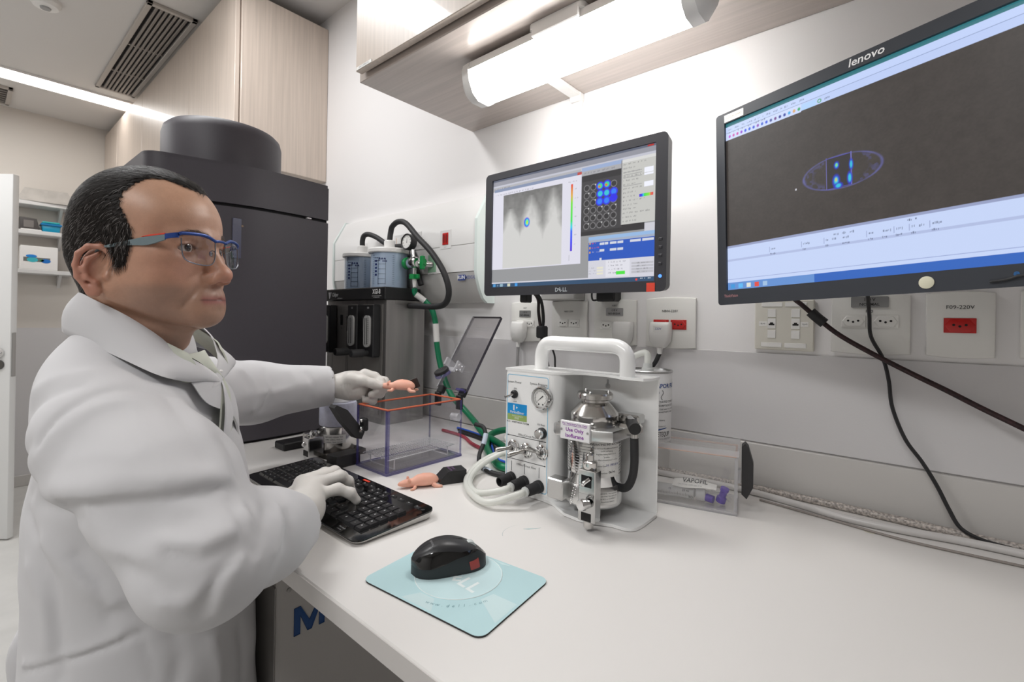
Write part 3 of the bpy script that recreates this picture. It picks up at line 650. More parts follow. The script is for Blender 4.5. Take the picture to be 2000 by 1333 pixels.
# ================================================================ monitors
def noise2(ny, nx, s, seed):
    r = np.random.default_rng(seed); g = r.random((max(2, ny // s) + 2, max(2, nx // s) + 2))
    y = np.linspace(0, g.shape[0] - 1.001, ny); x = np.linspace(0, g.shape[1] - 1.001, nx); yi = y.astype(int); xi = x.astype(int); fy = (y - yi)[:, None]; fx = (x - xi)[None]
    fy = fy * fy * (3 - 2 * fy); fx = fx * fx * (3 - 2 * fx)
    return (g[yi][:, xi] * (1 - fy) + g[yi + 1][:, xi] * fy) * (1 - fx) + (g[yi][:, xi + 1] * (1 - fy) + g[yi + 1][:, xi + 1] * fy) * fx
class Canvas:
    def __init__(s, ny, nx, bg): s.a = np.zeros((ny, nx, 3)) + np.array(bg); s.v, s.u = np.mgrid[0:1:ny * 1j, 0:1:nx * 1j]; s.ar = nx / ny
    def rect(s, u0, u1, v0, v1, c, a=1.0):
        m = (s.u >= u0) & (s.u <= u1) & (s.v >= v0) & (s.v <= v1); s.a[m] = s.a[m] * (1 - a) + np.array(c) * a; return s
    def blob(s, u, v, ru, rv, c, a=1.0, soft=.3):
        d = np.sqrt(((s.u - u) / ru) ** 2 + ((s.v - v) / rv) ** 2); m = np.clip((1 - d) / soft, 0, 1)[..., None] * a; s.a = s.a * (1 - m) + np.array(c) * m; return s
    def words(s, u0, u1, v, h, c, seed=0, a=.6):
        r = np.random.default_rng(seed); u = u0
        while u < u1:
            w = r.uniform(.006, .022); 
            for k in range(int(w / .004)): s.rect(u + k * .004, u + k * .004 + .0022, v - h * r.uniform(.2, .5), v + h * r.uniform(.2, .5), c, a)
            u += w + .006
        return s
scr_m = mat('screen_image', (.004, .004, .005), .32, spec=.5, emit_attr='paint', estr=.95)
bezel = mat('monitor_bezel', srgb('323238'), .42, bump=(900, .1, .0003)); bezel2 = mat('monitor_bezel_blueblack', srgb('30343c'), .38, bump=(900, .1, .0003))
def col8(h): return srgb(h)
# smaller monitor: imaging software
nx, ny = 430, 270; c = Canvas(ny, nx, col8('8f9092'))
g = (.42 + .58 * c.v)[..., None]
c.rect(0, 1, .945, 1, col8('8e8f99')).rect(0, 1, .90, .945, col8('b9bac6')).rect(0, .6, .862, .93, col8('a9a9ad')).rect(0, 1, .985, 1, col8('5f6474')).rect(.955, .985, .986, .998, col8('b3302a'))
c.words(.01, .12, .915, .02, col8('4a4a55'), 1).words(.01, .3, .875, .016, col8('4a4a55'), 2)
c.rect(0, .605, .165, .895, col8('d4d3df')).rect(.01, .605, .885, .912, col8('7d8aa6')).rect(.58, .604, .886, .908, col8('b4483f')).words(.02, .3, .86, .014, col8('55555a'), 3)
# animal photograph
m = (c.u > .081) & (c.u < .488) & (c.v > .172) & (c.v < .847); uu = (c.u - .081) / .407; vv = (c.v - .172) / .675
body = np.zeros_like(uu)
for cu_, w0, tip in ((.13, .20, .80), (.50, .21, .93), (.86, .17, .97)):
    wv = w0 * np.clip(1.0 - np.clip((vv - .30) / (tip - .30), 0, 1) ** 1.7, 0, 1) * (1 - .22 * np.exp(-((vv - .55) / .07) ** 2)); body = np.maximum(body, np.clip((wv - np.abs(uu - cu_)) / .12 + .5, 0, 1) * (vv < tip))
gr = .33 + .24 * (1 - vv) + body * (.20 + .20 * np.clip(1.1 - vv, 0, 1)) + .05 * (noise2(ny, nx, 6, 3) - .5) + .06 * (noise2(ny, nx, 22, 4) - .5)
gr = np.clip(gr, 0.05, .72) ** 1.7; c.a[m] = (gr[..., None] * np.array([1, .995, .97]))[m]
c.blob(.255, .567, .023, .05, col8('2b2fd8'), 1, .3).blob(.256, .567, .016, .037, col8('2fd7e0'), 1, .4).blob(.257, .568, .011, .026, col8('8ee23a'), 1, .5).blob(.258, .56, .006, .013, col8('e7c23a'), 1, .6)
cb = [(0, '4a20c8'), (.12, '3434e8'), (.3, '2a5fe8'), (.36, '2bc8e0'), (.45, '34d85a'), (.72, '6fd83a'), (.84, 'd8a03a'), (1, 'd83a30')]
m = (np.abs(c.u - .5475) < .006) & (c.v > .275) & (c.v < .822); tt = (c.v - .275) / .547
for k in range(3): c.a[..., k] = np.where(m, np.interp(tt, [q[0] for q in cb], [col8(q[1])[k] for q in cb]), c.a[..., k])
for k in range(7): c.words(.565, .58, .33 + k * .075, .012, col8('6a6a74'), 20 + k, .5)
c.words(.525, .585, .845, .012, col8('6a6a74'), 9, .5); c.rect(.535, .578, .195, .245, col8('9a9aa4')).rect(.5365, .5765, .197, .243, col8('d4d3df'))
# well plate
c.rect(.606, .83, .905, .935, col8('93a5c8')).rect(.606, .83, .87, .905, col8('a2a2a6')).words(.62, .78, .887, .014, col8('44444c'), 6).rect(.606, .945, .385, .868, col8('2e2d2f')).rect(.606, .83, .42, .82, col8('3d3c3e'))
for r_ in range(6):
    for k in range(6):
        u, v = .636 + k * .0375, .765 - r_ * .061
        if u > .82: continue
        c.blob(u, v, .0175, .028, col8('8c8b8d'), .9, .12).blob(u, v, .0148, .0235, col8('2f2e30'), 1, .15)
        if (r_ + k) % 2: c.blob(u + .012, v + .018, .005, .008, col8('e8e8e8'), .8, .8)
for u, v, s_ in ((.711, .765, 1), (.749, .769, 1), (.712, .704, .6), (.748, .703, .6), (.786, .703, .55), (.71, .643, .3), (.748, .643, .3), (.785, .655, .25)):
    c.blob(u, v, .023, .036, col8('2a2ade'), 1, .2)
    if s_ > .28: c.blob(u, v, .016, .026, col8('2a7ae8'), 1, .3)
    if s_ > .58: c.blob(u, v, .015, .024, col8('30c8c0') if s_ < 1 else col8('38d858'), .8, .3)
    if s_ == 1: c.blob(u - .004, v - .004, .008, .012, col8('e06030'), 1, .4)
# tool panel
c.rect(.825, .998, .435, .928, col8('bdbdb9')).rect(.826, .997, .905, .926, col8('cfcfce')).rect(.825, .828, .435, .928, col8('77777a'))
for k, v in enumerate(np.linspace(.89, .46, 15)): c.words(.835, .90 + .05 * (k % 3 == 0), v, .014, col8('43434a'), 40 + k, .55)
for v in (.83, .81, .79, .725, .705): c.rect(.94, .985, v - .009, v + .009, col8('e6e8f4')).rect(.835, .93, v - .002, v + .001, col8('8a8a8c'))
for k, h in enumerate(('4a30d0', '3050e0', '30c0d0', '40d050', '60d840', '70d840', 'a8c840', 'd86050', 'd84a40')): c.rect(.918 + k * .0075, .926 + k * .0075, .625, .65, col8(h))
c.rect(.945, .998, .345, .43, col8('c3c3cb'))
# blue acquisition panel
c.rect(.652, .998, .345, .37, col8('8fb0d8')).rect(.652, .998, .325, .345, col8('9aa6bc')).rect(.652, .998, .182, .325, col8('2352b4'))
for k in range(3): c.rect(.657, .663, .31 - .035 * k, .325 - .035 * k, col8('e0a03a')).words(.67, .70, .318 - .035 * k, .012, col8('d8452a' if k < 2 else '9aa0c0'), 70 + k, .9)
for u, w, v in ((.715, .024, .31), (.742, .018, .31), (.77, .035, .31), (.81, .03, .31), (.875, .055, .31), (.935, .058, .31), (.715, .024, .255), (.77, .035, .255), (.81, .03, .255), (.715, .01, .19)): c.rect(u, u + w, v - .009, v + .009, col8('c8ccd8'))
c.rect(.652, .998, .04, .182, col8('c9c9d3')).rect(.75, .875, .04, .175, col8('d6d6de'))
for k in range(4): c.words(.76, .84, .16 - k * .028, .012, col8('4a4a55'), 90 + k, .6)
c.rect(.806, .852, .062, .086, col8('48d83e'))
for k in range(4): c.rect(.885, .993, .066 + k * .022, .082 + k * .022, col8('b4b4bb')).words(.91, .96, .074 + k * .022, .011, col8('55555c'), 120 + k, .6)
for k in range(3): c.rect(.70, .735, .07 + k * .022, .084 + k * .022, col8('dad7c4')).words(.657, .69, .078 + k * .022, .011, col8('77777c'), 140 + k, .6)
c.rect(0, 1, .036, .045, col8('c8c8d2')).rect(0, 1, 0, .036, col8('2d4a68'))
for k, h in enumerate(('4a90c8', '8aa8b8', 'c8c8b0', '3a90d8')): c.rect(.01 + k * .055, .03 + k * .055, .006, .03, col8(h))
c.words(.04, .10, .018, .02, col8('9ab0c4'), 160); c.words(.93, .985, .024, .012, col8('dde4ec'), 161, .8).rect(.905, .915, .01, .026, col8('d8403a'))
t = thing('monitor', 'smaller black monitor showing grey mouse scans and a well plate', 'monitor', (-.635, -.235, 1.3325))
fr = MB()
ox, oz = .2505, .1605; ix0, ix1, iz0, iz1 = -.2275, .225, -.1385, .143
outer = rrect(-ox, ox, -oz, oz, .012, 4); inner = rrect(ix0, ix1, iz0, iz1, .0015, 4); n = len(outer)
vs = [(x, -.0, z) for x, z in outer] + [(x, .0, z) for x, z in inner] + [(x, .006, z) for x, z in inner] + [(x * .985, .028, z * .98) for x, z in outer]
fr.raw(vs, [(k, (k + 1) % n, n + (k + 1) % n, n + k) for k in range(n)] + [(n + k, n + (k + 1) % n, 2 * n + (k + 1) % n, 2 * n + k) for k in range(n)] + [(k, (k + 1) % n, 3 * n + (k + 1) % n, 3 * n + k)[::-1] for k in range(n)] + [tuple(range(3 * n, 4 * n))])
fr.build('bezel', bezel, t, ang=40)
MB().box(-.16, .16, .028, .05, -.11, .11, .012).build('rear_housing', black_pl, t)
MB().box(-.05, .05, .05, .2345, -.045, .045, .006).build('wall_mount', black_pl, t)
painted('screen', c.a, ix1 - ix0, iz1 - iz0, scr_m, t, basis(((ix0 + ix1) / 2, .005, (iz0 + iz1) / 2), UX, UZ))
text('D', .013, (-.0145, -.0003, -.1505), UX, UZ, mat('logo_silver', srgb('c7d0d6'), .3, .6), t, bold=.02); text('E', .013, (-.0045, -.0003, -.1505), (.8, 0, .6), (-.6, 0, .8), MATS['logo_silver'], t, bold=.02); text('LL', .013, (.0085, -.0003, -.1505), UX, UZ, MATS['logo_silver'], t, bold=.02)
for k in range(4): MB().box(.2335, .2415, -.0016, .001, -.055 - .0165 * k - .003, -.055 - .0165 * k + .003, .001).build('menu_button', bezel, t)
o = MB().lathe([(0, 0), (.0035, 0), (.0035, .0012), (0, .0016)], (.238, 0, -.1295), (0, -1, 0), 14).build('power_button', mat('led_blue', srgb('2a6cf0'), .3, emit=(.1, .3, 1), estr=1.2), t); o['label'] = 'lit blue power button'
MB().box(.2095, .2275, -.0008, 0, -.1605, -.1425, .0002).build('red_sticker', red_sticker, t)
# its cable bundle
t = thing('cable_bundle', 'black cables strapped together hanging below the smaller monitor', 'cables', (0, 0, 0))
MB().tube([(-.777, -.195, 1.20), (-.779, -.14, 1.17), (-.782, -.13, 1.13), (-.776, -.128, 1.09), (-.772, -.125, 1.05), (-.778, -.12, 1.01), (-.785, -.11, .96), (-.80, -.06, .90), (-.82, -.035, .80), (-.80, -.03, .757)], .0042, 10).build('cable', mat('cable_brown_black', srgb('2a1c1b'), .5), t)
MB().tube([(-.772, -.195, 1.20), (-.771, -.14, 1.17), (-.767, -.128, 1.12), (-.772, -.124, 1.08), (-.771, -.12, 1.04), (-.762, -.115, 1.0), (-.752, -.11, .96), (-.75, -.06, .90), (-.74, -.035, .80), (-.72, -.03, .757)], .0042, 10).build('cable', black_rub, t)
MB().tube([(-.769, -.13, 1.09), (-.762, -.125, 1.065), (-.746, -.12, 1.04), (-.737, -.115, 1.015), (-.735, -.11, .97), (-.735, -.06, .90), (-.75, -.035, .80), (-.76, -.03, .757)], .0025, 8).build('cable', black_rub, t)
MB().box(-.785, -.759, -.139, -.114, 1.062, 1.095, .004).build('velcro_strap', black_rub, t)
MB().box(-.788, -.764, -.205, -.180, 1.155, 1.178, .003).build('connector', black_pl, t)

# larger monitor: cross-section scan
e2 = Vector((.9470, -.3190, .0380)).normalized(); u2 = Vector((-.0350, .0170, .999)); u2 = (u2 - e2 * u2.dot(e2)).normalized(); n2 = e2.cross(u2)
BW, BH = .556, .3715
t = thing('monitor', 'larger monitor at the right showing an oval scan on a dark screen', 'monitor', (0, 0, 0))
t.matrix_local = basis((-.298, -.189, 1.145), e2, u2)   # local x along the screen, y up, z towards the viewer
nx, ny = 640, 400; c = Canvas(ny, nx, col8('3b3633')); sx, sy = .018, .028; sw, sh = .522, .323
def U(x): return (x - sx) / sw
def V(y): return (y - sy) / sh
wt = np.array(col8('c3d2f4'))
nz = noise2(ny, nx, 14, 8) * .5 + noise2(ny, nx, 3, 9) * .5
c.a *= (.8 + .4 * nz)[..., None]
c.rect(0, 1, V(.332), 1, col8('b9c9ee')).rect(0, 1, V(.344), 1, col8('2f6f78')).rect(0, 1, V(.3315), V(.3325), col8('7f8fb4'))
c.rect(0, .27, V(.3185), V(.332), col8('c2cff0')).rect(.27, 1, V(.3195), V(.332), col8('b4c4ea'))
c.words(.01, .28, V(.338), .012, col8('3a4a6a'), 5, .6); c.words(.01, .14, V(.3315), .012, col8('3a4a6a'), 6, .6)
for k, h in enumerate(('b04ac0', 'c04aa0', 'c040a0', '8a3ac8', '2a4ad0', '2a5ad0', '2a50c8', '8a4ab0', '3a60c8', '2a50d0', '3a4a90', '6a3a80', '20308a', '203a9a', '3aa0d8', 'd0a060', '30a060')): c.blob(.015 + k * .0155, V(.3245) + .0, .0055, .011, col8(h), 1, .4)
c.rect(.272, .315, V(.320), V(.3305), col8('a8c8f0')); c.blob(.325, V(.325), .007, .012, col8('3a9a5a'), 1, .3).blob(.325, V(.325), .004, .007, col8('b9c9ee'), 1, .4); c.words(.34, .36, V(.325), .014, col8('3a4a6a'), 77, .7)
# oval body section
ue, ve = U(.2165), V(.1995); d = np.sqrt(((c.u - ue) / (.058 / sw)) ** 2 + (((c.v - ve) + .02 * (c.u - ue)) / (.0275 / sh)) ** 2)
rim = np.clip(1 - np.abs(d - .96) / .05, 0, 1) * (.35 + .65 * noise2(ny, nx, 12, 30)); c.a += rim[..., None] * np.array(col8('4f55a0')) * .9
c.a += (np.clip(1 - np.abs(d - .82) / .17, 0, 1) * (noise2(ny, nx, 5, 31) > .5) * (np.abs(c.u - ue) > .045))[..., None] * np.array(col8('2c3060')) * .8
m = (c.u > U(.196)) & (c.u < U(.2315)) & (c.v > V(.1755)) & (c.v < V(.2245)); c.a[m] = np.array(col8('2d2a2b'))
for x in (.196, .2315): c.rect(U(x) - .0012, U(x) + .0012, V(.175), V(.2265), col8('6a68b0'))
for y in (.1755, .225): c.rect(U(.196), U(.2315), V(y) - .0016, V(y) + .0016, col8('4a48a8'))
for x, y, ru, rv in ((.211, .211, .0035, .006), (.210, .1865, .005, .010), (.2315, .2065, .0028, .009), (.2292, .186, .0035, .010), (.213, .178, .006, .005)):
    c.blob(U(x), V(y), ru / sw * 1.3, rv / sh * 1.2, col8('2330c0'), 1, .4).blob(U(x), V(y), ru / sw * .8, rv / sh * .8, col8('2ab8d0'), 1, .5)
c.blob(U(.211), V(.2115), .004, .010, col8('8ad050'), 1, .7).blob(U(.210), V(.188), .0045, .013, col8('c8c050'), 1, .7)
c.rect(U(.147), U(.149), V(.187), V(.190), col8('c8c8d0'))
# data table and task bar
c.rect(0, 1, 0, V(.1125), wt * .93).rect(0, 1, V(.1085), V(.1125), col8('8f98ba')).rect(0, 1, V(.083), V(.0865), col8('a9b5d8'))
for k, x in enumerate((.10, .155, .19, .215, .25, .268, .284, .302, .325)): c.rect(U(x), U(x) + .0012, V(.0895), V(.099), col8('8f9ac0')); c.words(U(x) + .006, U(x) + .024, V(.0945), .012, col8('39435f'), 200 + k, .7); c.words(U(x) + .004, U(x) + .022, V(.0895) - .012, .011, col8('39435f'), 220 + k, .7)
c.words(U(.205), U(.235), V(.1015), .012, col8('39435f'), 300, .7); c.words(U(.3), U(.315), V(.1045), .012, col8('39435f'), 301, .8)
c.rect(0, 1, V(.0475), V(.0485), col8('8a98c4')); c.rect(0, 1, 0, V(.042), col8('2c5fb4')).rect(0, .3, 0, V(.042), col8('5f8ac8'))
for k, h in enumerate(('3a90d0', '5ab0e8', 'd8d8d0', 'd84a40', '9ab8d8')): c.rect(.012 + k * .03, .028 + k * .03, V(.031), V(.039), col8(h))
outer = rrect(0, BW, 0, BH, .006, 4); inner = rrect(sx, sx + sw, sy, sy + sh, .001, 4); n = len(outer); fr = MB()
vs = [(x, y, 0) for x, y in outer] + [(x, y, 0) for x, y in inner] + [(x, y, -.006) for x, y in inner] + [(BW / 2 + (x - BW / 2) * .985, BH / 2 + (y - BH / 2) * .98, -.026) for x, y in outer]
fr.raw(vs, [(k, (k + 1) % n, n + (k + 1) % n, n + k) for k in range(n)] + [(n + k, n + (k + 1) % n, 2 * n + (k + 1) % n, 2 * n + k) for k in range(n)] + [(k, (k + 1) % n, 3 * n + (k + 1) % n, 3 * n + k)[::-1] for k in range(n)] + [tuple(range(3 * n, 4 * n))]).build('bezel', bezel2, t, ang=40)
MB().box(.12, .44, .06, .32, -.052, -.026, .012).build('rear_housing', black_pl, t)
painted('screen', c.a, sw, sh, scr_m, t, basis((sx + sw / 2, sy + sh / 2, -.005), (1, 0, 0), (0, 1, 0)))
text('lenovo', .0175, (.2565, .3615, .0003), (1, 0, 0), (0, 1, 0), white_txt, t, bold=.015, shear=.15, sx=1.0)
text('ThinkVision', .0075, (.0275, .0165, .0003), (1, 0, 0), (0, 1, 0), mat('logo_rose', srgb('c98f92'), .5), t, sx=.8)
o = MB().prism(rrect(.0185, .058, .3525, .3665, .001), 0, .0005).build('paper_sticker', label_m, t); text('LOGIN: VIVO', .0055, (.0385, .3595, .0007), (1, 0, 0), (0, 1, 0), mat('ink_tan', srgb('b0a898'), .6), t)
MB().lathe([(0, 0), (.0085, 0), (.0085, .0012), (.0065, .002), (0, .002)], (.3215, .0135, 0), (0, 0, 1), 24).build('round_sticker', mat('sticker_cream', srgb('d8d5bd'), .5), t)
text('e', .012, (.408, .0165, .0003), (1, 0, 0), (0, 1, 0), mat('ink_blue_logo', srgb('1f5f9a'), .5), t, bold=.03); text('c', .010, (.438, .0165, .0003), (1, 0, 0), (0, 1, 0), mat('ink_teal', srgb('2a6a70'), .5), t, bold=.03)
MB().tube([(.385, .008, .003), (.40, .0095, .003), (.413, .013, .004), (.425, .011, .003), (.45, .012, .003)], .0017, 8).build('cable_tie', black_rub, t)
MB().box(.22, .34, .13, .25, -.13, -.052, .008).build('wall_mount', black_pl, t)
# cables of the larger monitor
t = thing('video_cable', 'thick braided black and red cable sagging across the wall to the right', 'cable', (0, 0, 0))
vp = [(-.20, -.13, 1.20), (-.192, -.075, 1.165), (-.181, -.045, 1.150), (-.152, -.04, 1.121), (-.118, -.036, 1.091), (-.07, -.034, 1.06), (-.011, -.032, 1.026), (.037, -.032, 1.0), (.081, -.034, .975), (.128, -.036, .950), (.18, -.036, .922), (.24, -.04, .89)]
MB().tube(vp, .0046, 12).build('cable', mat('braid_black_red', srgb('2b1316'), .55, noise=(160, .7, 2), bump=(900, .6, .001)), t)
MB().tube([(-.1665, -.0425, 1.1365), (-.155, -.0405, 1.1245), (-.143, -.0395, 1.1135)], .0098, 14, cap=True).build('ferrite_core', black_rub, t)
t = thing('power_cable', 'thin flat black cord hanging from the larger monitor to the bench', 'cable', (0, 0, 0))
MB().tube([(-.074, -.16, 1.20), (-.074, -.06, 1.165), (-.073, -.03, 1.13), (-.070, -.028, 1.09), (-.052, -.024, 1.05), (-.043, -.0225, 1.01), (-.037, -.0225, .96), (-.018, -.0235, .905), (.006, -.0245, .868), (.026, -.0255, .831), (.042, -.030, .795), (.056, -.037, .770), (.078, -.044, .7605), (.105, -.047, .7575), (.15, -.05, .7565), (.24, -.05, .7565)], .0032, 10, flat=1.7, sub=8).build('cord', black_rub, t)
# hoses lying along the wall
t = thing('clear_hose', 'flat milky hose lying on the bench along the wall', 'hose', (0, 0, 0))
MB().tube([(-.62, -.11, .756), (-.48, -.075, .757), (-.37, -.062, .757), (-.30, -.058, .757), (-.25, -.06, .757), (-.173, -.073, .757), (-.099, -.088, .757), (-.02, -.082, .757), (.06, -.066, .757), (.15, -.06, .757), (.28, -.06, .757)], .0066, 12).build('hose', mat('hose_grey_white', srgb('cdcac8'), .3), t)
t = thing('braided_hose', 'clear braided hose lying on the bench against the wall', 'hose', (0, 0, 0))
MB().tube([(-.62, -.09, .757), (-.48, -.05, .757), (-.36, -.036, .757), (-.25, -.028, .757), (-.15, -.026, .757), (-.05, -.028, .757), (.02, -.031, .757), (.10, -.034, .757), (.28, -.034, .757)], .0068, 14).build('hose', mat('hose_braid', srgb('aca49e'), .35, noise=(260, .5, 1), bump=(500, .5, .001)), t)
MB().tube([(-.243, -.084, .7525), (-.12, -.101, .7525), (-.02, -.115, .7525), (.08, -.109, .7525), (.2, -.095, .7525)], .0022, 8).build('thin_line', mat('cord_brown', srgb('8d8580'), .5), t)
# ================================================================ open induction chamber
def acrylic_box(t, w, d, h, th, edge):
    """clear tank: local x 0..w, y 0..d, z 0..h; each wall a part, its end faces tinted"""
    def wall(nm, x0, x1, y0, y1, z0, z1, faces):
        m = MB().box(x0, x1, y0, y1, z0, z1); m.bm.faces.ensure_lookup_table()
        for f in m.bm.faces:
            n_ = f.normal; f.normal_update(); n_ = f.normal
            if any(abs(n_[k]) > .9 for k in faces): f.material_index = 1
        return m.build(nm, [acrylic, edge], t)
    wall('front_wall', 0, w, 0, th, .006, h, (0, 2)); wall('rear_wall', 0, w, d - th, d, .006, h, (0, 2))
    wall('side_wall', 0, th, th, d - th, .006, h, (2,)); wall('side_wall', w - th, w, th, d - th, .006, h, (2,))
    wall('floor_plate', -.001, w + .001, -.001, d + .001, 0, .006, (0, 1))
t = thing('induction_chamber', 'open clear acrylic chamber with an orange gasket and its lid tilted back', 'acrylic chamber', (-1.035, -.516, .75))
w, d, h = .125, .230, .147
acrylic_box(t, w, d, h, .0065, acrylic_edge)
for x in (0, w - .0065): MB().box(x - .0003, x + .0068, -.0004, .0004, .006, h).build('edge_tint', acrylic_edge, t)
gk = MB(); gm = mat('gasket_orange', srgb('cf6a47'), .5)
gp = [(.004, .004), (w - .004, .004), (w - .004, d - .004), (.004, d - .004)]
for (a, b), (c_, d_) in zip(gp, gp[1:] + gp[:1]): gk.cyl((a, b, h + .0015), (c_, d_, h + .0015), .0024, n=8)
for a, b in gp: gk.sphere((a, b, h + .0015), .0025, 8)
gk.build('gasket', gm, t)
# lid, hinged at the rear edge
L = Matrix.Translation((0, d + .010, h + .012)) @ Matrix.Rotation(R(-34), 4, 'X')
def lidpart(nm, x0, x1, y0, y1, z0, z1, mt, faces=(0, 2), ms=None):
    m = MB().box(x0, x1, y0, y1, z0, z1, M=L)
    return m.build(nm, mt, t)
lid = MB().box(.004, w - .004, 0, .009, .012, .252)
lid.bm.normal_update()
for f in lid.bm.faces:
    if abs(f.normal.x) > .9 or abs(f.normal.z) > .9: f.material_index = 1
bmesh.ops.transform(lid.bm, matrix=L, verts=list(lid.bm.verts)); smoke = sheet_glass('acrylic_smoky', (.80, .79, .80))
lid_o = lid.build('lid', [smoke, mat('lid_edge', srgb('4a4652'), .25)], t)
MB().box(.004, .008, -.0006, .0096, .012, .252, M=L).build('lid_edge_strip', acrylic_edge_clear, t)
tm_ = MB(); tm_.box(.045, .100, -.0006, -.0003, .212, .2126, M=L); tm_.box(.045, .100, -.0006, -.0003, .204, .2046, M=L); tm_.box(.082, .105, -.0006, -.0003, .066, .0666, M=L); tm_.box(.082, .105, -.0006, -.0003, .060, .0606, M=L)
tm_.build('engraved_lines', grey_txt, t)
for x in (.012, .098): MB().box(x, x + .02, -.002, .014, -.004, .018, .002, M=L).build('hinge_leaf', black_pl, t); MB().box(x, x + .02, d + .001, d + .012, h - .028, h + .010, .002).build('hinge_block', black_pl, t)
MB().box(.094, .122, -.012, .002, .006, .012, .001, M=L).build('lid_foot', acrylic_edge, t)
arm = MB().box(.040, .046, -.045, 0, .062, .084, M=L).box(.070, .076, -.03, 0, .062, .084, M=L).box(.040, .076, -.032, -.026, .05, .062, M=L).build('nose_cone_bracket', acrylic_edge_clear, t)
pc = L @ Vector((.044, -.040, .040)); pa = (L.to_3x3() @ Vector((-.15, -.85, .5))).normalized()
MB().lathe([(0, -.003), (.020, -.003), (.021, 0), (.021, .005), (.019, .007), (0, .007)], pc, pa, 28).build('port_disc', black_rub, t)
MB().lathe([(.0225, -.011), (.0225, -.004), (0, -.004)], pc, pa, 28).build('port_plate', acrylic_edge, t)
MB().lathe([(0, .007), (.005, .007), (.005, .009), (0, .010)], pc, pa, 14).build('port_screw', chrome, t)
for x, z in ((.056, .082), (.056, .066), (.071, .078), (.068, .068)): MB().sphere(L @ Vector((x, -.004, z)), .0045, 12).build('screw_head', chrome, t)
# latch handle, swung out in front of the tank
lt = MB().prism([(-.004, -.018), (.010, -.022), (.018, -.006), (-.028, .052), (-.055, .066), (-.061, .060), (-.040, .026)], -.0125, .0125, basis((.022, -.018, .093), (0, 1, 0), (0, 0, 1)))
lt.build('latch_handle', mat('latch_black', srgb('2b2a2b'), .55), t, ang=20)
MB().box(.028, .052, -.012, 0, .092, .122, .003).build('latch_mount', black_pl, t)
for z in (.098, .116): MB().sphere((.040, -.013, z), .0045, 12).build('mount_screw', chrome, t)
MB().cyl((.036, -.008, .090), (.024, -.018, .088), .0045, n=10).build('pivot', chrome, t)
MB().cyl((w, d - .035, h - .038), (w + .022, d - .03, h - .038), .010, n=16).build('outlet_port', acrylic_edge_clear, t)
# wire rack
t = thing('wire_rack', 'bright wire rack standing inside the open acrylic chamber', 'wire rack', (-1.035, -.516, .756))
wm = MB(); wz = .027
for k in range(31): y = .014 + .0066 * k; wm.tube([(.012, y, wz), (.113, y, wz)], .0009, 6, smooth=False)
rackm = mat('rack_wire', srgb('e8e8ea'), .3, .6)
o = wm.build('cross_wires', rackm, t); o['kind'] = 'stuff'
wl = MB()
for x in (.012, .037, .0625, .088, .113): wl.tube([(x, .010, wz - .0017), (x, .216, wz - .0017)], .0011, 6, smooth=False)
wl.build('long_wires', rackm, t)
for y in (.03, .195): MB().tube([(.014, y, wz - .002), (.014, y, .0013), (.016, y, .0013), (.109, y, .0013), (.111, y, .0013), (.111, y, wz - .002)], .0012, 6, smooth=False).build('leg', rackm, t)

# ---------------------------------------------------------------- toy mice and black blocks
pink = mat('pink_rubber', srgb('ebb09a'), .45, sss=.25, noise=(30, .05))
def toy_mouse(label, loc, M, grp='pink mouse models'):
    t = thing('mouse_model', label, 'mouse model', (0, 0, 0), 0, grp); t.matrix_local = Matrix.Translation(loc) @ M
    m = MB(); prof = [(-.0435, .0015), (-.041, .005), (-.034, .0078), (-.026, .010), (-.020, .0098), (-.012, .0115), (-.002, .0145), (.010, .0165), (.024, .0158), (.034, .0125), (.040, .008), (.043, .003)]
    rows = []; n = 18
    for x, r in prof:
        rows.append([(x, r * math.cos(2 * math.pi * k / n) * .92, r * (math.sin(2 * math.pi * k / n) if math.sin(2 * math.pi * k / n) > 0 else .62 * math.sin(2 * math.pi * k / n)) + .0105 + (.002 if x > -.005 else -.001)) for k in range(n)])
    vs = [p for r in rows for p in r]
    m.raw(vs, [(i * n + k, i * n + (k + 1) % n, (i + 1) * n + (k + 1) % n, (i + 1) * n + k) for i in range(len(prof) - 1) for k in range(n)] + [tuple(range(n))[::-1], tuple(range((len(prof) - 1) * n, len(prof) * n))])
    m.build('body', pink, t, ang=180)
    for sy in (-1, 1):
        MB().sphere((-.0215, sy * .0085, .0185), .0052, 12, (.55, .75, 1)).build('ear', pink, t, ang=180)
        MB().tube([(-.008, sy * .008, .006), (-.011, sy * .0135, .0025), (-.014, sy * .0165, .0025), (-.018, sy * .0175, .0022)], lambda u: .0042 - .0018 * u, 10).sphere((-.018, sy * .0175, .0023), .0023, 8).build('foreleg', pink, t, ang=180)
        MB().tube([(.030, sy * .009, .007), (.036, sy * .015, .0035), (.046, sy * .017, .003)], lambda u: .0055 - .0025 * u, 10).sphere((.046, sy * .017, .003), .003, 8).build('hind_leg', pink, t, ang=180)
    return t
MT = Matrix.Rotation(R(62), 4, 'Z')
toy_mouse('pink rubber mouse model lying on the bench before a slanted black block', (-.8075, -.507, .7495), MT)
t = thing('black_block', 'slanted black block behind the pink mouse model on the bench', 'block', (-.785, -.435, .75), R(66), 'black blocks')
MB().prism([(-.028, 0), (.03, 0), (.03, .027), (-.012, .027), (-.028, .012)], -.0185, .0185, basis((0, 0, 0), (1, 0, 0), (0, 0, 1))).build('body', black_pl, t)
text('MOUSE', .0065, (.006, .004, .0273), (0, -1, 0), (1, 0, 0), mat('ink_violet', srgb('9a6aa6'), .5), t); text('PHANTOM', .0065, (-.003, .004, .0273), (0, -1, 0), (1, 0, 0), MATS['ink_violet'], t)
t = thing('black_block', 'square black block between the keyboard and the acrylic chamber', 'block', (-1.0605, -.535, .75), R(3), 'black blocks')
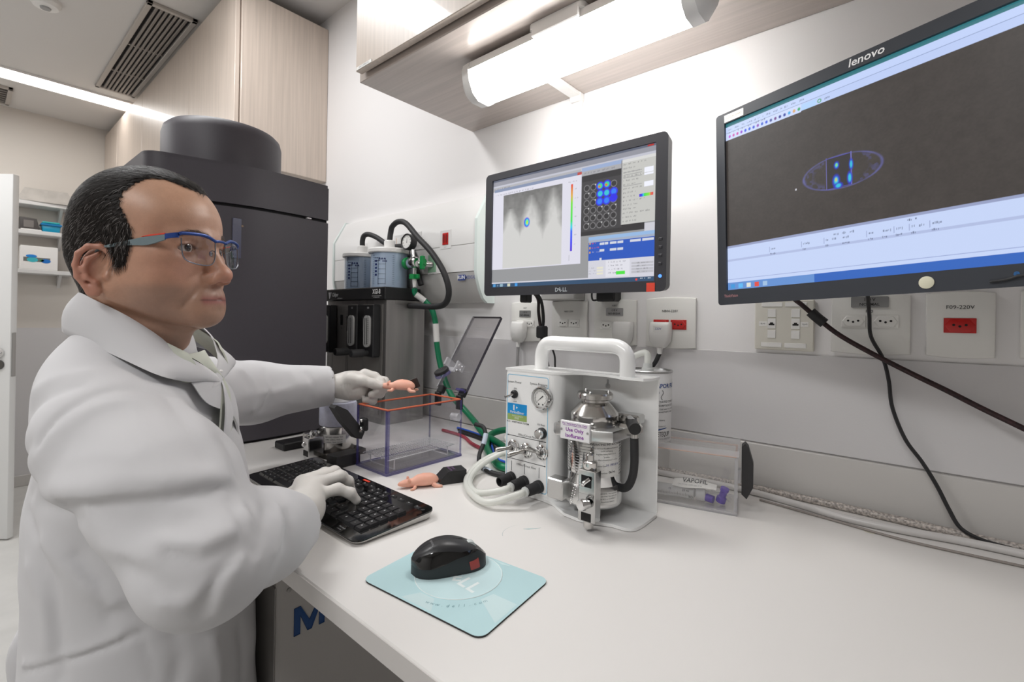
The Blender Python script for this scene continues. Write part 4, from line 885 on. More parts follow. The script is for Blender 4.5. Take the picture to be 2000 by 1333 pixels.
MB().box(-.021, .021, -.033, .033, 0, .029, .0012).build('body', mat('block_charcoal', srgb('2c2b2c'), .4), t)
t = thing('black_block', 'long flat black block in front of the dark machine', 'block', (-1.303, -.525, .75), R(2), 'black blocks')
MB().box(-.027, .027, -.06, .065, 0, .02, .003).build('body', black_pl, t)

# ---------------------------------------------------------------- second vaporizer behind the chamber
glint = mat('polished_steel', srgb('cfcdca'), .16, 1.0)
t = thing('vaporizer', 'steel vaporizer with a warning label behind the acrylic chamber', 'vaporizer', (-1.165, -.492, .75), 0)
MB().prism(rrect(-.056, .056, -.052, .052, .006), 0, .012).build('base_tray', mat('tray_dark_steel', srgb('5f5b58'), .3, .9), t)
MB().lathe([(0, .012), (.044, .012), (.046, .016), (.046, .075), (.044, .078), (0, .078)], n=40).build('body', glint, t)
MB().lathe([(0, .078), (.046, .078), (.047, .081), (.047, .132), (.045, .136), (0, .136)], n=40).build('control_dial', mat('dial_lavender', srgb('c5c6d8'), .4, noise=(90, .1)), t)
MB().lathe([(0, .136), (.030, .136), (.032, .139), (.032, .15), (.028, .153), (0, .153)], n=32).build('top_cap', white_pl, t)
def wrap_label(par, r, a0, a1, z0, z1, m, nm='label'):
    k = 12; vs = [(r * math.cos(R(a0 + (a1 - a0) * i / k)), r * math.sin(R(a0 + (a1 - a0) * i / k)), z) for z in (z0, z1) for i in range(k + 1)]
    return MB().raw(vs, [(i, i + 1, k + 2 + i, k + 1 + i) for i in range(k)]).build(nm, m, par, ang=180, recalc=False)
def wrap_text(s, size, par, r, acent, z, m, bold=0, sx=1, align='CENTER', shear=0, spacing=1):
    v, f = text_mesh(s, size, bold, shear, align, spacing); me = bpy.data.meshes.new('lettering')
    me.from_pydata([(r * math.cos(R(acent) + x * sx / r), r * math.sin(R(acent) + x * sx / r), z + y) for x, y, _ in v], [], f)
    return finish('lettering', me, m, par, flat=True)
wrap_label(t, .0464, -78, -5, .036, .058, label_m)
for k in range(3): wrap_text('BEFORE USING THIS READ MANUAL'[k * 3:k * 3 + 16], .0052, t, .0467, -42, .052 - .0065 * k, dark_txt)
wrap_label(t, .0473, -150, -112, .084, .133, label_m); wrap_label(t, .0475, -150, -122, .117, .134, mat('label_blue', srgb('2a3cc0'), .5))
q = MB().box(-.016, .012, -.085, -.044, .0, .055, .002); q.build('filler_block', chrome, t)
MB().box(-.014, .010, -.0862, -.085, .008, .022, .0005).build('key_slot', hole_m, t)
MB().box(-.036, -.014, -.078, -.05, .028, .062, .002).build('side_block', glint, t)
MB().lathe([(0, 0), (.009, 0), (.010, .002), (.010, .012), (.007, .016), (0, .016)], (-.002, -.066, .055), (0, 0, 1), 18).build('filler_cap', chrome, t)
MB().sphere((-.012, -.085, .036), .0065, 12).build('screw_knob', chrome, t)
# ================================================================ portable anaesthesia machine (white case), origin at its front left foot
t = thing('anaesthesia_machine', 'portable white anaesthesia machine with a carrying handle and steel vaporizer', 'anaesthesia machine', (-.664, -.394, .75), R(1))
case = mat('case_white', srgb('f8f8f7'), .22, coat=.4)
FX, FZ = (1, 0, 0), (0, 0, 1)
bx = [(0.0, .085), (0.0, .004), (.004, 0), (.112, 0)] + [(.112 + .024 * math.sin(R(a)), .024 - .024 * math.cos(R(a))) for a in range(10, 91, 10)] + [(.138, .085)]
MB().prism(bx, .006, .254).build('case_body', case, t, ang=30)
# back plate folded into a top flange and a base tray with a wavy front edge
MB().box(.0, .300, .083, .087, .004, .254, .0015).build('back_plate', case, t)
tray = [(0, .087), (0, .0), (.10, .0), (.128, -.004), (.150, -.018), (.172, -.030), (.200, -.0335), (.226, -.030), (.245, -.0205), (.262, -.0145), (.283, -.0135), (.293, -.009), (.299, .0), (.302, .02), (.302, .08), (.298, .087)]
MB().prism(tray, .001, .0065, None).build('base_tray', case, t, ang=40)
MB().prism([(0, .087), (0, -.001), (.118, -.001), (.137, .008), (.150, .028), (.168, .040), (.205, .046), (.235, .040), (.248, .030), (.270, .030), (.292, .034), (.301, .05), (.301, .087)], .254, .259).build('top_flange', case, t, ang=40)
ft = MB()
for x, y in ((.02, .015), (.02, .07), (.27, .01), (.27, .07)): ft.cyl((x, y, 0), (x, y, .0015), .008, n=10)
ft.build('feet', black_rub, t)
MB().tube([(.060, .045, .2585), (.060, .045, .285), (.064, .045, .300), (.072, .045, .310), (.086, .045, .3135), (.115, .045, .3135), (.20, .045, .3135), (.228, .045, .3135), (.243, .045, .309), (.252, .045, .300), (.2555, .045, .285), (.2555, .045, .2585)], .0145, 20, sub=5).build('handle', mat('handle_white', srgb('f2f2f1'), .25, coat=.4), t, ang=60)
# front decal
yp = -.0004; dec = mat('decal_white', srgb('fafaf9'), .35); cyan = mat('decal_blue_line', srgb('83c8ea'), .5)
fp = MB().prism(rrect(.003, .1125, .012, .250, .003), 0, .0004, basis((0, 0, 0), FX, FZ)).build('front_panel', dec, t)
o1 = rrect(.0055, .1105, .016, .2465, .005); o2 = rrect(.0068, .1092, .0173, .2452, .004); n = len(o1)
MB().raw([(x, yp - .0002, z) for x, z in o1] + [(x, yp - .0002, z) for x, z in o2], [(k, (k + 1) % n, n + (k + 1) % n, n + k) for k in range(n)]).build('outline', cyan, t, recalc=False)
def dtx(s, size, x, z, m=dark_txt, **k): return text(s, size, (x, yp - .0003, z), FX, FZ, m, fp, **k)
dtx('System Power', .0064, .0245, .2305); dtx('System Pressure', .0064, .0865, .2315); dtx('ON', .005, .027, .217); dtx('OFF', .005, .027, .190)
dtx('O2 Flush', .0052, .0945, .1515); dtx('500cc/Circuit Flow', .0062, .060, .1235); dtx('1000cc/Circuit Flow', .0062, .058, .062)
dtx('RC2 + ANESTHESIA SYSTEM', .0048, .0345, .1475, bold=.01); dtx('OFF', .005, .1085, .093); dtx('Chamber', .005, .094, .0225); dtx('Circuit', .005, .094, .017)
MB().box(.0075, .058, yp - .0006, yp, .164, .186).build('brand_sticker', mat('brand_blue', srgb('1798e0'), .5), t)['label'] = 'bright blue maker sticker'
MB().box(.0075, .058, yp - .0006, yp, .1515, .164).build('brand_sticker', mat('brand_green', srgb('9fb86b'), .5), t)['label'] = 'green lower half of the sticker'
text('PerkinElmer', .0075, (.033, yp - .0008, .168), FX, FZ, white_txt, t, bold=.012); text('Preclinical Research', .0035, (.034, yp - .0008, .1605), FX, FZ, white_txt, t); text('FMT', .0068, (.033, yp - .0008, .1555), FX, FZ, white_txt, t)
MB().prism([(.0225, .172), (.026, .172), (.026, .183), (.0225, .183)], 0, .0002, basis((0, yp - .0006, 0), FX, FZ)).prism([(.0305, .1755), (.0345, .178), (.0305, .1805)], 0, .0002, basis((0, yp - .0006, 0), FX, FZ)).build('brand_mark', white_txt, t)
ln = MB()
def bar(x0, z0, x1, z1, w=.0006):
    d = Vector((x1 - x0, 0, z1 - z0)).normalized(); p = Vector((-d.z, 0, d.x)) * w; y = yp - .0003
    ln.raw([Vector((x0, y, z0)) + p, Vector((x0, y, z0)) - p, Vector((x1, y, z1)) - p, Vector((x1, y, z1)) + p], [(0, 1, 2, 3)])
def arrow(x, z, s): ln.raw([(x, yp - .0003, z), (x - s * .004, yp - .0003, z + .0016), (x - s * .004, yp - .0003, z - .0016)], [(0, 1, 2)])
for z in (.119, .071): bar(.008, z, .107, z); arrow(.108, z, 1); arrow(.007, z, -1)
bar(.02, .0955, .10, .0955)
for x in (.0205, .0545, .0915): bar(x, .045, x, .066)
bar(.0915, .11, .0915, .118)
ln.build('printed_lines', dark_txt, t, recalc=False)
Yn = (0, -1, 0)
# power switch, gauge, flush knob
MB().lathe([(0, 0), (.0085, 0), (.0085, .005), (.006, .008), (0, .008)], (.026, 0, .2055), Yn, 18).build('power_switch', black_pl, t)
MB().cyl((.026, -.006, .2055), (.019, -.024, .201), .0026, .0032, 10).build('switch_lever', chrome, t)
g = MB().lathe([(.021, -.001), (.023, .002), (.023, .010), (.0205, .013), (.0185, .0125), (.0185, .008), (0, .008)], (.0985, 0, .2065), Yn, 36).build('pressure_gauge', chrome, t)
MB().lathe([(0, .0082), (.0184, .0082), (.0184, .0085), (0, .0085)], (.0985, 0, .2065), Yn, 32).build('dial', label_m, g)
dm = MB(); cx, cz, yy = .0985, .2065, -.0088
for k in range(25):
    a = R(225 - 270 * k / 24); r0 = .0125 if k % 4 else .0115
    d = (math.cos(a), math.sin(a)); p = (-d[1] * .0004, d[0] * .0004)
    dm.raw([(cx + d[0] * r0 - p[0], yy, cz + d[1] * r0 - p[1]), (cx + d[0] * .015 - p[0], yy, cz + d[1] * .015 - p[1]), (cx + d[0] * .015 + p[0], yy, cz + d[1] * .015 + p[1]), (cx + d[0] * r0 + p[0], yy, cz + d[1] * r0 + p[1])], [(0, 1, 2, 3)])
a = R(40); d = (math.cos(a), math.sin(a)); dm.raw([(cx - d[0] * .013 , yy - .0002, cz - d[1] * .013), (cx + d[0] * .007 - d[1] * .0012, yy - .0002, cz + d[1] * .007 + d[0] * .0012), (cx + d[0] * .007 + d[1] * .0012, yy - .0002, cz + d[1] * .007 - d[0] * .0012)], [(0, 1, 2)])
for sx_ in (-1, 1): dm.prism([(.0018 * math.cos(R(60 * k)), .0018 * math.sin(R(60 * k))) for k in range(6)], 0, .0003, basis((cx + sx_ * .005, yy + .0003, cz - .0125), FX, FZ))
dm.build('dial_marks', dark_txt, g, recalc=False)
MB().lathe([(0, 0), (.011, 0), (.011, .006), (.0085, .008), (0, .008)], (.098, 0, .136), Yn, 20).build('flush_collar', black_pl, t)
MB().lathe([(0, 0), (.0085, 0), (.0092, .002), (.0092, .009), (.007, .0105), (0, .0105)], (.098, -.007, .136), Yn, 20).build('flush_button', chrome, t)
# three toggle valves
for x, z, dx, dz in ((.0265, .0965, -.018, -.004), (.060, .0955, -.018, -.006), (.0985, .0985, -.014, .012)):
    v = MB().lathe([(0, 0), (.0145, 0), (.0145, .004), (0, .004)], (x, 0, z), Yn, 6).build('toggle_valve', glint, t)
    MB().lathe([(.0145, .004), (.0125, .005), (.0115, .007), (.0085, .008), (.0075, .012), (0, .0125)], (x, 0, z), Yn, 22).build('threaded_collar', chrome, v)
    MB().tube([(x, -.008, z), (x + dx * .35, -.018, z + dz * .35), (x + dx, -.034, z + dz)], lambda u: .0048 - .0012 * (1 - abs(2 * u - 1)) + .0006 * u, 12).sphere((x + dx, -.034, z + dz), .0048, 12).build('toggle_lever', glint, v)
# three black hose ports
for k, x in enumerate((.0215, .0555, .0925)):
    z = .031 - .001 * k
    p = MB().lathe([(.0095, .0), (.0125, 0), (.0125, .008), (.0115, .009), (.0105, .034), (.0095, .036), (.0075, .036), (.0075, .012), (0, .012)], (x, 0, z), (-.12, -1, -.05), 24).build('hose_port', black_rub, t)
mk = mat('connector_milky', srgb('c6c8c6'), .3)
for x in (.0555, .0925):
    b = Vector((x, 0, .0295)) + Vector((-.12, -1, -.05)).normalized() * .030
    MB().lathe([(0, 0), (.0074, 0), (.0074, .008), (.0095, .009), (.0095, .012), (.006, .014), (0, .014)], b, (-.12, -1, -.05), 18).build('tube_connector', mk, t)
# vaporizer column
VX, VY = .203, .020
vp = empty('vaporizer', (0, 0, 0)); vp.parent = t
q = MB().lathe([(0, .026), (.050, .026), (.052, .029), (.052, .058), (.050, .062), (.049, .064)], (VX, VY, 0), n=48).build('lower_sleeve', mat('satin_steel', srgb('dadad9'), .28, 1.0), vp)
MB().lathe([(.049, .0635), (.049, .082), (.050, .084)], (VX, VY, 0), n=48).build('polished_band', chrome, vp)
MB().lathe([(.0495, .084), (.0495, .146), (.052, .148)], (VX, VY, 0), n=48).build('upper_sleeve', mat('mirror_steel', srgb('cfcfce'), .08, 1.0), vp)
gr = MB(); 
for k in range(11): gr.ring((VX, VY, .090 + k * .005), .0496, .0004, n=36, m=4)
gr.build('knurl_rings', mat('line_steel', srgb('6f6f70'), .3, 1), vp)
MB().prism([(VX - .046, VY - .062), (VX + .03, VY - .062), (VX + .062, VY - .045), (VX + .066, VY + .030), (VX + .045, VY + .055), (VX - .04, VY + .055), (VX - .058, VY + .03), (VX - .058, VY - .05)], .149, .170, None, .004).build('collar_block', mat('cast_aluminium', srgb('c9c9c8'), .30, 1.0), vp, ang=30)
MB().lathe([(.044, .170), (.045, .172), (.045, .188), (.043, .191), (.029, .207), (.0245, .210), (.0245, .214), (.032, .215), (.0335, .217), (.0335, .224), (.0315, .227), (0, .228)], (VX, VY, 0), n=48).build('dial_cap', glint, vp, ang=30)
for a in (40, 160, 280): MB().sphere((VX + .026 * math.cos(R(a)), VY + .026 * math.sin(R(a)), .228), .003, 10).build('cap_screw', chrome, vp)
for a, b in ((-.045, -.045), (.022, -.05)): MB().lathe([(0, 0), (.005, 0), (.005, .0025), (0, .003)], (VX + a, VY + b, .170), n=12).build('block_screw', glint, vp)
lb = MB().box(VX - .031, VX + .029, VY - .0685, VY - .0625, .148, .181, .0008); lb.build('agent_label', mat('label_gloss', srgb('efeeef'), .3), t)
violet = mat('print_violet', srgb('8a2aa0'), .5); ly = VY - .0688
text('For Veterinary Use Only', .0052, (VX - .001, ly, .1765), FX, FZ, violet, t, bold=.01, sx=.98); text('Use Only', .0096, (VX - .001, ly, .166), FX, FZ, violet, t, bold=.02); text('Isoflurane', .0096, (VX - .001, ly, .1555), FX, FZ, violet, t, bold=.02)
MB().box(VX - .025, VX + .023, ly - .0001, ly + .0001, .1732, .1737).build('label_rule', violet, t)
for x in (-.028, .026): MB().lathe([(0, 0), (.0022, 0), (.0022, .001), (0, .0012)], (VX + x, ly + .0002, .165), Yn, 10).build('label_screw', chrome, t)
# wrap-around paper labels on the column
def vlab(r, a0, a1, z0, z1, nm='paper_label', saw=False):
    k = 14; vs = [(VX + r * math.cos(R(a0 + (a1 - a0) * i / k)), VY + r * math.sin(R(a0 + (a1 - a0) * i / k)), z) for z in (z0, z1) for i in range(k + 1)]
    return MB().raw(vs, [(i, i + 1, k + 2 + i, k + 1 + i) for i in range(k)]).build(nm, label_m, vp, ang=180, recalc=False)
def vtxt(s, size, r, ac, z, m=dark_txt, **k):
    o = wrap_text(s, size, vp, r, ac, z, m, **k); o.location = (VX, VY, 0); return o
vlab(.0499, -60, 2, .082, .146)
vtxt('OPERATING INSTRUCTIONS', .0052, .0501, -31, .141, bold=.01); 
for k, s in enumerate(('This unit must be calibrated before use', 'DATE and setting.', 'Regulate sealing before to use', 'problem.', 'Over filled concentrations to reduce')): vtxt(s, .0033, .0501, -33, .134 - .0052 * k)
vtxt('Condition Date', .0034, .0501, -47, .1025); vtxt('16 190 8/14', .0062, .0501, -19, .104, mat('ink_pen', srgb('2d3a8c'), .6), shear=.2); vtxt('Service Due Date', .0034, .0501, -46, .090); vtxt('06/14', .0058, .0501, -21, .091, bold=.02)
vlab(.0524, -52, -8, .034, .057)
for k, s in enumerate(('WARNING: This vaporizer', 'should ONLY be used with', 'the RC2 or COMPACT', 'Anesthesia Systems.')): vtxt(s, .0034, .0526, -30, .0545 - .0048 * k)
bv = mat('box_chrome', srgb('bfbfbe'), .14, 1.0)
MB().box(VX - .060, VX - .026, VY - .066, VY - .040, .033, .070, .002).build('filler_side_block', bv, vp)
MB().lathe([(.010, 0), (.012, .0005), (.012, .001), (0, .001)], (VX - .060, VY - .053, .052), (-1, 0, 0), 6).build('hex_recess', chrome, vp)
MB().box(VX + .017, VX + .050, VY - .083, VY - .062, .018, .106, .0015).build('filler_block', bv, vp)
MB().box(VX + .019, VX + .050, VY - .0845, VY - .083, .066, .106, .0008).build('filler_plate', glint, vp)
MB().box(VX + .024, VX + .044, VY - .0848, VY - .0844, .078, .098, .0004).build('filler_opening', mat('opening_dark', srgb('3a3a3b'), .3, 1), vp)
MB().tube([(VX + .028, VY - .086, .081), (VX + .034, VY - .093, .087), (VX + .041, VY - .086, .094)], .0035, 10).build('filler_lug', chrome, vp)
MB().box(VX + .024, VX + .043, VY - .0838, VY - .0826, .020, .034, .0004).build('drain_slot', hole_m, vp)
MB().lathe([(0, -.008), (.008, -.008), (.008, .0), (.0095, .001), (.0095, .008), (.008, .010), (0, .010)], (VX + .036, VY - .094, .052), (-.25, -1, .1), 20).build('drain_knob', chrome, vp)
MB().cyl((VX + .033, VY - .073, .018), (VX + .033, VY - .073, .0068), .0085, n=18).build('drain_foot', glint, vp)
MB().lathe([(0, .076), (.012, .076), (.013, .078), (.013, .088), (.0105, .090), (.007, .091), (.007, .100), (.0055, .102), (0, .102)], (VX + .032, VY - .070, .030), n=20).build('filler_cap', glint, vp)
ch = MB()
for k in range(24):
    u = k / 23; a = u * math.pi * 1.25
    ch.sphere((VX + .013 - .008 * math.sin(a), VY - .086 - .004 * u, .082 - .038 * math.sin(u * math.pi)), .0011, 6)
ch.build('bead_chain', chrome, vp)
# rear manifold with black elbow and hose
MB().box(VX + .03, VX + .078, VY + .02, VY + .05, .172, .190, .003).build('manifold', bv, t); MB().box(VX + .048, VX + .085, VY - .005, VY + .03, .156, .176, .005).build('selector_block', glint, t)
MB().cyl((VX + .062, VY + .02, .181), (VX + .078, VY - .002, .180), .0085, n=16).build('manifold_nut', chrome, t)
eb = MB().cyl((VX + .070, VY + .010, .178), (VX + .094, VY - .028, .177), .0105, n=20, bev=.001); eb.build('black_elbow', black_pl, t)
MB().cyl((VX + .0885, VY - .018, .168), (VX + .0885, VY - .018, .156), .0065, n=14).build('hose_barb', glint, t)
MB().tube([(VX + .0885, VY - .018, .159), (VX + .089, VY - .018, .140), (VX + .088, VY - .015, .115), (VX + .083, VY - .010, .090), (VX + .073, VY - .004, .070), (VX + .060, VY + .003, .060), (VX + .045, VY + .008, .058)], .0072, 14, sub=8).build('black_hose', black_rub, t)
kh = MB().lathe([(0, 0), (.0055, 0), (.0055, .0006), (0, .0006)], (.196, .083, .232), Yn, 14).box(.1935, .1985, .0824, .083, .232, .245, .001).build('keyhole', mat('keyhole_grey', srgb('d0d0d0'), .5), t)
# tubes from the two ports, looping to the left
tb = thing('clear_tubing', 'milky clear tubes looping from the ports of the white machine to the coiled hoses', 'tubes', (0, 0, 0))
def dw(x, y, z): a = R(1); return (-.664 + x * math.cos(a) - y * math.sin(a), -.394 + x * math.sin(a) + y * math.cos(a), .75 + z)
def port(x, L=.052): b = Vector((x, 0, .0295)) + Vector((-.12, -1, -.05)).normalized() * L; return dw(*b)
MB().tube([port(.0555, .044), port(.0555, .062), (-.664, -.470, .7635), (-.715, -.445, .762), (-.755, -.395, .764), (-.768, -.345, .775), (-.755, -.295, .79), (-.72, -.255, .80), (-.68, -.235, .80), (-.635, -.225, .795), (-.60, -.215, .79)], .0066, 12, sub=8).build('tube', milky, tb)
MB().tube([port(.0925, .044), port(.0925, .064), (-.62, -.492, .762), (-.69, -.470, .7605), (-.745, -.425, .761), (-.775, -.37, .768), (-.778, -.32, .780), (-.765, -.265, .787), (-.735, -.225, .787), (-.69, -.20, .785), (-.64, -.19, .783), (-.59, -.185, .78)], .0066, 12, sub=8).build('tube', milky, tb)
MB().tube([(-.80, -.10, .800), (-.84, -.155, .799), (-.83, -.20, .797), (-.785, -.215, .796), (-.73, -.185, .797), (-.69, -.15, .797), (-.64, -.12, .79)], .0075, 12, sub=8).build('tube', milky, tb)
# black lines in the same tangle
t = thing('black_hose', 'thin black hose with a pale sleeve among the coiled hoses', 'hose', (0, 0, 0))
MB().tube([(-.885, -.262, .834), (-.862, -.255, .829), (-.848, -.26, .812), (-.845, -.27, .79), (-.838, -.29, .772), (-.815, -.315, .7585), (-.78, -.335, .7565), (-.735, -.345, .7565), (-.70, -.33, .7565), (-.675, -.30, .7565)], .0055, 12, sub=8).build('hose', black_rub, t)
MB().tube([(-.848, -.258, .815), (-.8465, -.263, .803), (-.845, -.27, .79)], .0066, 12).build('pale_sleeve', mat('sleeve_pale', srgb('c9d3e2'), .4), t)
MB().tube([(-.775, -.3365, .7567), (-.762, -.3395, .7565), (-.748, -.343, .7565)], .0062, 12).build('pale_sleeve', MATS['sleeve_pale'], t)
t = thing('coiled_cables', 'dark cables lying in loops behind the acrylic chamber', 'cables', (0, 0, 0))
for k, (dx, dy, m) in enumerate(((0, 0, black_rub), (.025, -.02, black_rub), (-.02, .015, mat('cable_blue', srgb('2a5fd0'), .5)))):
    MB().tube([(-1.12 + dx, -.10 + dy, .7545), (-1.02 + dx, -.115 + dy, .7545), (-.93 + dx, -.15 + dy, .7545), (-.86 + dx, -.21 + dy, .7545), (-.80 + dx, -.265 + dy, .7545), (-.74 + dx, -.275 + dy, .7545)], .0042, 8).build('cable', m, t)
MB().tube([(-1.15, -.14, .755), (-1.05, -.15, .755), (-.97, -.19, .755), (-.91, -.21, .755)], .005, 8).build('cable', mat('cable_red', srgb('a03a4a'), .5), t)

acrylic_clear = sheet_glass('acrylic_clear', (.985, .985, .985))
# ================================================================ second acrylic box with syringe packets, canister on top
t = thing('acrylic_box', 'closed clear acrylic box with a black latch beneath the white canister', 'acrylic box', (-.254, -.201, .75), R(14))
w, d, h, th = .230, .105, .108, .006
m = MB()
def awall(nm, *b, edge=(0, 2)):
    q = MB().box(*b)
    for f in q.bm.faces:
        f.normal_update()
        if any(abs(f.normal[k]) > .9 for k in edge): f.material_index = 1
    return q.build(nm, [acrylic_clear, acrylic_edge_clear], t)
awall('front_wall', -w, 0, 0, th, .006, h); awall('rear_wall', -w, 0, d - th, d, .006, h); awall('side_wall', -th, 0, th, d - th, .006, h, edge=(1, 2)); awall('side_wall', -w, -w + th, th, d - th, .006, h, edge=(1, 2)); awall('floor_plate', -w, 0, 0, d, 0, .006, edge=(0, 1))
awall('lid', -w - .002, .002, -.002, d + .002, h + .003, h + .014, edge=(0, 1))
gk = MB()
gp = [(-.004, .004), (-w + .004, .004), (-w + .004, d - .004), (-.004, d - .004)]
for (a, b), (c_, d_) in zip(gp, gp[1:] + gp[:1]): gk.cyl((a, b, h + .0015), (c_, d_, h + .0015), .0018, n=8)
gk.build('gasket', cloudy_sheet('gasket_pale', srgb('e0b9a4'), .5), t)
lt = MB().prism([(-.046, .0), (-.055, -.012), (-.05, -.06), (.02, -.072), (.045, -.064), (.052, -.05), (.052, -.012), (.044, 0)], 0, .017, basis((.004, d / 2, .072), (0, 0, 1), (0, -1, 0)), .002)
lt = MB().box(.0, .004, d / 2 - .010, d / 2 + .010, .05, .075).build('latch_mount', acrylic_edge_clear, t)
lt = MB().prism([(.002, .122), (.008, .128), (.014, .122), (.023, .090), (.023, .046), (.012, .022), (.003, .030)], -.0125, .0125, basis((.003, d / 2, 0), (1, 0, 0), (0, 0, 1))).build('latch_handle', MATS['latch_black'], t, ang=20)
text('WARNING', .007, (-.045, .065, h + .0143), (-1, 0, 0), (0, -1, 0), grey_txt, t); text('ISOFLURANE ONLY', .005, (-.05, .075, h + .0143), (-1, 0, 0), (0, -1, 0), grey_txt, t)
a14 = R(14)
def b2(x, y, z): return (-.254 + x * math.cos(a14) - y * math.sin(a14), -.201 + x * math.sin(a14) + y * math.cos(a14), .75 + z)
t = thing('syringe', 'wrapped clear syringe with graduations inside the acrylic box', 'syringe', b2(-.125, .034, .0185), a14 + R(3))
pk = sheet_glass('clear_film', (.96, .96, .97), 1.0, .12); cloud = cloudy_sheet('syringe_plastic', srgb('e9e9ea'), .45)
MB().lathe([(0, -.075), (.012, -.075), (.012, .045), (.005, .048), (.0035, .056), (0, .056)], (0, 0, 0), (1, 0, 0), 24).build('barrel', cloud, t)
MB().lathe([(.004, .048), (.012, .05), (.013, .066), (0, .068)], (0, 0, 0), (1, 0, 0), 18).build('cap', cloud, t)
MB().lathe([(0, -.095), (.011, -.095), (.011, -.092), (.004, -.091), (.004, -.06), (.0115, -.058), (.0115, -.05), (0, -.05)], (0, 0, 0), (1, 0, 0), 18).build('plunger', white_pl, t)
sc = MB()
for k in range(33): L_ = .006 if k % 5 == 0 else .0035; sc.box(-.06 + k * .003, -.0596 + k * .003, -.0124, -.0122, -.004, -.004 + L_)
sc.build('graduations', dark_txt, t)
for k, s in enumerate(('10', '15', '20 ml')): text(s, .006, (-.03 + k * .03, -.0125, .0065), FX, FZ, dark_txt, t)
text('BD', .006, (.04, -.0125, -.005), FX, FZ, dark_txt, t)
t = thing('label_packet', 'white printed packet lettered VAPOFIL lying on the wrapped syringe', 'packet', b2(-.075, .038, .0335), a14)
rows = [[(x, -.016 + .030 * v, .0026 * math.sin(x * 60 + v * 2) + .006 * v) for x in np.linspace(-.045, .037, 12)] for v in np.linspace(0, 1, 5)]
MB().grid(rows).build('packet', label_m, t, ang=180)
def up_(x, v): return (x, -.016 + .030 * v - .0012, .0026 * math.sin(x * 60 + v * 2) + .006 * v + .0022)
text('VAPOFIL', .0125, up_(-.004, .62), (1, 0, .03), (0, .5, .8), dark_txt, t, shear=.2, bold=.01); text('CAUTION: SUPPLIED FOR', .004, up_(-.012, .2), (1, 0, .03), (0, .5, .8), grey_txt, t)
t = thing('purple_cap', 'purple plastic filler cap in a clear wrapper at the end of the acrylic box', 'filler cap', b2(-.031, .036, .0065), a14)
pur = mat('purple_plastic', srgb('5a40a8'), .35)
MB().lathe([(0, 0), (.009, 0), (.009, .010), (.0065, .012), (.0065, .022), (.008, .024), (.008, .030), (0, .030)], (0, 0, .004), (.3, -.1, 1), 16).build('cap', pur, t)
MB().lathe([(0, 0), (.0075, 0), (.0075, .014), (0, .014)], (-.012, -.008, .008), (-1, .3, .1), 14).build('nozzle', pur, t)
rg = np.random.default_rng(3); rows = []
for v in range(7):
    rows.append([((-.03 + .05 * u_ / 8) + rg.normal(0, .0012), -.018 + .036 * v / 6 + rg.normal(0, .0012), .008 + .024 * math.sin(math.pi * u_ / 8) * (.5 + .5 * math.sin(math.pi * v / 6)) + rg.normal(0, .0025)) for u_ in range(9)])
MB().grid(rows).build('clear_wrapper', pk, t, flat=True)
t = thing('vapor_canister', 'white vapor absorber canister standing on the closed acrylic box', 'canister', b2(-.178, .053, .1145), 0)
MB().lathe([(0, 0), (.049, 0), (.0498, .0015), (.0498, .141), (0, .141)], n=48).build('body', mat('canister_white', srgb('eeeeef'), .4), t)
MB().lathe([(.0498, .1405), (.0512, .1415), (.0512, .1445), (.050, .1455), (.048, .1445), (.047, .141), (0, .1405)], n=48).build('metal_rim', mat('tin', srgb('b9b9b9'), .3, 1), t)
MB().lathe([(.0125, .1405), (.0125, .147), (.010, .149), (.0095, .158), (0, .158)], n=20).build('spout', mk, t)
MB().tube([(0, 0, .155), (.0, 0, .173), (-.004, 0, .179), (-.012, -.001, .179), (-.030, -.003, .170), (-.045, -.005, .153), (-.052, -.006, .135), (-.055, -.006, .10), (-.056, -.006, .02), (-.058, -.004, -.11)], .0072, 12, sub=6).build('tube', milky, t)
blue_i = mat('ink_royal', srgb('1f4a90'), .5)
r = .0502
wrap_text('V', .0155, t, r, -54, .116, blue_i, bold=.02); wrap_text('APOR FILTER', .0125, t, r, -45, .1155, blue_i, bold=.02, align='LEFT', sx=1.0)
sq = MB()
for a in (-53.5, -41, -29):
    pts = [(r * math.cos(R(a + 3 * math.sin(u * 6.3))), r * math.sin(R(a + 3 * math.sin(u * 6.3))), .107 - .019 * u) for u in np.linspace(0, 1, 12)]; sq.tube(pts, .0009, 6)
sq.build('vapour_swirls', grey_txt, t)
wrap_text('ACTIVATED CHARCOAL', .0062, t, r, -50, .0835, dark_txt, align='LEFT'); wrap_text('ABSORPTION FILTER', .0062, t, r, -47, .0755, dark_txt, align='LEFT'); wrap_text('AN EFFECTIVE WAY TO CONTROL', .0045, t, r, -58, .068, dark_txt, align='LEFT'); wrap_text('WASTE ANAESTHETIC GASES', .0045, t, r, -57, .0625, dark_txt, align='LEFT')
wrap_text('Made by', .004, t, r, -36, .046, dark_txt, align='LEFT'); wrap_text('Product of', .004, t, r, -38, .034, grey_txt, align='LEFT')
wrap_text('VETEQUIP', .0135, t, r, -46, .0175, dark_txt, align='LEFT', sx=.62); wrap_text('INHALATION ANESTHESIA', .0042, t, r, -53, .008, grey_txt, align='LEFT')
sw = MB(); vs = []
for u in np.linspace(0, 1, 10): a = -56 + 42 * u; z = .0215 + .0085 * math.sqrt(u); wdt = .0024 * (1 - u * .8); vs += [(r * math.cos(R(a)), r * math.sin(R(a)), z - wdt), (r * math.cos(R(a)), r * math.sin(R(a)), z + wdt)]
sw.raw(vs, [(2 * k, 2 * k + 2, 2 * k + 3, 2 * k + 1) for k in range(9)]).build('logo_swoosh', blue_i, t, recalc=False)

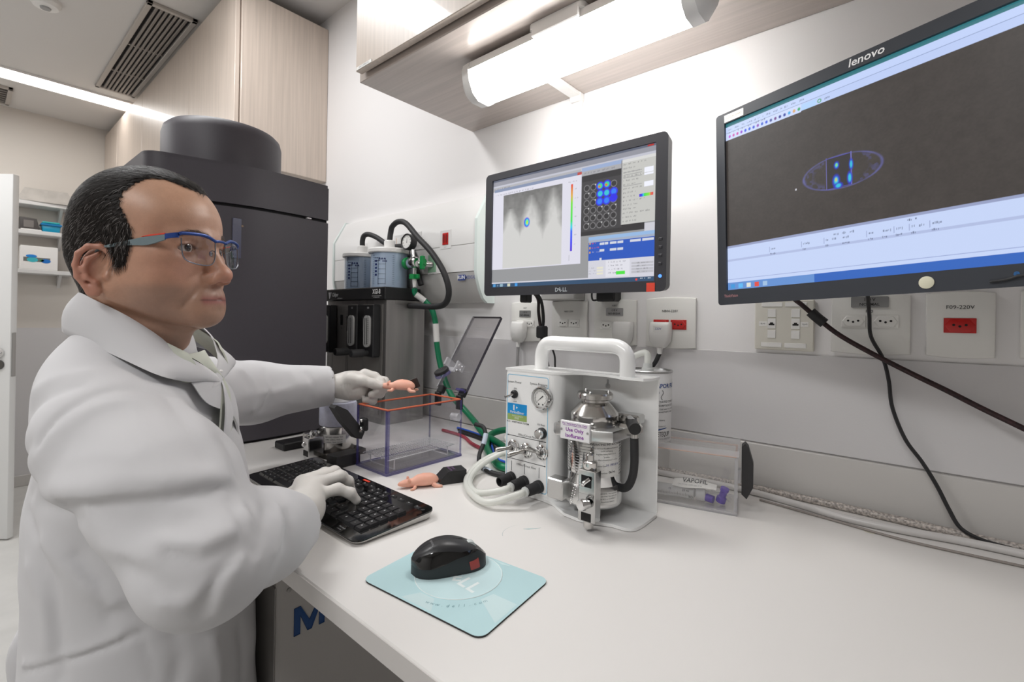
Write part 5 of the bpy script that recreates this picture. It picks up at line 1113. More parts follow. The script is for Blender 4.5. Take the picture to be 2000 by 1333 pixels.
# ================================================================ keyboard
t = thing('keyboard', 'black glossy keyboard with a white underside beneath the gloved hand', 'keyboard', (-.888, -.661, .75), R(-1.0))
kw, kd = .229, .080
def slab(x, y): return .009 + .0085 * (y + kd) / (2 * kd)     # top surface height
out = rrect(-kw, kw, -kd, kd, .016, 5); n = len(out)
vs = [(x * .975, y * .95, .002) for x, y in out] + [(x, y, slab(x, y) - .0025) for x, y in out]
MB().raw(vs, [(k, (k + 1) % n, n + (k + 1) % n, n + k) for k in range(n)] + [tuple(range(n))[::-1], tuple(range(n, 2 * n))]).build('white_underside', mat('keyboard_white', srgb('d5d3cf'), .35), t, ang=40)
vs = [(x, y, slab(x, y) - .0025) for x, y in out] + [(x * .998, y * .996, slab(x, y)) for x, y in out]
MB().raw(vs, [(k, (k + 1) % n, n + (k + 1) % n, n + k) for k in range(n)] + [tuple(range(n))[::-1], tuple(range(n, 2 * n))]).build('gloss_top', mat('keyboard_gloss', srgb('0a0a0b'), .07, coat=.5), t, ang=40)
fm = MB()
for x in (-.2, .2): fm.box(x - .012, x + .012, .055, .065, .0, .0035).box(x - .012, x + .012, -.065, -.055, 0, .0035)
fm.build('feet', black_rub, t)
tilt = Vector((0, 2 * kd, .0085)).normalized()
keym = mat('key_black', srgb('1e1e20'), .38); keyg = mat('key_edge', srgb('3e4247'), .25)
KM = {}
def key(x, y, w, d, txt='', media=False):
    kk = (round(w, 4), round(d, 4), media)
    if kk not in KM:
        m = MB(); hh = .0016 if media else .0042; a, b = w / 2, d / 2
        vs = [(-a, -b, 0), (a, -b, 0), (a, b, 0), (-a, b, 0), (-a * .86, -b * .70, hh), (a * .86, -b * .70, hh), (a * .86, b * .88, hh), (-a * .86, b * .88, hh), (0, -b * .70, hh - .0006), (0, b * .88, hh - .0006)]
        m.raw(vs, [(0, 1, 5, 8, 4), (1, 2, 6, 5), (2, 3, 7, 9, 6), (3, 0, 4, 7), (4, 8, 9, 7), (8, 5, 6, 9), (3, 2, 1, 0)])
        o = m.build('key', [keym], t, ang=20); KM[kk] = o.data
    else:
        o = bpy.data.objects.new('key', KM[kk]); COL.objects.link(o); o.parent = t
    o.matrix_local = basis((x, y, slab(x, y) + .0002), (1, 0, 0), tilt)
    if txt: KT.append((x, y, w, d, txt, media))
KT = []; u = .0190; x0 = -.213; rowy = [.0255, .0070, -.0115, -.0300, -.0485]; fy = .0440
def run(y, x, items, d=.0178):
    for it in items:
        wdt, s = (it if isinstance(it, tuple) else (1.0, it))
        if s is not None: key(x + wdt * u / 2, y, wdt * u - .0014, d, s)
        x += wdt * u
rows = [["'", '1', '2', '3', '4', '5', '6', '7', '8', '9', '0', '-', '=', (1.6, '<-')], [(1.5, 'Tab'), *'QWERTYUIOP', '´', '[', (1.1, 'Ent')], [(1.75, 'Caps'), *'ASDFGHJKL', 'Ç', '~', ']', (.85, '')], [(1.25, 'Sh'), '\\', *'ZXCVBNM', ',', '.', ';', '/', (1.35, 'Sh')], [(1.4, 'Ctrl'), (1.2, 'Win'), (1.2, 'Alt'), (6.2, ' '), (1.2, 'Gr'), (1.2, 'Fn'), (1.0, 'M'), (1.2, 'Ctrl')]]
for y, r_ in zip(rowy, rows): run(y, x0, r_)
run(fy, x0, ['Esc'] + ['F%d' % k for k in range(1, 13)], .0140)
xn = x0 + 14.75 * u
run(fy, xn, ['Pr', 'Sc', 'Pa'], .0140); run(rowy[0], xn, ['Ins', 'Hm', 'Pg']); run(rowy[1], xn, ['Del', 'End', 'Pg']); run(rowy[3], xn + u, ['^']); run(rowy[4], xn, ['<', 'v', '>'])
xp = xn + 3.15 * u
run(rowy[0], xp, ['Nm', '/', '*', '-']); run(rowy[1], xp, ['7', '8', '9', '+']); run(rowy[2], xp, ['4', '5', '6', '+']); run(rowy[3], xp, ['1', '2', '3', 'Et']); run(rowy[4], xp, [(2.0, '0'), ',', 'Et'])
for k in range(17): key(-.200 + k * .025, .0605, .0150, .0072, 'o', True)
lv, lf = [], []
for x, y, w, d, s, md in KT:
    if s.strip() == '': continue
    v, f = text_mesh(s, .0052 if len(s) == 1 else .0040, .01); M = basis((x - w * .12, y + d * .10, slab(x, y) + (.0021 if md else .0047)), (1, 0, 0), tilt); b0 = len(lv)
    lv += [tuple(M @ Vector(p)) for p in v]; lf += [tuple(i + b0 for i in q) for q in f]
me = bpy.data.meshes.new('key_legends'); me.from_pydata(lv, [], lf); finish('key_legends', me, white_txt, t, flat=True)
MB().box(.0, .022, .0695, .0745, .0172, .0178).build('red_sticker', red_sticker, t)
text('Microsoft', .005, (.165, -.067, slab(0, -.067) + .0004), (1, 0, 0), tilt, grey_txt, t); text('2.4 GHz', .0035, (.165, -.073, slab(0, -.073) + .0004), (1, 0, 0), tilt, grey_txt, t)
MB().lathe([(0, 0), (.0035, 0), (.0035, .0004), (0, .0004)], (.216, .060, .0168), (0, 0, 1), 12).build('indicator', black_pl, t)

# ================================================================ mouse pad and mouse
c00, c10, c11, c01 = Vector((-.381, -.773)), Vector((-.369, -.609)), Vector((-.577, -.643)), Vector((-.587, -.782))
ctr = (c00 + c10 + c11 + c01) / 4; ey_ = ((c00 + c10) - (c01 + c11)).normalized()    # pad local x points to the right side
ang = math.atan2(ey_.y, ey_.x)
t = thing('mouse_pad', 'pale aqua mouse pad with rounded corners under the black mouse', 'mouse pad', (ctr.x, ctr.y, .75), ang)
pw, pd = .207, .152
MB().prism(rrect(-pw / 2, pw / 2, -pd / 2, pd / 2, .013), 0, .0022).build('base', mat('pad_base', srgb('2c2b2a'), .8), t)
MB().prism(rrect(-pw / 2, pw / 2, -pd / 2, pd / 2, .013), .0022, .0026).build('pad_top', mat('pad_aqua', srgb('b9d9dd'), .45, noise=(11, .08, 1), stretch=(1, .35, 1)), t)
zt = .00285; aq = mat('pad_pale', srgb('c2dfe2'), .45); aq2 = mat('pad_print_white', srgb('e6f0f0'), .45)
cen = Vector((-.005, .0115)); RR = .0605
MB().lathe([(0, 0), (RR, 0), (RR, .0002), (0, .0002)], (cen.x, cen.y, .0026), n=56).build('printed_disc', mat('pad_disc', srgb('c6e0e3'), .45, noise=(14, .06, 1)), t)
MB().ring((cen.x, cen.y, zt), RR, .0006, n=64, m=4).build('printed_ring', aq2, t)
bl = R(-8)
for s, x, y, rot in (('D', -.020, .0055, 0), ('E', -.0015, .0035, 38), ('L', .0150, .0005, 0), ('L', .0325, -.0020, 0)):
    a = bl + R(rot); text(s, .031 if s != 'E' else .027, (x, y, zt + .0001), (math.cos(a), math.sin(a), 0), (-math.sin(a), math.cos(a), 0), aq2, t, bold=.025)
mg = mat('pad_text', srgb('7fa7ae'), .45)
for k, ch_ in enumerate('www.dell.com'):
    a = R(-52 + (k - 5.5) * 5.3); p = cen + Vector((math.cos(a), math.sin(a))) * .0740
    text(ch_, .0078, (p.x, p.y, zt), (-math.sin(a), math.cos(a), 0), (-math.cos(a), -math.sin(a), 0), mg, t, shear=.15)
for a0, a1, r0, r1 in ((150, 172, .065, .10), (-25, -8, .068, .12), (-100, -78, .064, .11), (60, 78, .066, .09)):
    P_ = [cen + Vector((math.cos(R(a)), math.sin(R(a)))) * r for r, aa in ((r0, (a0, a1)), (r1, (a1 + 3, a0 - 3))) for a in aa]
    MB().raw([(max(-.10, min(.10, p.x)), max(-.073, min(.073, p.y)), zt - .0001) for p in P_], [(0, 1, 2, 3)]).build('printed_ray', mat('pad_ray', srgb('cbe2e4'), .45), t)

t = thing('computer_mouse', 'black wireless mouse with a red sticker standing on the aqua pad', 'mouse', (-.510, -.686, .7527), R(62)); t.scale = (1.12, 1.10, 1.12)
# local x forward (buttons), y to the left; surface built from rings of constant height fraction
prof_x = np.linspace(-.049, .049, 29)
def mtop(x): u = (x + .049) / .098; return .0405 * (math.sin(math.pi * min(1, .10 + u * .86)) ** .62) * (1 - .18 * u) 
def mhalf(x): u = (x + .049) / .098; return .0285 * max(0, 1 - abs(2 * u - 1) ** 2.6) ** .5 * (1 - .10 * math.sin(math.pi * u) ** 2 + .0)
def mside(x): u = (x + .049) / .098; return .011 + .011 * (1 / (1 + math.exp(-(u - .42) * 11)))   # seam between side skirt and gloss band
def msurf(x, v):   # v 0 bottom .. 1 crown
    hw = mhalf(x); zt_ = max(mtop(x), .006); a = v * math.pi / 2
    return hw * math.cos(a) ** .55, .0015 + (zt_ - .0015) * math.sin(a) ** 1.15
def band(nm, m, v0, v1, k=8, off=0):
    g = MB()
    for s in (-1, 1):
        rows_ = []
        for x in prof_x:
            f0, f1 = v0(x), v1(x); rr = []
            for j in range(k + 1):
                y, z = msurf(x, f0 + (f1 - f0) * j / k); rr.append((x, s * (y + off), z + off))
            rows_.append(rr)
        g.grid(rows_)
    bmesh.ops.remove_doubles(g.bm, verts=list(g.bm.verts), dist=1e-5); g.build(nm, m, t, ang=70)
def vs_(x): zt_ = max(mtop(x), .006); q = min(.95, max(.05, (mside(x) - .0015) / (zt_ - .0015))); return math.asin(q ** (1 / 1.15)) / (math.pi / 2)
def vg(x): u = (x + .049) / .098; return min(.97, vs_(x) + (.42 if u < .25 else .42 - .30 * min(1, (u - .25) / .35)) * (1 - .35 * (u < .06)))
band('side_skirt', mat('mouse_skirt', srgb('23282a'), .5), lambda x: 0, vs_); band('gloss_band', black_gl, vs_, vg, off=.0003); band('top_shell', mat('mouse_top', srgb('2b2b2d'), .36), vg, lambda x: 1.0, off=.0002)
MB().prism([(x, mhalf(x) * .97) for x in prof_x] + [(x, -mhalf(x) * .97) for x in prof_x[::-1]], 0, .002).build('base', black_pl, t)
MB().cyl((.026, -.004, mtop(.026) - .0065), (.026, .004, mtop(.026) - .0065), .0085, n=20).build('scroll_wheel', mat('wheel_grey', srgb('c9cfcd'), .4), t)
rows = []
for v in np.linspace(.14, .62, 5):
    r_ = []
    for k in range(6):
        x = .018 + .013 * k / 5 + .004 * (1 - v) ; y, z = msurf(x, v * vs_(x)); r_.append((x, -y - .0005, z))
    rows.append(r_)
MB().grid(rows).build('red_sticker', mat('sticker_dull_red', srgb('a3413c'), .5), t, ang=180)
MB().tube([(.004, .0, mtop(.004) + .0002), (.014, .001, mtop(.014) + .0003), (.018, .004, mtop(.018) + .0)], .0004, 6).build('button_seam', hole_m, t)
text('Microsoft', .0045, (-.024, -.004, mtop(-.024) + .0006), (0, 1, 0), (-.6, 0, -.3), grey_txt, t)
# ================================================================ signed-distance sculpting (for the man, his coat and gloves)
class Field:
    def __init__(s, lo, hi, h):
        s.h = h; s.lo = np.array(lo, np.float32); s.n = np.ceil((np.array(hi) - s.lo) / h).astype(int) + 1
        s.ax = [(s.lo[i] + h * np.arange(s.n[i])).astype(np.float32) for i in range(3)]; s.d = np.full(s.n, .08, np.float32)
    def sub(s, lo, hi, m):
        sl = []
        for i in range(3):
            a = int(max(0, math.floor((lo[i] - m - s.lo[i]) / s.h))); b = int(min(s.n[i], math.ceil((hi[i] + m - s.lo[i]) / s.h) + 1))
            if b <= a: return None, None
            sl.append(slice(a, b))
        return tuple(sl), np.meshgrid(s.ax[0][sl[0]], s.ax[1][sl[1]], s.ax[2][sl[2]], indexing='ij', sparse=True)
    def op(s, prim, k=.01, kind='u'):
        f, lo, hi = prim; m = max(k, 3 * s.h) + .012; sl, P = s.sub(lo, hi, m)
        if sl is None: return s
        b = f(*P); a = s.d[sl]
        if kind == 'u': h = np.clip(.5 + .5 * (a - b) / k, 0, 1); s.d[sl] = a + (b - a) * h - k * h * (1 - h)
        elif kind == 's': h = np.clip(.5 - .5 * (a + b) / k, 0, 1); s.d[sl] = a + (-b - a) * h + k * h * (1 - h)
        elif kind == 'g': s.d[sl] = a + k * np.exp(-np.clip(b, 0, None) ** 2 / (2 * (prim[3] if len(prim) > 3 else .006) ** 2))   # groove (+k) or ridge (-k)
        return s
    def u(s, p, k=.01): return s.op(p, k, 'u')
    def cut(s, p, k=.005): return s.op(p, k, 's')
    def groove(s, pts, depth, width, sharp=False):
        for a, b in zip(pts, pts[1:]):
            f, lo, hi = cone(a, b, 0, 0); s_lo = np.minimum(lo, hi) - 3 * width; s_hi = np.maximum(lo, hi) + 3 * width
        # whole polyline at once so joints do not double up
        A = np.array(pts, np.float32); lo = A.min(0) - 5 * width; hi = A.max(0) + 5 * width; sl, P = s.sub(lo, hi, 0)
        if sl is None: return s
        dm = None
        for a, b in zip(pts, pts[1:]):
            d = cone(a, b, 0, 0)[0](*P); dm = d if dm is None else np.minimum(dm, d)
        s.d[sl] = s.d[sl] + depth * (np.exp(-np.sqrt(dm * dm + (.18 * width) ** 2) / width) if sharp else np.exp(-dm * dm / (2 * width * width))); return s
    def mesh(s):
        v = s.d; ins = v < 0; X, Y, Z = v.shape
        c = [ins[i:X - 1 + i, j:Y - 1 + j, k:Z - 1 + k] for i in (0, 1) for j in (0, 1) for k in (0, 1)]
        sm = sum(q.astype(np.int8) for q in c); act = (sm > 0) & (sm < 8); idx = np.full(act.shape, -1, np.int64); ii = np.argwhere(act); idx[act] = np.arange(len(ii))
        i, j, k = ii.T; acc = np.zeros((len(ii), 3)); cnt = np.zeros(len(ii))
        cor = [(a, b, e) for a in (0, 1) for b in (0, 1) for e in (0, 1)]
        for A in cor:
            for B in cor:
                if sum(abs(x - y) for x, y in zip(A, B)) == 1 and A < B:
                    va = v[i + A[0], j + A[1], k + A[2]]; vb = v[i + B[0], j + B[1], k + B[2]]; m = (va < 0) != (vb < 0); t = np.where(m, va / np.where(m, va - vb, 1), 0)
                    for q in range(3): acc[:, q] += np.where(m, A[q] + t * (B[q] - A[q]), 0)
                    cnt += m
        co = (ii + acc / cnt[:, None]) * s.h + s.lo
        F = []
        for ax in range(3):
            o1, o2 = [q for q in range(3) if q != ax]; S = [slice(1, -1)] * 3; S[ax] = slice(None, -1); T = [slice(1, -1)] * 3; T[ax] = slice(1, None)
            a = ins[tuple(S)]; b = ins[tuple(T)]; e = np.argwhere(a != b); 
            if not len(e): continue
            e = e + np.array([0 if q == ax else 1 for q in range(3)]); fl = ins[e[:, 0], e[:, 1], e[:, 2]]
            def cell(d1, d2): q = e.copy(); q[:, o1] -= d1; q[:, o2] -= d2; return idx[q[:, 0], q[:, 1], q[:, 2]]
            Q = np.stack([cell(0, 0), cell(1, 0), cell(1, 1), cell(0, 1)], 1); Q = Q[(Q >= 0).all(1)] if (Q < 0).any() else Q
            if len(Q) == len(e):
                flip = ~fl if ax != 1 else fl
                Q[flip] = Q[flip][:, ::-1]
            F.append(Q)
        return co, np.concatenate(F)
    def val(s, P):
        q = (np.asarray(P) - s.lo) / s.h; q = np.clip(q, 0, np.array(s.n) - 1.001); i = q.astype(int); f = q - i; r = 0
        for a in (0, 1):
            for b in (0, 1):
                for c in (0, 1): r = r + s.d[i[..., 0] + a, i[..., 1] + b, i[..., 2] + c] * (f[..., 0] if a else 1 - f[..., 0]) * (f[..., 1] if b else 1 - f[..., 1]) * (f[..., 2] if c else 1 - f[..., 2])
        return r
def cone(a, b, ra, rb):
    a = np.array(a, np.float32); b = np.array(b, np.float32); ab = b - a; L = max(float(ab @ ab), 1e-12); r = max(ra, rb)
    def f(x, y, z):
        px, py, pz = x - a[0], y - a[1], z - a[2]; t = np.clip((px * ab[0] + py * ab[1] + pz * ab[2]) / L, 0, 1)
        return np.sqrt((px - ab[0] * t) ** 2 + (py - ab[1] * t) ** 2 + (pz - ab[2] * t) ** 2) - (ra + (rb - ra) * t)
    return f, np.minimum(a, b) - r, np.maximum(a, b) + r
def ell(c, r, M=None):
    c = np.array(c, np.float32); r = np.array(r, np.float32); M = np.eye(3) if M is None else np.array(M)[:3, :3]; e = np.sqrt((M ** 2) @ (r ** 2))
    def f(x, y, z):
        px, py, pz = x - c[0], y - c[1], z - c[2]
        q = [M[0, i] * px + M[1, i] * py + M[2, i] * pz for i in range(3)]
        k0 = np.sqrt((q[0] / r[0]) ** 2 + (q[1] / r[1]) ** 2 + (q[2] / r[2]) ** 2); k1 = np.sqrt((q[0] / r[0] ** 2) ** 2 + (q[1] / r[1] ** 2) ** 2 + (q[2] / r[2] ** 2) ** 2)
        return k0 * (k0 - 1) / np.maximum(k1, 1e-6)
    return f, c - e, c + e
def chain(F, pts, rs, k=.01):
    for (a, b), (ra, rb) in zip(zip(pts, pts[1:]), zip(rs, rs[1:])): F.u(cone(a, b, ra, rb), k)
def rotz(a): c, s = math.cos(a), math.sin(a); return np.array([[c, -s, 0], [s, c, 0], [0, 0, 1]])
def rotx(a): c, s = math.cos(a), math.sin(a); return np.array([[1, 0, 0], [0, c, -s], [0, s, c]])
def roty(a): c, s = math.cos(a), math.sin(a); return np.array([[c, 0, s], [0, 1, 0], [-s, 0, c]])

# ---------------------------------------------------------------- head, in its own frame: x to his right, y forward, z up
HEAD_M = rotz(R(-51)) @ roty(R(1.5)) @ rotx(R(1.0)); HEAD_O = np.array([-.871, -.959, 1.204]); HS = .99
EYE_C = [(s * .0340, .0660, .0005) for s in (-1, 1)]
def head_field(h=.0021):
    F = Field((-.105, -.135, -.225), (.105, .14, .135), h)
    F.u(ell((0, -.010, .040), (.0775, .094, .081)), .01).u(ell((0, -.048, -.008), (.064, .060, .062)), .03)
    F.u(ell((0, .028, .034), (.067, .057, .062)), .02).u(ell((0, .026, -.032), (.062, .058, .074)), .025)
    for s in (-1, 1):
        F.u(cone((s * .050, -.010, -.060), (s * .014, .068, -.091), .024, .020), .03)
        F.u(ell((s * .047, .034, -.040), (.027, .036, .038)), .02).u(ell((s * .049, .048, -.012), (.018, .020, .012)), .018)
        F.u(ell((s * .055, .010, .0), (.016, .04, .03)), .02)
    F.u(ell((0, .0765, -.092), (.023, .0175, .0175)), .018).u(ell((0, .071, -.068), (.036, .0215, .026)), .018)
    for s in (-1, 1): F.u(cone((s * .010, .0815, .0165), (s * .046, .063, .0155), .0095, .0085), .012)
    F.u(ell((0, .080, .012), (.014, .012, .012)), .012)
    for s in (-1, 1): F.cut(ell((s * .0335, .090, -.0005), (.019, .0165, .0125)), .012)
    # nose
    F.u(cone((0, .0790, .012), (0, .1000, -.033), .0080, .0110), .010).u(ell((0, .1035, -.0375), (.0138, .0122, .0115)), .008)
    for s in (-1, 1): F.u(ell((s * .0135, .0945, -.0435), (.0085, .0115, .0090)), .006)
    for s in (-1, 1): F.cut(ell((s * .0082, .0985, -.0525), (.0046, .0074, .0058)), .002)
    # lids round the eyes
    for ex, ey, ez in EYE_C:
        s = 1 if ex > 0 else -1; F.u(ell((ex, ey, ez), (.0165, .0139, .0135)), .004)
        T = rotz(-s * .25) @ roty(s * .10); F.cut(ell((ex + s * .001, ey + .0115, ez - .0008), (.0165, .0110, .0048), T), .0014)
        F.groove([(ex - s * .012, ey + .0135, ez + .0070), (ex, ey + .0155, ez + .0088), (ex + s * .013, ey + .0085, ez + .0070)], .0013, .0014)
        F.groove([(ex - s * .013, ey + .014, ez - .0085), (ex, ey + .0125, ez - .0125), (ex + s * .014, ey + .008, ez - .0095)], .0010, .0022)
        for q in range(3): F.groove([(s * .0505, .0655 - q * .001, -.001 - q * .003), (s * .060, .054 - q * .002, .002 - q * .006)], .0006, .0010)
    # lips
    F.u(cone((-.024, .0805, -.0735), (-.004, .0915, -.0690), .0032, .0050), .006).u(cone((.024, .0805, -.0735), (.004, .0915, -.0690), .0032, .0050), .006)
    F.u(cone((-.021, .0805, -.0795), (0, .0900, -.0805), .0038, .0056), .006).u(cone((.021, .0805, -.0795), (0, .0900, -.0805), .0038, .0056), .006)
    F.groove([(-.031, .0770, -.0775), (-.016, .0905, -.0752), (0, .0965, -.0742), (.016, .0905, -.0752), (.031, .0770, -.0775)], .0034, .0011)
    F.groove([(0, .100, -.056), (0, .0985, -.0655)], .0016, .0028)
    F.groove([(-.013, .0905, -.0895), (0, .0935, -.0905), (.013, .0905, -.0895)], .0024, .0040)
    for s in (-1, 1):
        F.groove([(s * .0195, .0945, -.0415), (s * .0285, .0865, -.055), (s * .0355, .0765, -.072), (s * .038, .0695, -.083)], .0034, .0034)
        F.groove([(s * .0165, .099, -.0385), (s * .0225, .0965, -.044), (s * .0205, .094, -.052)], .0018, .0018)
    for zz in (.040, .053): F.groove([(-.035, .0775, zz), (0, .0875, zz + .002), (.035, .0775, zz)], .0005, .0016)
    # neck and the fullness under the chin
    F.u(cone((0, -.034, -.060), (0, -.052, -.215), .054, .066), .025).u(cone((0, .024, -.094), (0, -.012, -.160), .029, .046), .03)
    F.groove([(.010, .060, -.116), (.030, .040, -.112), (.046, .014, -.100), (.060, -.016, -.080)], .0045, .0055)
    F.groove([(.035, .060, -.075), (.041, .047, -.098), (.036, .040, -.112)], .0014, .003)
    # ears
    for s in (-1, 1):
        O = np.array([s * .0765, -.021, -.036]); A = rotz(s * R(27)) @ rotx(R(-9)) * 1.06       # ear axes: y forward, z up, x*s outwards
        def E(o, y, z, sc=1.0): return O + A @ np.array([s * o, y, z]) * sc
        F.u(ell(E(-.001, -.004, .003), (.0048, .0165, .0285), A), .004)
        hel = [(.001, .011, .003), (.004, .0145, .013), (.006, .011, .0245), (.007, .001, .031), (.007, -.011, .029), (.0065, -.0195, .018), (.006, -.0205, .003), (.005, -.0165, -.011), (.004, -.008, -.022)]
        chain(F, [E(*p) for p in hel], [.003] + [.0037] * 7 + [.0032], .0025)
        chain(F, [E(*p) for p in ((.005, -.001, .022), (.006, -.0095, .013), (.0065, -.0115, .0), (.006, -.007, -.010), (.005, .002, -.0145))], [.0022, .0030, .0032, .0030, .0034], .004)
        F.u(ell(E(.003, .0005, -.0265), (.0045, .0095, .0095), A), .006).u(ell(E(.003, .0115, -.005), (.0042, .0045, .0062), A), .004)
        F.cut(ell(E(.0085, .0015, -.002), (.0085, .0072, .0105), A), .004)
    return F
def head_world(p): return HEAD_O + HS * (np.asarray(p) @ HEAD_M.T)
# ---------------------------------------------------------------- coat, in the world
RD = np.array([.875, -.484, 0.0]); FD = np.array([.484, .875, 0.0]); TO = np.array([-.935, -.972, 0.0])     # to his right, forward, torso origin
def tp(a, b, z): return TO + RD * a + FD * b + np.array([0, 0, z])
R_SH, R_EL, R_WR = tp(.138, .028, .948), np.array([-.609, -.966, .833]), np.array([-.704, -.814, .800])
L_SH, L_EL, L_WR = tp(-.165, .0, .955), np.array([-1.165, -.705, .932]), np.array([-1.120, -.555, .938])
HEM_ = np.array([-1.126, -1.063, 0.524])
MT_ = np.stack([RD, FD, [0, 0, 1]], 1)
def coat_field(h=.0052):
    F = Field((-1.32, -1.30, .30), (-.44, -.46, 1.16), h)
    for z, b, ra, rb, hz in ((.42, .022, .182, .156, .16), (.56, .022, .164, .152, .16), (.70, .020, .150, .148, .16), (.82, .016, .148, .142, .15), (.92, .022, .172, .108, .105)):
        F.u(ell(tp(-.026 if z < .9 else 0, b, z), (ra, rb, hz), MT_), .05)
    F.u(cone(tp(-.11, .014, .972), tp(.105, .014, .972), .070, .070), .05)
    F.u(cone(tp(0, .010, .99), tp(.025, .024, 1.055), .080, .064), .05)
    F.u(ell(tp(-.01, -.020, 1.0), (.135, .078, .088), MT_), .05)
    F.u(ell(HEM_, (.022, .030, .070)), .03)    # hem flare at the back
    # right sleeve: its own field, joined to the body with a tight crease
    B = F; F = Field((-1.32, -1.30, .30), (-.44, -.46, 1.16), h)
    chain(F, [R_SH, R_SH * .5 + R_EL * .5 + np.array([.010, .006, .010]), R_EL], [.084, .074, .063], .04)
    chain(F, [R_EL, R_EL * .45 + R_WR * .55 + np.array([.0, .0, .002]), R_WR], [.063, .055, .0435], .03)
    k = .016; b_ = F.d; a_ = B.d; hh = np.clip(.5 + .5 * (a_ - b_) / k, 0, 1); B.d = a_ + (b_ - a_) * hh - k * hh * (1 - hh); F = B
    chain(F, [L_SH, L_EL], [.085, .066], .04); chain(F, [L_EL, L_WR], [.066, .050], .03)
    return F
def cuts(F):
    # sleeve ends: hollow cuffs
    for a, b, r in ((R_WR, R_EL, .044), (L_WR, L_EL, .049)):
        d = (a - b) / np.linalg.norm(a - b); c = a + d * .055
        F.cut(cone(a + d * (.004 if a is L_WR else -.032), c + d * .05, r * .86, r * .9), .004)
        def half(x, y, z, c0=a + d * (.016 if a is L_WR else -.016), d=d): return -((x - c0[0]) * d[0] + (y - c0[1]) * d[1] + (z - c0[2]) * d[2])
        lo, hi = np.minimum(a, c + d * .06) - .06, np.maximum(a, c + d * .06) + .06
        sl, P = F.sub(lo, hi, 0)
        F.d[sl] = np.maximum(F.d[sl], -half(*P)) if sl is not None else 0
    return F
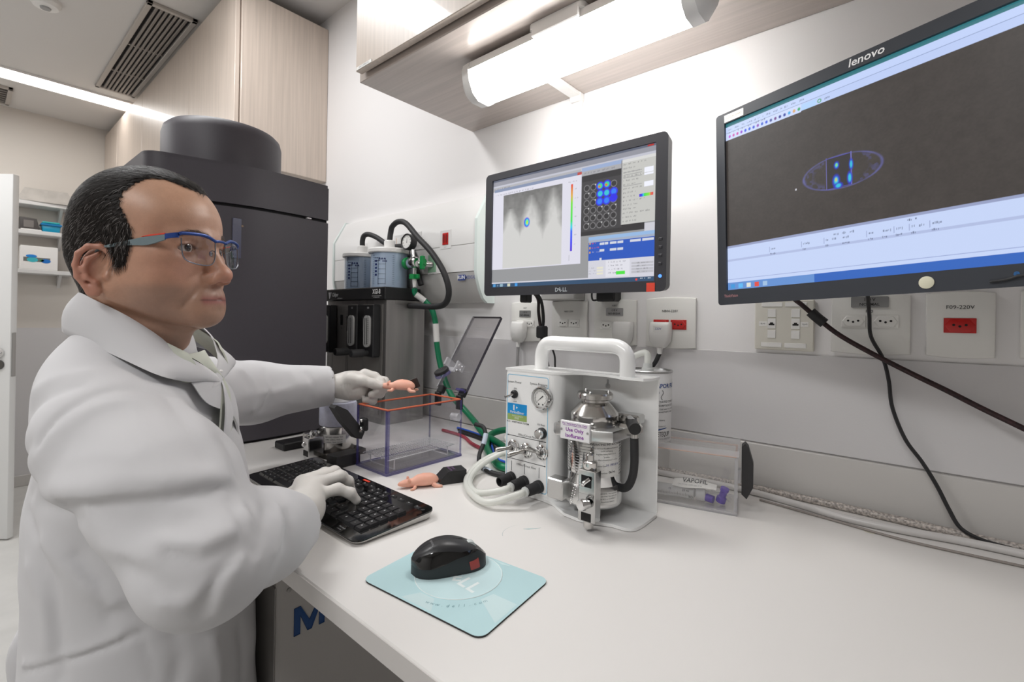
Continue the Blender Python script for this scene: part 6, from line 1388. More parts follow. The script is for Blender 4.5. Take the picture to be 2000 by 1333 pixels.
FOLDS = [
    (((-0.774, -1.094, 0.954), (-0.757, -1.074, 0.987), (-0.753, -1.050, 1.008), (-0.752, -1.023, 1.016), (-0.746, -0.989, 1.011), (-0.754, -0.956, 0.997)), 0.0042, 0.0045),
    (((-0.762, -1.089, 0.943), (-0.742, -1.070, 0.976), (-0.736, -1.047, 0.996), (-0.731, -1.024, 1.003), (-0.716, -0.996, 0.999)), -0.0035, 0.0090),
    (((-0.738, -1.013, 1.009), (-0.685, -1.014, 0.984), (-0.644, -1.011, 0.962), (-0.621, -1.004, 0.940), (-0.608, -0.999, 0.922)), -0.0022, 0.0030),
    (((-0.883, -1.079, 0.855), (-0.842, -1.061, 0.851)), 0.0060, 0.0080),
    (((-0.589, -0.947, 0.902), (-0.568, -0.948, 0.888), (-0.553, -0.945, 0.871), (-0.546, -0.939, 0.850)), 0.0080, 0.0065),
    (((-0.582, -1.014, 0.880), (-0.567, -1.002, 0.876), (-0.554, -0.986, 0.873), (-0.554, -0.965, 0.878)), -0.0055, 0.0090),
    (((-0.569, -1.011, 0.870), (-0.549, -0.987, 0.862), (-0.548, -0.962, 0.868)), 0.0055, 0.0080),
    (((-0.547, -0.987, 0.807), (-0.543, -0.986, 0.821), (-0.540, -0.980, 0.838), (-0.543, -0.962, 0.857)), 0.0060, 0.0060),
    (((-0.545, -0.974, 0.805), (-0.540, -0.972, 0.822), (-0.539, -0.964, 0.840), (-0.543, -0.949, 0.851)), -0.0045, 0.0060),
    (((-0.602, -0.904, 0.877), (-0.573, -0.918, 0.871), (-0.550, -0.932, 0.854)), 0.0045, 0.0060),
    (((-0.613, -0.883, 0.868), (-0.590, -0.891, 0.852), (-0.564, -0.910, 0.836)), -0.0040, 0.0060),
    (((-0.575, -0.937, 0.888), (-0.558, -0.932, 0.869), (-0.549, -0.930, 0.842)), -0.0045, 0.0060),
    (((-0.611, -0.871, 0.859), (-0.599, -0.875, 0.844), (-0.588, -0.884, 0.831)), 0.0030, 0.0050),
    (((-0.597, -0.951, 0.909), (-0.573, -0.951, 0.893), (-0.555, -0.953, 0.876)), -0.0045, 0.0070),
    (((-0.598, -0.973, 0.915), (-0.589, -0.964, 0.906), (-0.582, -0.952, 0.899)), 0.0045, 0.0060),
    (((-0.750, -0.957, 0.996), (-0.649, -0.957, 0.966), (-0.621, -0.949, 0.933)), -0.0035, 0.0080),
    (((-0.737, -0.972, 1.001), (-0.654, -0.971, 0.973), (-0.620, -0.962, 0.939)), 0.0030, 0.0080),
    (((-0.634, -1.046, 0.867), (-0.602, -1.033, 0.867), (-0.574, -1.018, 0.866)), -0.0045, 0.0100),
    (((-0.608, -1.038, 0.852), (-0.574, -1.026, 0.849), (-0.555, -1.011, 0.835)), 0.0050, 0.0090),
    (((-0.605, -1.016, 0.903), (-0.589, -1.002, 0.897), (-0.581, -0.985, 0.898)), 0.0035, 0.0080),
    (((-0.560, -1.016, 0.825), (-0.547, -0.998, 0.825), (-0.542, -0.987, 0.835)), -0.0040, 0.0080),
    (((-0.653, -1.058, 0.902), (-0.626, -1.041, 0.894), (-0.600, -1.021, 0.890), (-0.579, -1.000, 0.890)), 0.0045, 0.0100),
    (((-0.708, -1.068, 0.946), (-0.673, -1.047, 0.955), (-0.645, -1.026, 0.953)), -0.0020, 0.0140),
    (((-0.920, -1.087, 0.837), (-0.884, -1.078, 0.804), (-0.863, -1.067, 0.759), (-0.855, -1.060, 0.692), (-0.847, -1.058, 0.631)), 0.0055, 0.0060),
    (((-0.872, -1.072, 0.805), (-0.842, -1.050, 0.774), (-0.826, -1.031, 0.745), (-0.815, -1.014, 0.722)), -0.0070, 0.0110),
    (((-0.838, -1.045, 0.787), (-0.823, -1.027, 0.751), (-0.815, -1.014, 0.708)), 0.0060, 0.0100),
    (((-0.897, -1.084, 0.768), (-0.873, -1.073, 0.731), (-0.866, -1.068, 0.671)), -0.0050, 0.0090),
    (((-0.909, -1.088, 0.626), (-0.859, -1.066, 0.647), (-0.828, -1.035, 0.660), (-0.810, -1.006, 0.669), (-0.803, -0.987, 0.674)), 0.0060, 0.0030),
    (((-0.910, -1.088, 0.632), (-0.860, -1.066, 0.653), (-0.828, -1.035, 0.666), (-0.811, -1.006, 0.675)), -0.0045, 0.0040),
    (((-0.802, -0.983, 0.670), (-0.797, -0.975, 0.635), (-0.792, -0.970, 0.608)), 0.0035, 0.0030),
    (((-0.795, -0.946, 0.653), (-0.792, -0.941, 0.619), (-0.789, -0.944, 0.595)), 0.0050, 0.0090),
    (((-0.801, -0.896, 0.618), (-0.800, -0.889, 0.587), (-0.799, -0.887, 0.557)), -0.0040, 0.0090),
    (((-0.827, -0.847, 0.602), (-0.831, -0.839, 0.554), (-0.829, -0.841, 0.516)), 0.0055, 0.0080),
    (((-0.855, -1.085, 1.008), (-0.829, -1.069, 1.024), (-0.803, -1.043, 1.032)), -0.0035, 0.0120),
    (((-0.845, -1.090, 0.984), (-0.804, -1.076, 1.008), (-0.782, -1.055, 1.019)), 0.0035, 0.0100),
    (((-1.050, -0.809, 1.002), (-1.030, -0.804, 0.965), (-0.899, -0.843, 0.947)), 0.0070, 0.0085),
    (((-1.077, -0.764, 0.993), (-1.071, -0.744, 0.965), (-1.074, -0.744, 0.911)), -0.0065, 0.0090),
    (((-1.109, -0.700, 0.986), (-1.090, -0.696, 0.953), (-1.091, -0.711, 0.904)), 0.0065, 0.0085),
    (((-1.109, -0.648, 0.980), (-1.088, -0.640, 0.954), (-1.092, -0.649, 0.913)), -0.0050, 0.0080),
    (((-1.096, -0.612, 0.975), (-1.079, -0.605, 0.946), (-1.084, -0.611, 0.916)), 0.0045, 0.0070),
    (((-1.057, -0.761, 0.947), (-1.089, -0.685, 0.941), (-1.083, -0.618, 0.950)), -0.0045, 0.0100),
]
FOLDS = [
    (((-0.617, -0.881, 0.870), (-0.599, -0.881, 0.852), (-0.586, -0.888, 0.832)), 0.0030, 0.0025),
    (((-0.589, -0.926, 0.890), (-0.573, -0.927, 0.880), (-0.554, -0.935, 0.865)), 0.0045, 0.0050),
    (((-0.630, -1.040, 0.911), (-0.617, -1.030, 0.904), (-0.603, -1.020, 0.894)), 0.0040, 0.0060),
    (((-0.764, -1.089, 0.957), (-0.757, -1.074, 0.987), (-0.753, -1.050, 1.008), (-0.752, -1.023, 1.016), (-0.746, -0.989, 1.011), (-0.754, -0.956, 0.997)), 0.0050, 0.0028),
    (((-0.762, -1.089, 0.943), (-0.742, -1.070, 0.976), (-0.736, -1.047, 0.996), (-0.731, -1.024, 1.003), (-0.716, -0.996, 0.999)), -0.0035, 0.0090),
    (((-0.738, -1.013, 1.009), (-0.685, -1.014, 0.984), (-0.644, -1.011, 0.962), (-0.621, -1.004, 0.940), (-0.608, -0.999, 0.922)), -0.0022, 0.0030),
    (((-0.755, -1.079, 0.903), (-0.693, -1.071, 0.915), (-0.658, -1.057, 0.920), (-0.637, -1.041, 0.923), (-0.613, -1.007, 0.925), (-0.606, -0.971, 0.923), (-0.610, -0.947, 0.918)), -0.0115, 0.0100),
    (((-0.715, -1.075, 0.918), (-0.640, -1.041, 0.930), (-0.616, -1.006, 0.931), (-0.610, -0.970, 0.928)), -0.0040, 0.0140),
    (((-0.709, -1.073, 0.900), (-0.668, -1.064, 0.908), (-0.633, -1.042, 0.914), (-0.608, -1.008, 0.915), (-0.598, -0.973, 0.915), (-0.602, -0.949, 0.912)), 0.0105, 0.0085),
    (((-0.883, -1.079, 0.855), (-0.842, -1.061, 0.851), (-0.679, -1.066, 0.889)), 0.0060, 0.0080),
    (((-0.589, -0.947, 0.902), (-0.568, -0.948, 0.888), (-0.553, -0.945, 0.871), (-0.546, -0.939, 0.850)), 0.0080, 0.0065),
    (((-0.582, -1.014, 0.880), (-0.567, -1.002, 0.876), (-0.554, -0.986, 0.873), (-0.554, -0.965, 0.878)), -0.0055, 0.0090),
    (((-0.569, -1.011, 0.870), (-0.549, -0.987, 0.862), (-0.548, -0.962, 0.868)), 0.0055, 0.0080),
    (((-0.547, -0.987, 0.807), (-0.543, -0.986, 0.821), (-0.540, -0.980, 0.838), (-0.543, -0.962, 0.857)), 0.0060, 0.0060),
    (((-0.545, -0.974, 0.805), (-0.540, -0.972, 0.822), (-0.539, -0.964, 0.840), (-0.543, -0.949, 0.851)), -0.0045, 0.0060),
    (((-0.602, -0.904, 0.877), (-0.573, -0.918, 0.871), (-0.550, -0.932, 0.854)), 0.0045, 0.0060),
    (((-0.613, -0.883, 0.868), (-0.590, -0.891, 0.852), (-0.564, -0.910, 0.836)), -0.0040, 0.0060),
    (((-0.575, -0.937, 0.888), (-0.558, -0.932, 0.869), (-0.549, -0.930, 0.842)), -0.0045, 0.0060),
    (((-0.611, -0.871, 0.859), (-0.599, -0.875, 0.844), (-0.588, -0.884, 0.831)), 0.0030, 0.0050),
    (((-0.597, -0.951, 0.909), (-0.573, -0.951, 0.893), (-0.555, -0.953, 0.876)), -0.0045, 0.0070),
    (((-0.598, -0.973, 0.915), (-0.589, -0.964, 0.906), (-0.582, -0.952, 0.899)), 0.0045, 0.0060),
    (((-0.750, -0.957, 0.996), (-0.649, -0.957, 0.966), (-0.621, -0.949, 0.933)), -0.0035, 0.0080),
    (((-0.737, -0.972, 1.001), (-0.654, -0.971, 0.973), (-0.620, -0.962, 0.939)), 0.0030, 0.0080),
    (((-0.634, -1.046, 0.867), (-0.602, -1.033, 0.867), (-0.574, -1.018, 0.866)), -0.0045, 0.0100),
    (((-0.608, -1.038, 0.852), (-0.574, -1.026, 0.849), (-0.555, -1.011, 0.835)), 0.0050, 0.0090),
    (((-0.605, -1.016, 0.903), (-0.589, -1.002, 0.897), (-0.581, -0.985, 0.898)), 0.0035, 0.0080),
    (((-0.560, -1.016, 0.825), (-0.547, -0.998, 0.825), (-0.542, -0.987, 0.835)), -0.0040, 0.0080),
    (((-0.653, -1.058, 0.902), (-0.626, -1.041, 0.894), (-0.600, -1.021, 0.890), (-0.579, -1.000, 0.890)), 0.0045, 0.0100),
    (((-0.708, -1.068, 0.946), (-0.673, -1.047, 0.955), (-0.645, -1.026, 0.953)), -0.0020, 0.0140),
    (((-0.920, -1.087, 0.837), (-0.884, -1.078, 0.804), (-0.863, -1.067, 0.759), (-0.855, -1.060, 0.692), (-0.847, -1.058, 0.631)), 0.0055, 0.0060),
    (((-0.872, -1.072, 0.805), (-0.842, -1.050, 0.774), (-0.826, -1.031, 0.745), (-0.815, -1.014, 0.722)), -0.0070, 0.0110),
    (((-0.838, -1.045, 0.787), (-0.823, -1.027, 0.751), (-0.815, -1.014, 0.708)), 0.0060, 0.0100),
    (((-0.897, -1.084, 0.768), (-0.873, -1.073, 0.731), (-0.866, -1.068, 0.671)), -0.0050, 0.0090),
    (((-0.909, -1.088, 0.626), (-0.859, -1.066, 0.647), (-0.828, -1.035, 0.660), (-0.810, -1.006, 0.669), (-0.803, -0.987, 0.674)), 0.0060, 0.0030),
    (((-0.910, -1.088, 0.632), (-0.860, -1.066, 0.653), (-0.828, -1.035, 0.666), (-0.811, -1.006, 0.675)), -0.0045, 0.0040),
    (((-0.802, -0.983, 0.670), (-0.797, -0.975, 0.635), (-0.792, -0.970, 0.608)), 0.0035, 0.0030),
    (((-0.795, -0.946, 0.653), (-0.792, -0.941, 0.619), (-0.789, -0.944, 0.595)), 0.0050, 0.0090),
    (((-0.801, -0.896, 0.618), (-0.800, -0.889, 0.587), (-0.799, -0.887, 0.557)), -0.0040, 0.0090),
    (((-0.827, -0.847, 0.602), (-0.831, -0.839, 0.554), (-0.829, -0.841, 0.516)), 0.0055, 0.0080),
    (((-0.855, -1.085, 1.008), (-0.829, -1.069, 1.024), (-0.803, -1.043, 1.032)), -0.0035, 0.0120),
    (((-0.845, -1.090, 0.984), (-0.804, -1.076, 1.008), (-0.782, -1.055, 1.019)), 0.0035, 0.0100),
    (((-0.782, -1.096, 0.955), (-0.922, -1.085, 0.857)), 0.0040, 0.0060),
    (((-0.656, -0.932, 0.954), (-0.642, -0.928, 0.937), (-0.621, -0.931, 0.917)), 0.0045, 0.0080),
    (((-1.050, -0.809, 1.002), (-1.030, -0.804, 0.965), (-0.899, -0.843, 0.947)), 0.0070, 0.0085),
    (((-1.077, -0.764, 0.993), (-1.071, -0.744, 0.965), (-1.074, -0.744, 0.911)), -0.0065, 0.0090),
    (((-1.109, -0.700, 0.986), (-1.090, -0.696, 0.953), (-1.091, -0.711, 0.904)), 0.0065, 0.0085),
    (((-1.109, -0.648, 0.980), (-1.088, -0.640, 0.954), (-1.092, -0.649, 0.913)), -0.0050, 0.0080),
    (((-1.096, -0.612, 0.975), (-1.079, -0.605, 0.946), (-1.084, -0.611, 0.916)), 0.0045, 0.0070),
    (((-1.057, -0.761, 0.947), (-1.089, -0.685, 0.941), (-1.083, -0.618, 0.950)), -0.0045, 0.0100),
]
def coat_folds(F):
    for pts, d, w in FOLDS: F.groove([np.array(q) for q in pts], d * (1.75 if d < 0 else 1.6), w * 1.0, True)
    X_, Y_, Z_ = np.meshgrid(*F.ax, indexing='ij', sparse=True)
    F.d = F.d + (.0011 * np.sin(41 * X_ + 3 * np.sin(17 * Z_)) * np.sin(37 * Z_ + 2.5 * np.sin(23 * Y_)) * np.sin(29 * Y_ + 4 * X_)).astype(np.float32)
    return F
# ---------------------------------------------------------------- gloves
def rglove_field(h=.0019):
    F = Field((-.92, -.92, .752), (-.64, -.62, .87), h); W = R_WR
    Kn = [np.array(p) for p in ((-.861, -.734, .804), (-.840, -.729, .811), (-.813, -.732, .811), (-.785, -.749, .802))]
    wr = np.array([-.748, -.784, .799])
    F.u(cone(W + (R_EL - W) * .2, wr, .032, .030), .01)
    for k, (p, r) in enumerate(zip(Kn, (.0145, .015, .0145, .0135))): F.u(cone(wr + np.array([-.016 + .010 * k, .004 - .004 * k, .0]), p - np.array([0, 0, .004]), .0220, r), .016)
    fing = [((-.873, -.683, .806), (-.878, -.665, .793), (-.880, -.657, .778)), ((-.849, -.677, .812), (-.852, -.658, .797), (-.854, -.650, .779)), ((-.820, -.682, .812), (-.822, -.664, .797), (-.824, -.656, .779)), ((-.776, -.711, .806), (-.767, -.692, .796), (-.764, -.681, .781))]
    for p, f, r in zip(Kn, fing, (.0105, .0108, .0102, .0094)): chain(F, [p, *[np.array(q) for q in f]], [r + .002, r, r * .95, r * .84], .007)
    chain(F, [wr + np.array([-.022, .0, -.008]), np.array([-.838, -.764, .790]), np.array([-.864, -.744, .785]), np.array([-.880, -.724, .778])], [.017, .0145, .0115, .010], .01)
    # glove creases across the back of the hand and a rolled band at the wrist
    d = (R_EL - W) / np.linalg.norm(R_EL - W); s_ = np.cross(d, [0, 0, 1]); s_ /= np.linalg.norm(s_)
    for k, (o, am, wd) in enumerate(((-.050, .0006, .0012), (-.040, .0010, .0014), (-.030, .0012, .0014), (-.021, .0013, .0016), (-.012, .0014, .0018), (-.001, .0012, .0018))):
        c = W + d * o + np.array([0, 0, .002]); rr = .032; F.groove([c + s_ * (rr * math.cos(a)) + np.array([0, 0, 1]) * (rr * math.sin(a)) + d * (.010 * math.cos(a)) for a in np.linspace(-.2, 3.0, 9)], am, wd)
    c = W + d * .004; F.groove([c + s_ * (.031 * math.cos(a)) + np.array([0, 0, 1]) * (.031 * math.sin(a)) + d * (.008 * math.cos(a)) for a in np.linspace(-.5, 3.4, 9)], -.0016, .0018)
    for p, f in zip(Kn, fing):
        for q in f[:2]: q = np.array(q); F.groove([q + np.array([-.009, -.004, .006]), q + np.array([0, .0, .011]), q + np.array([.009, .004, .006])], .0007, .0011)
    return F
LA, LB, LC = np.array([.759, .651, 0]), np.array([0, 0, 1.0]), np.array([.651, -.759, 0]); LO = np.array([-1.103, -.5435, .9345])
def lp(a, b, c): return LO + LA * a + LB * b + LC * c
def lglove_field(h=.0021):
    F = Field((-1.17, -.62, .865), (-.94, -.40, 1.03), h); Ml = np.stack([LA, LB, LC], 1)
    F.u(cone(lp(-.03, .001, 0), lp(.022, .004, 0), .030, .029), .01)
    F.u(ell(lp(.050, .008, -.006), (.040, .034, .019), Ml), .02).u(ell(lp(.055, .016, .008), (.028, .020, .014), Ml), .012).u(ell(lp(.050, -.012, .002), (.030, .018, .013), Ml), .014)
    chain(F, [lp(.048, .024, .010), lp(.082, .020, .018), lp(.104, .014, .018), lp(.121, .0085, .016)], [.0155, .0125, .0112, .0092], .008)
    fg = [((.076, .034, -.010), (.102, .028, -.008), (.119, .017, -.002), (.126, .005, .004)), ((.086, .022, -.026), (.121, .014, -.026), (.127, -.001, -.010), (.113, -.0045, .008)), ((.082, .002, -.028), (.112, -.006, -.028), (.116, -.0155, -.010), (.100, -.0145, .009)), ((.072, -.016, -.024), (.094, -.026, -.024), (.099, -.0325, -.008), (.084, -.0285, .008))]
    for f, r in zip(fg, (.0100, .0105, .0100, .0090)): chain(F, [lp(*q) for q in f], [r + .003, r + .0005, r, r * .92], .006)
    F.groove([lp(.078, .022, .026), lp(.084, .010, .020), lp(.070, .002, .016), (lp(.058, -.002, .018))], .0022, .0022)
    for k in range(7): x = .012 + .006 * k; F.groove([lp(x + .006, .028, .012), lp(x, .008, .026), lp(x + .010 * (k > 3), -.016, .022), lp(x + .012, -.028, .012)], .0011, .0016)
    for k in range(5): F.groove([lp(.052 + .007 * k, -.012, .018), lp(.066 + .007 * k, .002, .018)], .0009, .0014)
    for k in range(4): F.groove([lp(.088 + .009 * k, .034 - .005 * k, .010), lp(.090 + .009 * k, .022 - .004 * k, .030)], .0008, .0012)
    return F
# ---------------------------------------------------------------- the man
def vnormals(co, q):
    a, b, c, d = (co[q[:, i]] for i in range(4)); fn = np.cross(c - a, d - b); n = np.zeros_like(co)
    for i in range(4): np.add.at(n, q[:, i], fn)
    return n / np.maximum(np.linalg.norm(n, axis=1, keepdims=True), 1e-12)
def relax(co, q, it=2, lam=.5):
    e = np.concatenate([q[:, [0, 1]], q[:, [1, 2]], q[:, [2, 3]], q[:, [3, 0]]]); 
    for _ in range(it):
        s = np.zeros_like(co); n = np.zeros(len(co))
        np.add.at(s, e[:, 0], co[e[:, 1]]); np.add.at(n, e[:, 0], 1); np.add.at(s, e[:, 1], co[e[:, 0]]); np.add.at(n, e[:, 1], 1)
        co = co + lam * (s / np.maximum(n, 1)[:, None] - co)
    return co
def paint(me, col):
    a = me.color_attributes.new('paint', 'FLOAT_COLOR', 'POINT'); c4 = np.ones((len(col), 4), np.float32); c4[:, :3] = col; a.data.foreach_set('color', c4.ravel())
man = thing('person', 'man in a white lab coat, glasses and pale gloves seated at the bench', 'person', (0, 0, 0))
F = head_field(); hco, hq = F.mesh(); hco = relax(hco, hq, 1, .35); hn = vnormals(hco, hq)
x, y, z = hco.T; ax_ = np.abs(x)
def gs(cx, cy, cz, r): return np.exp(-((x - cx) ** 2 + (y - cy) ** 2 + (z - cz) ** 2) / (2 * r * r))
def ss(a, b, v): t_ = np.clip((v - a) / (b - a), 0, 1); return t_ * t_ * (3 - 2 * t_)
skin = np.zeros_like(hco) + np.array(srgb('b98e76')); rr_ = np.random.default_rng(5)
def mixc(c, m): 
    global skin
    skin = skin * (1 - m[:, None]) + np.array(c) * m[:, None]
mixc(srgb('c39a80'), .6 * ss(.03, .07, z) * (y > 0))
mixc(srgb('b87566'), np.clip(.55 * gs(0, .108, -.043, .014) + .35 * gs(.045, .055, -.03, .022) + .35 * gs(-.045, .055, -.03, .022), 0, 1))
mixc(srgb('c08070'), .55 * ss(.073, .084, ax_) * (y < .02) * (z > -.07) * (z < .02))
beard = np.clip(ss(-.048, -.062, z) * ss(-.02, .03, y) * ss(.062, .05, ax_ * .6 + .0) , 0, 1); mixc(srgb('94786a'), .55 * beard * (1 - .6 * gs(.028, .085, -.09, .012) - .6 * gs(-.028, .085, -.09, .012)))
lip = np.clip(np.exp(-((z + .0752) / .0062) ** 2) * ss(.031, .025, ax_) * ss(.074, .080, y) * 1.2, 0, 1); mixc(srgb('9a5f58'), .9 * lip)
mixc(srgb('5e3a36'), np.clip(np.exp(-((z + .0752 + .0) / .0012) ** 2) * ss(.032, .027, ax_) * ss(.074, .080, y), 0, 1) * .8)
for ex, ey, ez in EYE_C: mixc(srgb('936c5c'), .5 * np.clip(gs(ex, ey + .008, ez - .009, .008) + .8 * gs(ex, ey + .008, ez + .010, .007), 0, 1)); mixc(srgb('4a302a'), .75 * np.exp(-(np.sqrt(((x - ex) / .0145) ** 2 + ((z - ez + .0008) / .0058) ** 2) - .95) ** 2 / .02) * (y > ey + .004) * (z > ez - .001))
for p, r in (((.066, .036, -.030), .0012), ((.062, .047, -.034), .0016), ((.050, .064, -.036), .0014), ((.058, .030, -.073), .0014), ((.021, .087, -.089), .0012), ((.070, .02, -.06), .001), ((.045, .062, -.097), .0012)): mixc(srgb('4d332a'), np.clip(1.3 * gs(*p, r), 0, 1))
# hairline
yb = np.interp(z, [-.14, -.10, -.062, -.05, -.035, -.03, .0, .02, .035, .055, .075, .095, .125], [-.075, -.066, -.052, -.05, -.03, .016, .0265, .026, .020, .010, .012, .030, .036])
top = ss(.060, .088, z) * ss(.050, .018, ax_); yb = yb * (1 - top) + top * (.062 + .012 * ss(.03, .0, ax_))
earz = (z > -.065) & (z < .004); yb = np.where(earz & (z < -.034), np.minimum(yb, -.040), yb)
hm = ss(-.007, .010, yb - y + .003 * np.sin(z * 900) * np.sin(x * 700 + 1)) * ss(-.098, -.070, z) * ss(.088, .083, ax_)
nearear = (np.sqrt(((y + .021) / .024) ** 2 + ((z + .034) / .038) ** 2) < 1.0) & (ax_ > .067); hm = np.where(nearear, 0, hm)
mixc(srgb('2c2421'), hm * .8)
skin *= (1 + .05 * (rr_.random(len(x)) - .5))[:, None]
HT = Matrix(((*HEAD_M[0] * HS, HEAD_O[0]), (*HEAD_M[1] * HS, HEAD_O[1]), (*HEAD_M[2] * HS, HEAD_O[2]), (0, 0, 0, 1)))
me = np_mesh('body', head_world(hco), hq); paint(me, skin)
body = finish('body', me, mat('skin', srgb('b98e76'), .42, spec=.45, attr='paint', sss=.12, noise=(60, .05, 4), bump=(700, .25, .0006)), man, ang=180)
# eyes
for i, (ex, ey, ez) in enumerate(EYE_C):
    n1, n2 = 40, 24; th = np.linspace(0, math.pi, n2); ph = np.linspace(0, 2 * math.pi, n1, endpoint=False); gz = np.array([math.sin(R(16)), math.cos(R(16)), -.03])
    e1_ = np.cross(gz, [0, 0, 1]); e1_ /= np.linalg.norm(e1_); e2_ = np.cross(e1_, gz)
    co = np.array([gz * math.cos(t_) + (e1_ * math.cos(p_) + e2_ * math.sin(p_)) * math.sin(t_) for t_ in th for p_ in ph]) * .0121 + np.array([ex, ey, ez])
    q = np.array([(a * n1 + b, a * n1 + (b + 1) % n1, (a + 1) * n1 + (b + 1) % n1, (a + 1) * n1 + b) for a in range(n2 - 1) for b in range(n1)])
    t_ = np.repeat(np.degrees(th), n1); colr = np.where((t_ < 12)[:, None], np.array([.005, .005, .006]), np.where((t_ < 30)[:, None], np.array(srgb('35251d')), np.array(srgb('cfc4bd'))))
    me = np_mesh('eye', head_world(co), q); paint(me, colr); finish('eye', me, mat('eye', (.8, .8, .8), .08, attr='paint', coat=.6), man, ang=180)
# hair: a thin cap plus individual strands
hairm = mat('hair', srgb('1d1714'), .55, spec=.25, noise=(260, .35, 2)); greym = mat('hair_grey', srgb('6f6a68'), .4)
fm_ = hm[hq].min(1) > .25; used = np.unique(hq[fm_]); rm = -np.ones(len(hco), int); rm[used] = np.arange(len(used))
cap = hco[used] + hn[used] * (.0003 + .0026 * hm[used] ** 1.5 * (1 - .5 * ss(.0, .05, hco[used, 1])))[:, None] + hn[used] * (rr_.normal(0, .00035, len(used)))[:, None]
hair = finish('hair', np_mesh('hair', head_world(cap), rm[hq[fm_]]), [hairm], man, ang=180)
cand = np.flatnonzero(hm > .12); pick = rr_.choice(cand, 19000); sv, sq_, sg = [], [], []
for i in pick:
    p = hco[i].copy(); n = hn[i]; fl = np.array([.12, -1.0, -.10]) if p[2] > .085 else (np.array([0, -.75, -.7]) if p[2] > -.03 else np.array([0, -.35, -1.0]))
    if p[2] < .03 and p[1] > -.01: fl = np.array([0, -.25, -1.0])
    fl = fl + rr_.normal(0, .20, 3); fl -= n * (fl @ n); fl /= np.linalg.norm(fl); L_ = rr_.uniform(.010, .022) * (.45 + .55 * hm[i]); w = .00028; sd = np.cross(fl, n); b = len(sv)
    for k, u_ in enumerate((0, .4, .75, 1.0)):
        c_ = p + fl * L_ * u_ + n * (.0015 + .0040 * hm[i] * math.sin(.5 + u_ * 1.9) - .004 * u_ * u_ * (L_ / .02)); ww = w * (1.1 - u_); sv += [c_ - sd * ww, c_ + sd * ww]
    sq_ += [(b, b + 1, b + 3, b + 2), (b + 2, b + 3, b + 5, b + 4), (b + 4, b + 5, b + 7, b + 6)]; sg.append(1 if rr_.random() < (.16 if p[2] < .045 else .05) else 0)
me = np_mesh('hair_strands', head_world(np.array(sv)), np.array(sq_)); o = finish('hair_strands', me, [hairm, greym], hair, ang=180); o['kind'] = 'stuff'
me.polygons.foreach_set('material_index', np.repeat(np.array(sg, np.int32), 3))
sv, sq_ = [], []
for s in (-1, 1):
    near = np.flatnonzero((x * s > .008) & (y > .05) & (z > .005) & (z < .035))
    for k in range(260):
        u_ = rr_.random(); tx, tz = .012 + .040 * u_, .0165 + .0075 * math.sin(math.pi * min(1, u_ * 1.1)) * .8 + rr_.normal(0, .0017) * (1.15 - u_ * .7)
        i = near[np.argmin((x[near] * s - tx) ** 2 + (z[near] - tz) ** 2)]; p = hco[i]; n = hn[i]; fl = np.array([s * 1.0, -.2, .45 - .75 * u_ + rr_.normal(0, .15)]); fl -= n * (fl @ n); fl /= np.linalg.norm(fl); sd = np.cross(fl, n); b = len(sv)
        L_ = rr_.uniform(.006, .010)
        for u2 in (0, .5, 1): c_ = p + fl * L_ * u2 + n * (.0004 + .0011 * math.sin(u2 * 2.2)); sv += [c_ - sd * .00022 * (1.1 - u2), c_ + sd * .00022 * (1.1 - u2)]
        sq_ += [(b, b + 1, b + 3, b + 2), (b + 2, b + 3, b + 5, b + 4)]
o = finish('eyebrows', np_mesh('eyebrows', head_world(np.array(sv)), np.array(sq_)), mat('brow', srgb('4a3a33'), .7), man, ang=180); o['kind'] = 'stuff'

# coat
coat_m = mat('coat_cotton', srgb('d3d2d4'), .8, spec=.2, bump=(1500, .12, .0004))
F = coat_folds(coat_field(.0046)); F = cuts(F); co, q = F.mesh(); co = relax(co, q, 1, .4)
keep = co[:, 2] > .315
coat = finish('lab_coat', np_mesh('lab_coat', co, q), coat_m, man, ang=180)
glove_m = mat('glove_latex', srgb('d3cfca'), .45, spec=.4, sss=.05, bump=(500, .15, .0004))
for nm, FF in (('right_glove', rglove_field()), ('left_glove', lglove_field())):
    co, q = FF.mesh(); co = relax(co, q, 1, .4); finish('glove', np_mesh('glove', co, q), glove_m, man, ang=180)
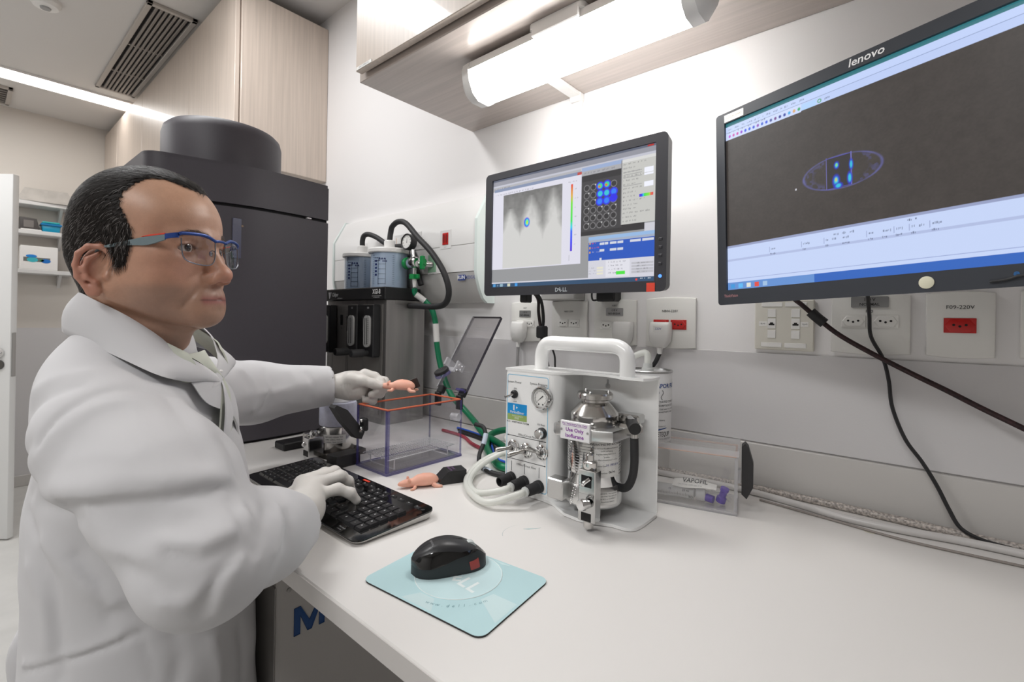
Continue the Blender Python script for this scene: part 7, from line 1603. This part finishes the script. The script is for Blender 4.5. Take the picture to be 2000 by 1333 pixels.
# collar, lapels and shirt
def resample(pts, n):
    P = spline([Vector(p) for p in pts], 8); L = [0]
    for a, b in zip(P, P[1:]): L.append(L[-1] + (b - a).length)
    out = []; j = 0
    for k in range(n):
        t_ = L[-1] * k / (n - 1)
        while j < len(P) - 2 and L[j + 1] < t_: j += 1
        u_ = (t_ - L[j]) / max(1e-9, L[j + 1] - L[j]); out.append(P[j].lerp(P[j + 1], min(1, u_)))
    return out
MID = Vector(tp(.022, 0, 0)); RV = Vector(RD)
def mirror(p): p = Vector(p); return p - RV * (2 * (p - MID).dot(RV))
CN = Vector((.766, -.643, 0))
def mirror_c(p): p = Vector(p); return p - CN * (2 * (p.dot(CN) + .083))
def cloth_strip(nm, A, B, m, parent, bulge=.004, th=.0026, n=28, rows=6, lift=(.003, .004), center=Vector((-.90, -.965, 1.03))):
    A = resample(A, n); B = resample(B, n); R_ = []
    for k in range(rows + 1):
        u_ = k / rows; r = []
        for a, b in zip(A, B):
            p = a.lerp(b, u_); d = (p - center); d.z *= .3; d.normalize(); r.append(p + d * (bulge * math.sin(math.pi * u_) + lift[0] * (1 - u_) + lift[1] * u_))
        R_.append(r)
    R2 = []
    for r in R_:
        q = []
        for p in r: d = (p - center); d.z *= .3; d.normalize(); q.append(p - d * th)
        R2.append(q)
    n_ = n; vs = [p for r in R_ for p in r] + [p for r in R2 for p in r]; o_ = (rows + 1) * n_
    fs = [(i * n_ + k, i * n_ + k + 1, (i + 1) * n_ + k + 1, (i + 1) * n_ + k) for i in range(rows) for k in range(n_ - 1)] + [(o_ + i * n_ + k, o_ + (i + 1) * n_ + k, o_ + (i + 1) * n_ + k + 1, o_ + i * n_ + k + 1) for i in range(rows) for k in range(n_ - 1)]
    rim = [k for k in range(n_)] + [i * n_ + n_ - 1 for i in range(1, rows + 1)] + [rows * n_ + k for k in range(n_ - 2, -1, -1)] + [i * n_ for i in range(rows - 1, 0, -1)]
    fs += [(a, o_ + a, o_ + b, b) for a, b in zip(rim, rim[1:] + rim[:1])]
    return MB().raw(vs, fs).build(nm, m, parent, ang=75)
c_in = [(-.958, -1.026, 1.126), (-.935, -1.036, 1.131), (-.893, -1.039, 1.137), (-.862, -1.028, 1.127), (-.845, -1.010, 1.115), (-.834, -.991, 1.101), (-.819, -.964, 1.077), (-.819, -.944, 1.056), (-.834, -.906, 1.032), (-.866, -.862, .998)]
c_out = [(-.983, -1.026, 1.080), (-.968, -1.040, 1.084), (-.937, -1.047, 1.080), (-.899, -1.036, 1.070), (-.843, -1.018, 1.058), (-.802, -1.001, 1.045), (-.772, -.976, 1.028), (-.800, -.940, 1.014), (-.833, -.912, 1.008)]
cloth_strip('collar', c_in, c_out, coat_m, coat, .007, lift=(.002, .006))
cloth_strip('collar', [mirror_c(p) for p in c_in], [mirror_c(p) for p in c_out], coat_m, coat, .007, lift=(.002, .006))
l_in = [(-.848, -.893, 1.020), (-.866, -.862, .996), (-.884, -.843, .960), (-.893, -.838, .920), (-.896, -.838, .88)]; l_out = [(-.814, -.930, 1.010), (-.814, -.910, .978), (-.845, -.868, .952), (-.880, -.846, .918), (-.893, -.839, .878)]
cloth_strip('lapel', l_in, l_out, coat_m, coat, .003, lift=(.004, .008)); cloth_strip('lapel', [mirror(p) for p in l_in], [mirror(p) for p in l_out], coat_m, coat, .003, lift=(.004, .008))
shirt_m = mat('shirt_cotton', srgb('cdd0c4'), .8, spec=.2, bump=(900, .2, .0004)); shirt = empty('shirt', (0, 0, 0)); shirt.parent = man
s_in = [(-.850, -1.008, 1.106), (-.841, -.995, 1.096), (-.824, -.968, 1.076), (-.816, -.948, 1.063), (-.820, -.930, 1.052)]
s_out = [(-.848, -1.004, 1.078), (-.836, -.992, 1.068), (-.812, -.964, 1.036), (-.806, -.938, 1.012), (-.820, -.913, 1.012)]
cloth_strip('shirt_collar', s_in, s_out, shirt_m, shirt, .004, lift=(.003, .001))
cloth_strip('shirt_collar', [mirror_c(p) for p in s_in], [mirror_c(p) for p in s_out], shirt_m, shirt, .004, lift=(.004, .006))
f_in = [(-.822, -.930, 1.050), (-.838, -.905, 1.035), (-.862, -.866, 1.000), (-.882, -.846, .962), (-.892, -.841, .922)]
cloth_strip('shirt_front', f_in, [mirror(p) for p in f_in], shirt_m, shirt, .007, lift=(-.002, -.002))
for p in ((-.863, -.872, 1.018), (-.890, -.846, .972)): MB().sphere(p, .0045, 12, (1, 1, .6)).build('button', white_pl, shirt)
# legs (below the frame) and shoes
F = Field((-1.25, -1.25, -.16), (-.50, -.42, .50), .011)
for s in (-1, 1):
    hip, kn, an = tp(s * .09, .02, .36), tp(s * .12, .17, .27), tp(s * .11, .13, -.06)
    chain(F, [hip, kn], [.105, .075], .03); chain(F, [kn, an], [.072, .055], .02)
F.u(ell(tp(0, .02, .37), (.17, .13, .09), MT_), .03)
co, q = F.mesh(); co = relax(co, q, 2); co = co[:, :] ; finish('trousers', np_mesh('trousers', co, q), mat('trousers_grey', srgb('4a4a4f'), .85), man, ang=180)
F = Field((-1.25, -1.25, -.17), (-.50, -.42, .02), .008)
for s in (-1, 1): F.u(cone(tp(s * .11, .11, -.108), tp(s * .12, .23, -.118), .042, .032), .01)
def fl_(x, y, z): return -.15 - z + 0 * x + 0 * y
F.d = np.maximum(F.d, fl_(*np.meshgrid(*F.ax, indexing='ij', sparse=True))); co, q = F.mesh(); finish('shoe', np_mesh('shoe', co, q), mat('shoe_black', srgb('1b1a1a'), .4), man, ang=180)
t = thing('lab_stool', 'round padded lab stool under the seated man', 'stool', (float(TO[0]), float(TO[1]), -.15))
MB().lathe([(0, .36), (.16, .36), (.175, .375), (.175, .40), (.16, .412), (0, .415)], n=36).build('seat', mat('stool_vinyl', srgb('2a2c33'), .5), t); MB().cyl((0, 0, .05), (0, 0, .36), .022, n=16).build('column', chrome, t)
for k in range(5):
    a = R(72 * k + 10); MB().tube([(0, 0, .065), (.13 * math.cos(a), .13 * math.sin(a), .055), (.25 * math.cos(a), .25 * math.sin(a), .045)], .014, 10).build('leg', steel, t); MB().cyl((.25 * math.cos(a) - .012 * math.sin(a), .25 * math.sin(a) + .012 * math.cos(a), .0225), (.25 * math.cos(a) + .012 * math.sin(a), .25 * math.sin(a) - .012 * math.cos(a), .0225), .0225, n=16).build('castor', black_rub, t)
# eyeglasses, in the head's frame
t = thing('eyeglasses', 'half rim glasses with a blue brow bar and grey temples on the man', 'glasses', (0, 0, 0)); t.matrix_local = HT
blue_f = mat('frame_blue', srgb('1d3f86'), .35, .3); grey_f = mat('temple_grey', srgb('6f7f84'), .45); wire = mat('frame_wire', srgb('8d8f96'), .25, 1.0); lens = sheet_glass('lens', (.96, .96, .97), 1.0, .01)
def gy(x_): return .1005 - 3.3 * x_ * x_
def G3(x_, z_): return Vector((x_, gy(abs(x_)) - .04 * (z_ - .012) * 0, z_))
for s in (1, -1):
    prof = [(.0115, .0118), (.027, .0165), (.046, .0168), (.0625, .0150), (.0640, .0100), (.0632, -.010), (.0590, -.0195), (.0460, -.0240), (.029, -.0250), (.0180, -.0215), (.0125, -.010)]
    P = [G3(s * a, b) for a, b in prof]; Q = spline(P + [P[0]], 4)[:-1]; c_ = G3(s * .037, -.004)
    m = MB(); m.raw([p + Vector((0, -.0006, 0)) for p in Q] + [c_ + Vector((0, .0004, 0))], [(k, (k + 1) % len(Q), len(Q)) for k in range(len(Q))]).build('lens', lens, t, ang=180)
    MB().tube(P[4:] + [P[0]], .0009, 8).build('rim_wire', wire, t)
    MB().tube([G3(s * .0115, .0118) + Vector((0, .0005, 0)), G3(s * .027, .0172), G3(s * .046, .0178), G3(s * .0625, .0165), G3(s * .067, .0145)], .0019, 10, flat=1.25).build('brow_bar', blue_f, t)
    h0 = G3(s * .067, .0145); tip = Vector((s * .0785, -.004, -.001))
    def tl(u_, o=0): p = h0.lerp(tip, u_); p.x = s * (abs(h0.x) + (abs(tip.x) - abs(h0.x)) * u_ ** .55 + o); p.z = h0.z + (tip.z - h0.z) * u_ ** 1.1; return p
    def blade(nm, u0, u1, hz, zoff, m, th=.0012, n=10):
        g = MB(); vs = []
        for k in range(n + 1): u_ = u0 + (u1 - u0) * k / n; p = tl(u_); hh = hz(u_); vs += [p + Vector((s * th, 0, zoff(u_) + hh)), p + Vector((s * th, 0, zoff(u_) - hh)), p + Vector((-s * th, 0, zoff(u_) - hh)), p + Vector((-s * th, 0, zoff(u_) + hh))]
        fs = [(4 * i + k, 4 * i + (k + 1) % 4, 4 * i + 4 + (k + 1) % 4, 4 * i + 4 + k) for i in range(n) for k in range(4)] + [(0, 1, 2, 3), tuple(range(4 * n, 4 * n + 4))[::-1]]
        return g.raw(vs, fs).build(nm, m, t, ang=30)
    wd = lambda u_: .0030 + .0028 * math.exp(-((u_ - .42) / .20) ** 2) - .0012 * max(0, u_ - .7) / .3
    blade('hinge_piece', 0, .17, lambda u_: .0034, lambda u_: -.0012, blue_f)
    blade('temple', .17, 1.0, wd, lambda u_: -.0022 - .0016 * math.exp(-((u_ - .42) / .2) ** 2), grey_f)
    blade('red_stripe', .17, .50, lambda u_: .0010 * (1 - max(0, u_ - .40) / .12), lambda u_: .0022 + .0006 * math.exp(-((u_ - .42) / .2) ** 2), mat('stripe_red', srgb('d8432f'), .45), .0014)
    MB().tube([tl(1.0) + Vector((0, 0, -.002)), tl(1.0) + Vector((0, -.012, -.005)), tl(1.0) + Vector((s * -.002, -.022, -.016))], .0016, 8).build('temple_tip', grey_f, t)
    MB().tube([G3(s * .0125, -.004), G3(s * .012, -.0035) + Vector((0, -.005, .002)), G3(s * .0115, -.006) + Vector((-s * .001, -.008, 0))], .0006, 6).sphere(G3(s * .0115, -.006) + Vector((-s * .001, -.008, 0)), .0028, 10, (.5, 1, 1.4)).build('nose_pad', wire, t)
MB().tube([G3(-.0115, .0118) + Vector((0, .0005, 0)), G3(-.005, .0128) + Vector((0, .001, 0)), G3(.005, .0128) + Vector((0, .001, 0)), G3(.0115, .0118) + Vector((0, .0005, 0))], .0017, 10, flat=1.2).build('bridge', blue_f, t)
# the mouse model in his left hand
o = toy_mouse('pink rubber mouse model held between the gloved left finger and thumb', Vector(lp(.163, -.004, .012)), Matrix.Rotation(R(40.6), 4, 'Z') @ Matrix.Rotation(R(2), 4, 'Y'))
MB().box(.026, .050, .012, .0135, .006, .030, .0003, M=Matrix.Translation((.038, .012, .018)) @ Matrix.Rotation(R(-25), 4, 'Y') @ Matrix.Translation((-.038, -.012, -.018))).build('dark_plate', mat('plate_dark', srgb('2c211f'), .35), o)
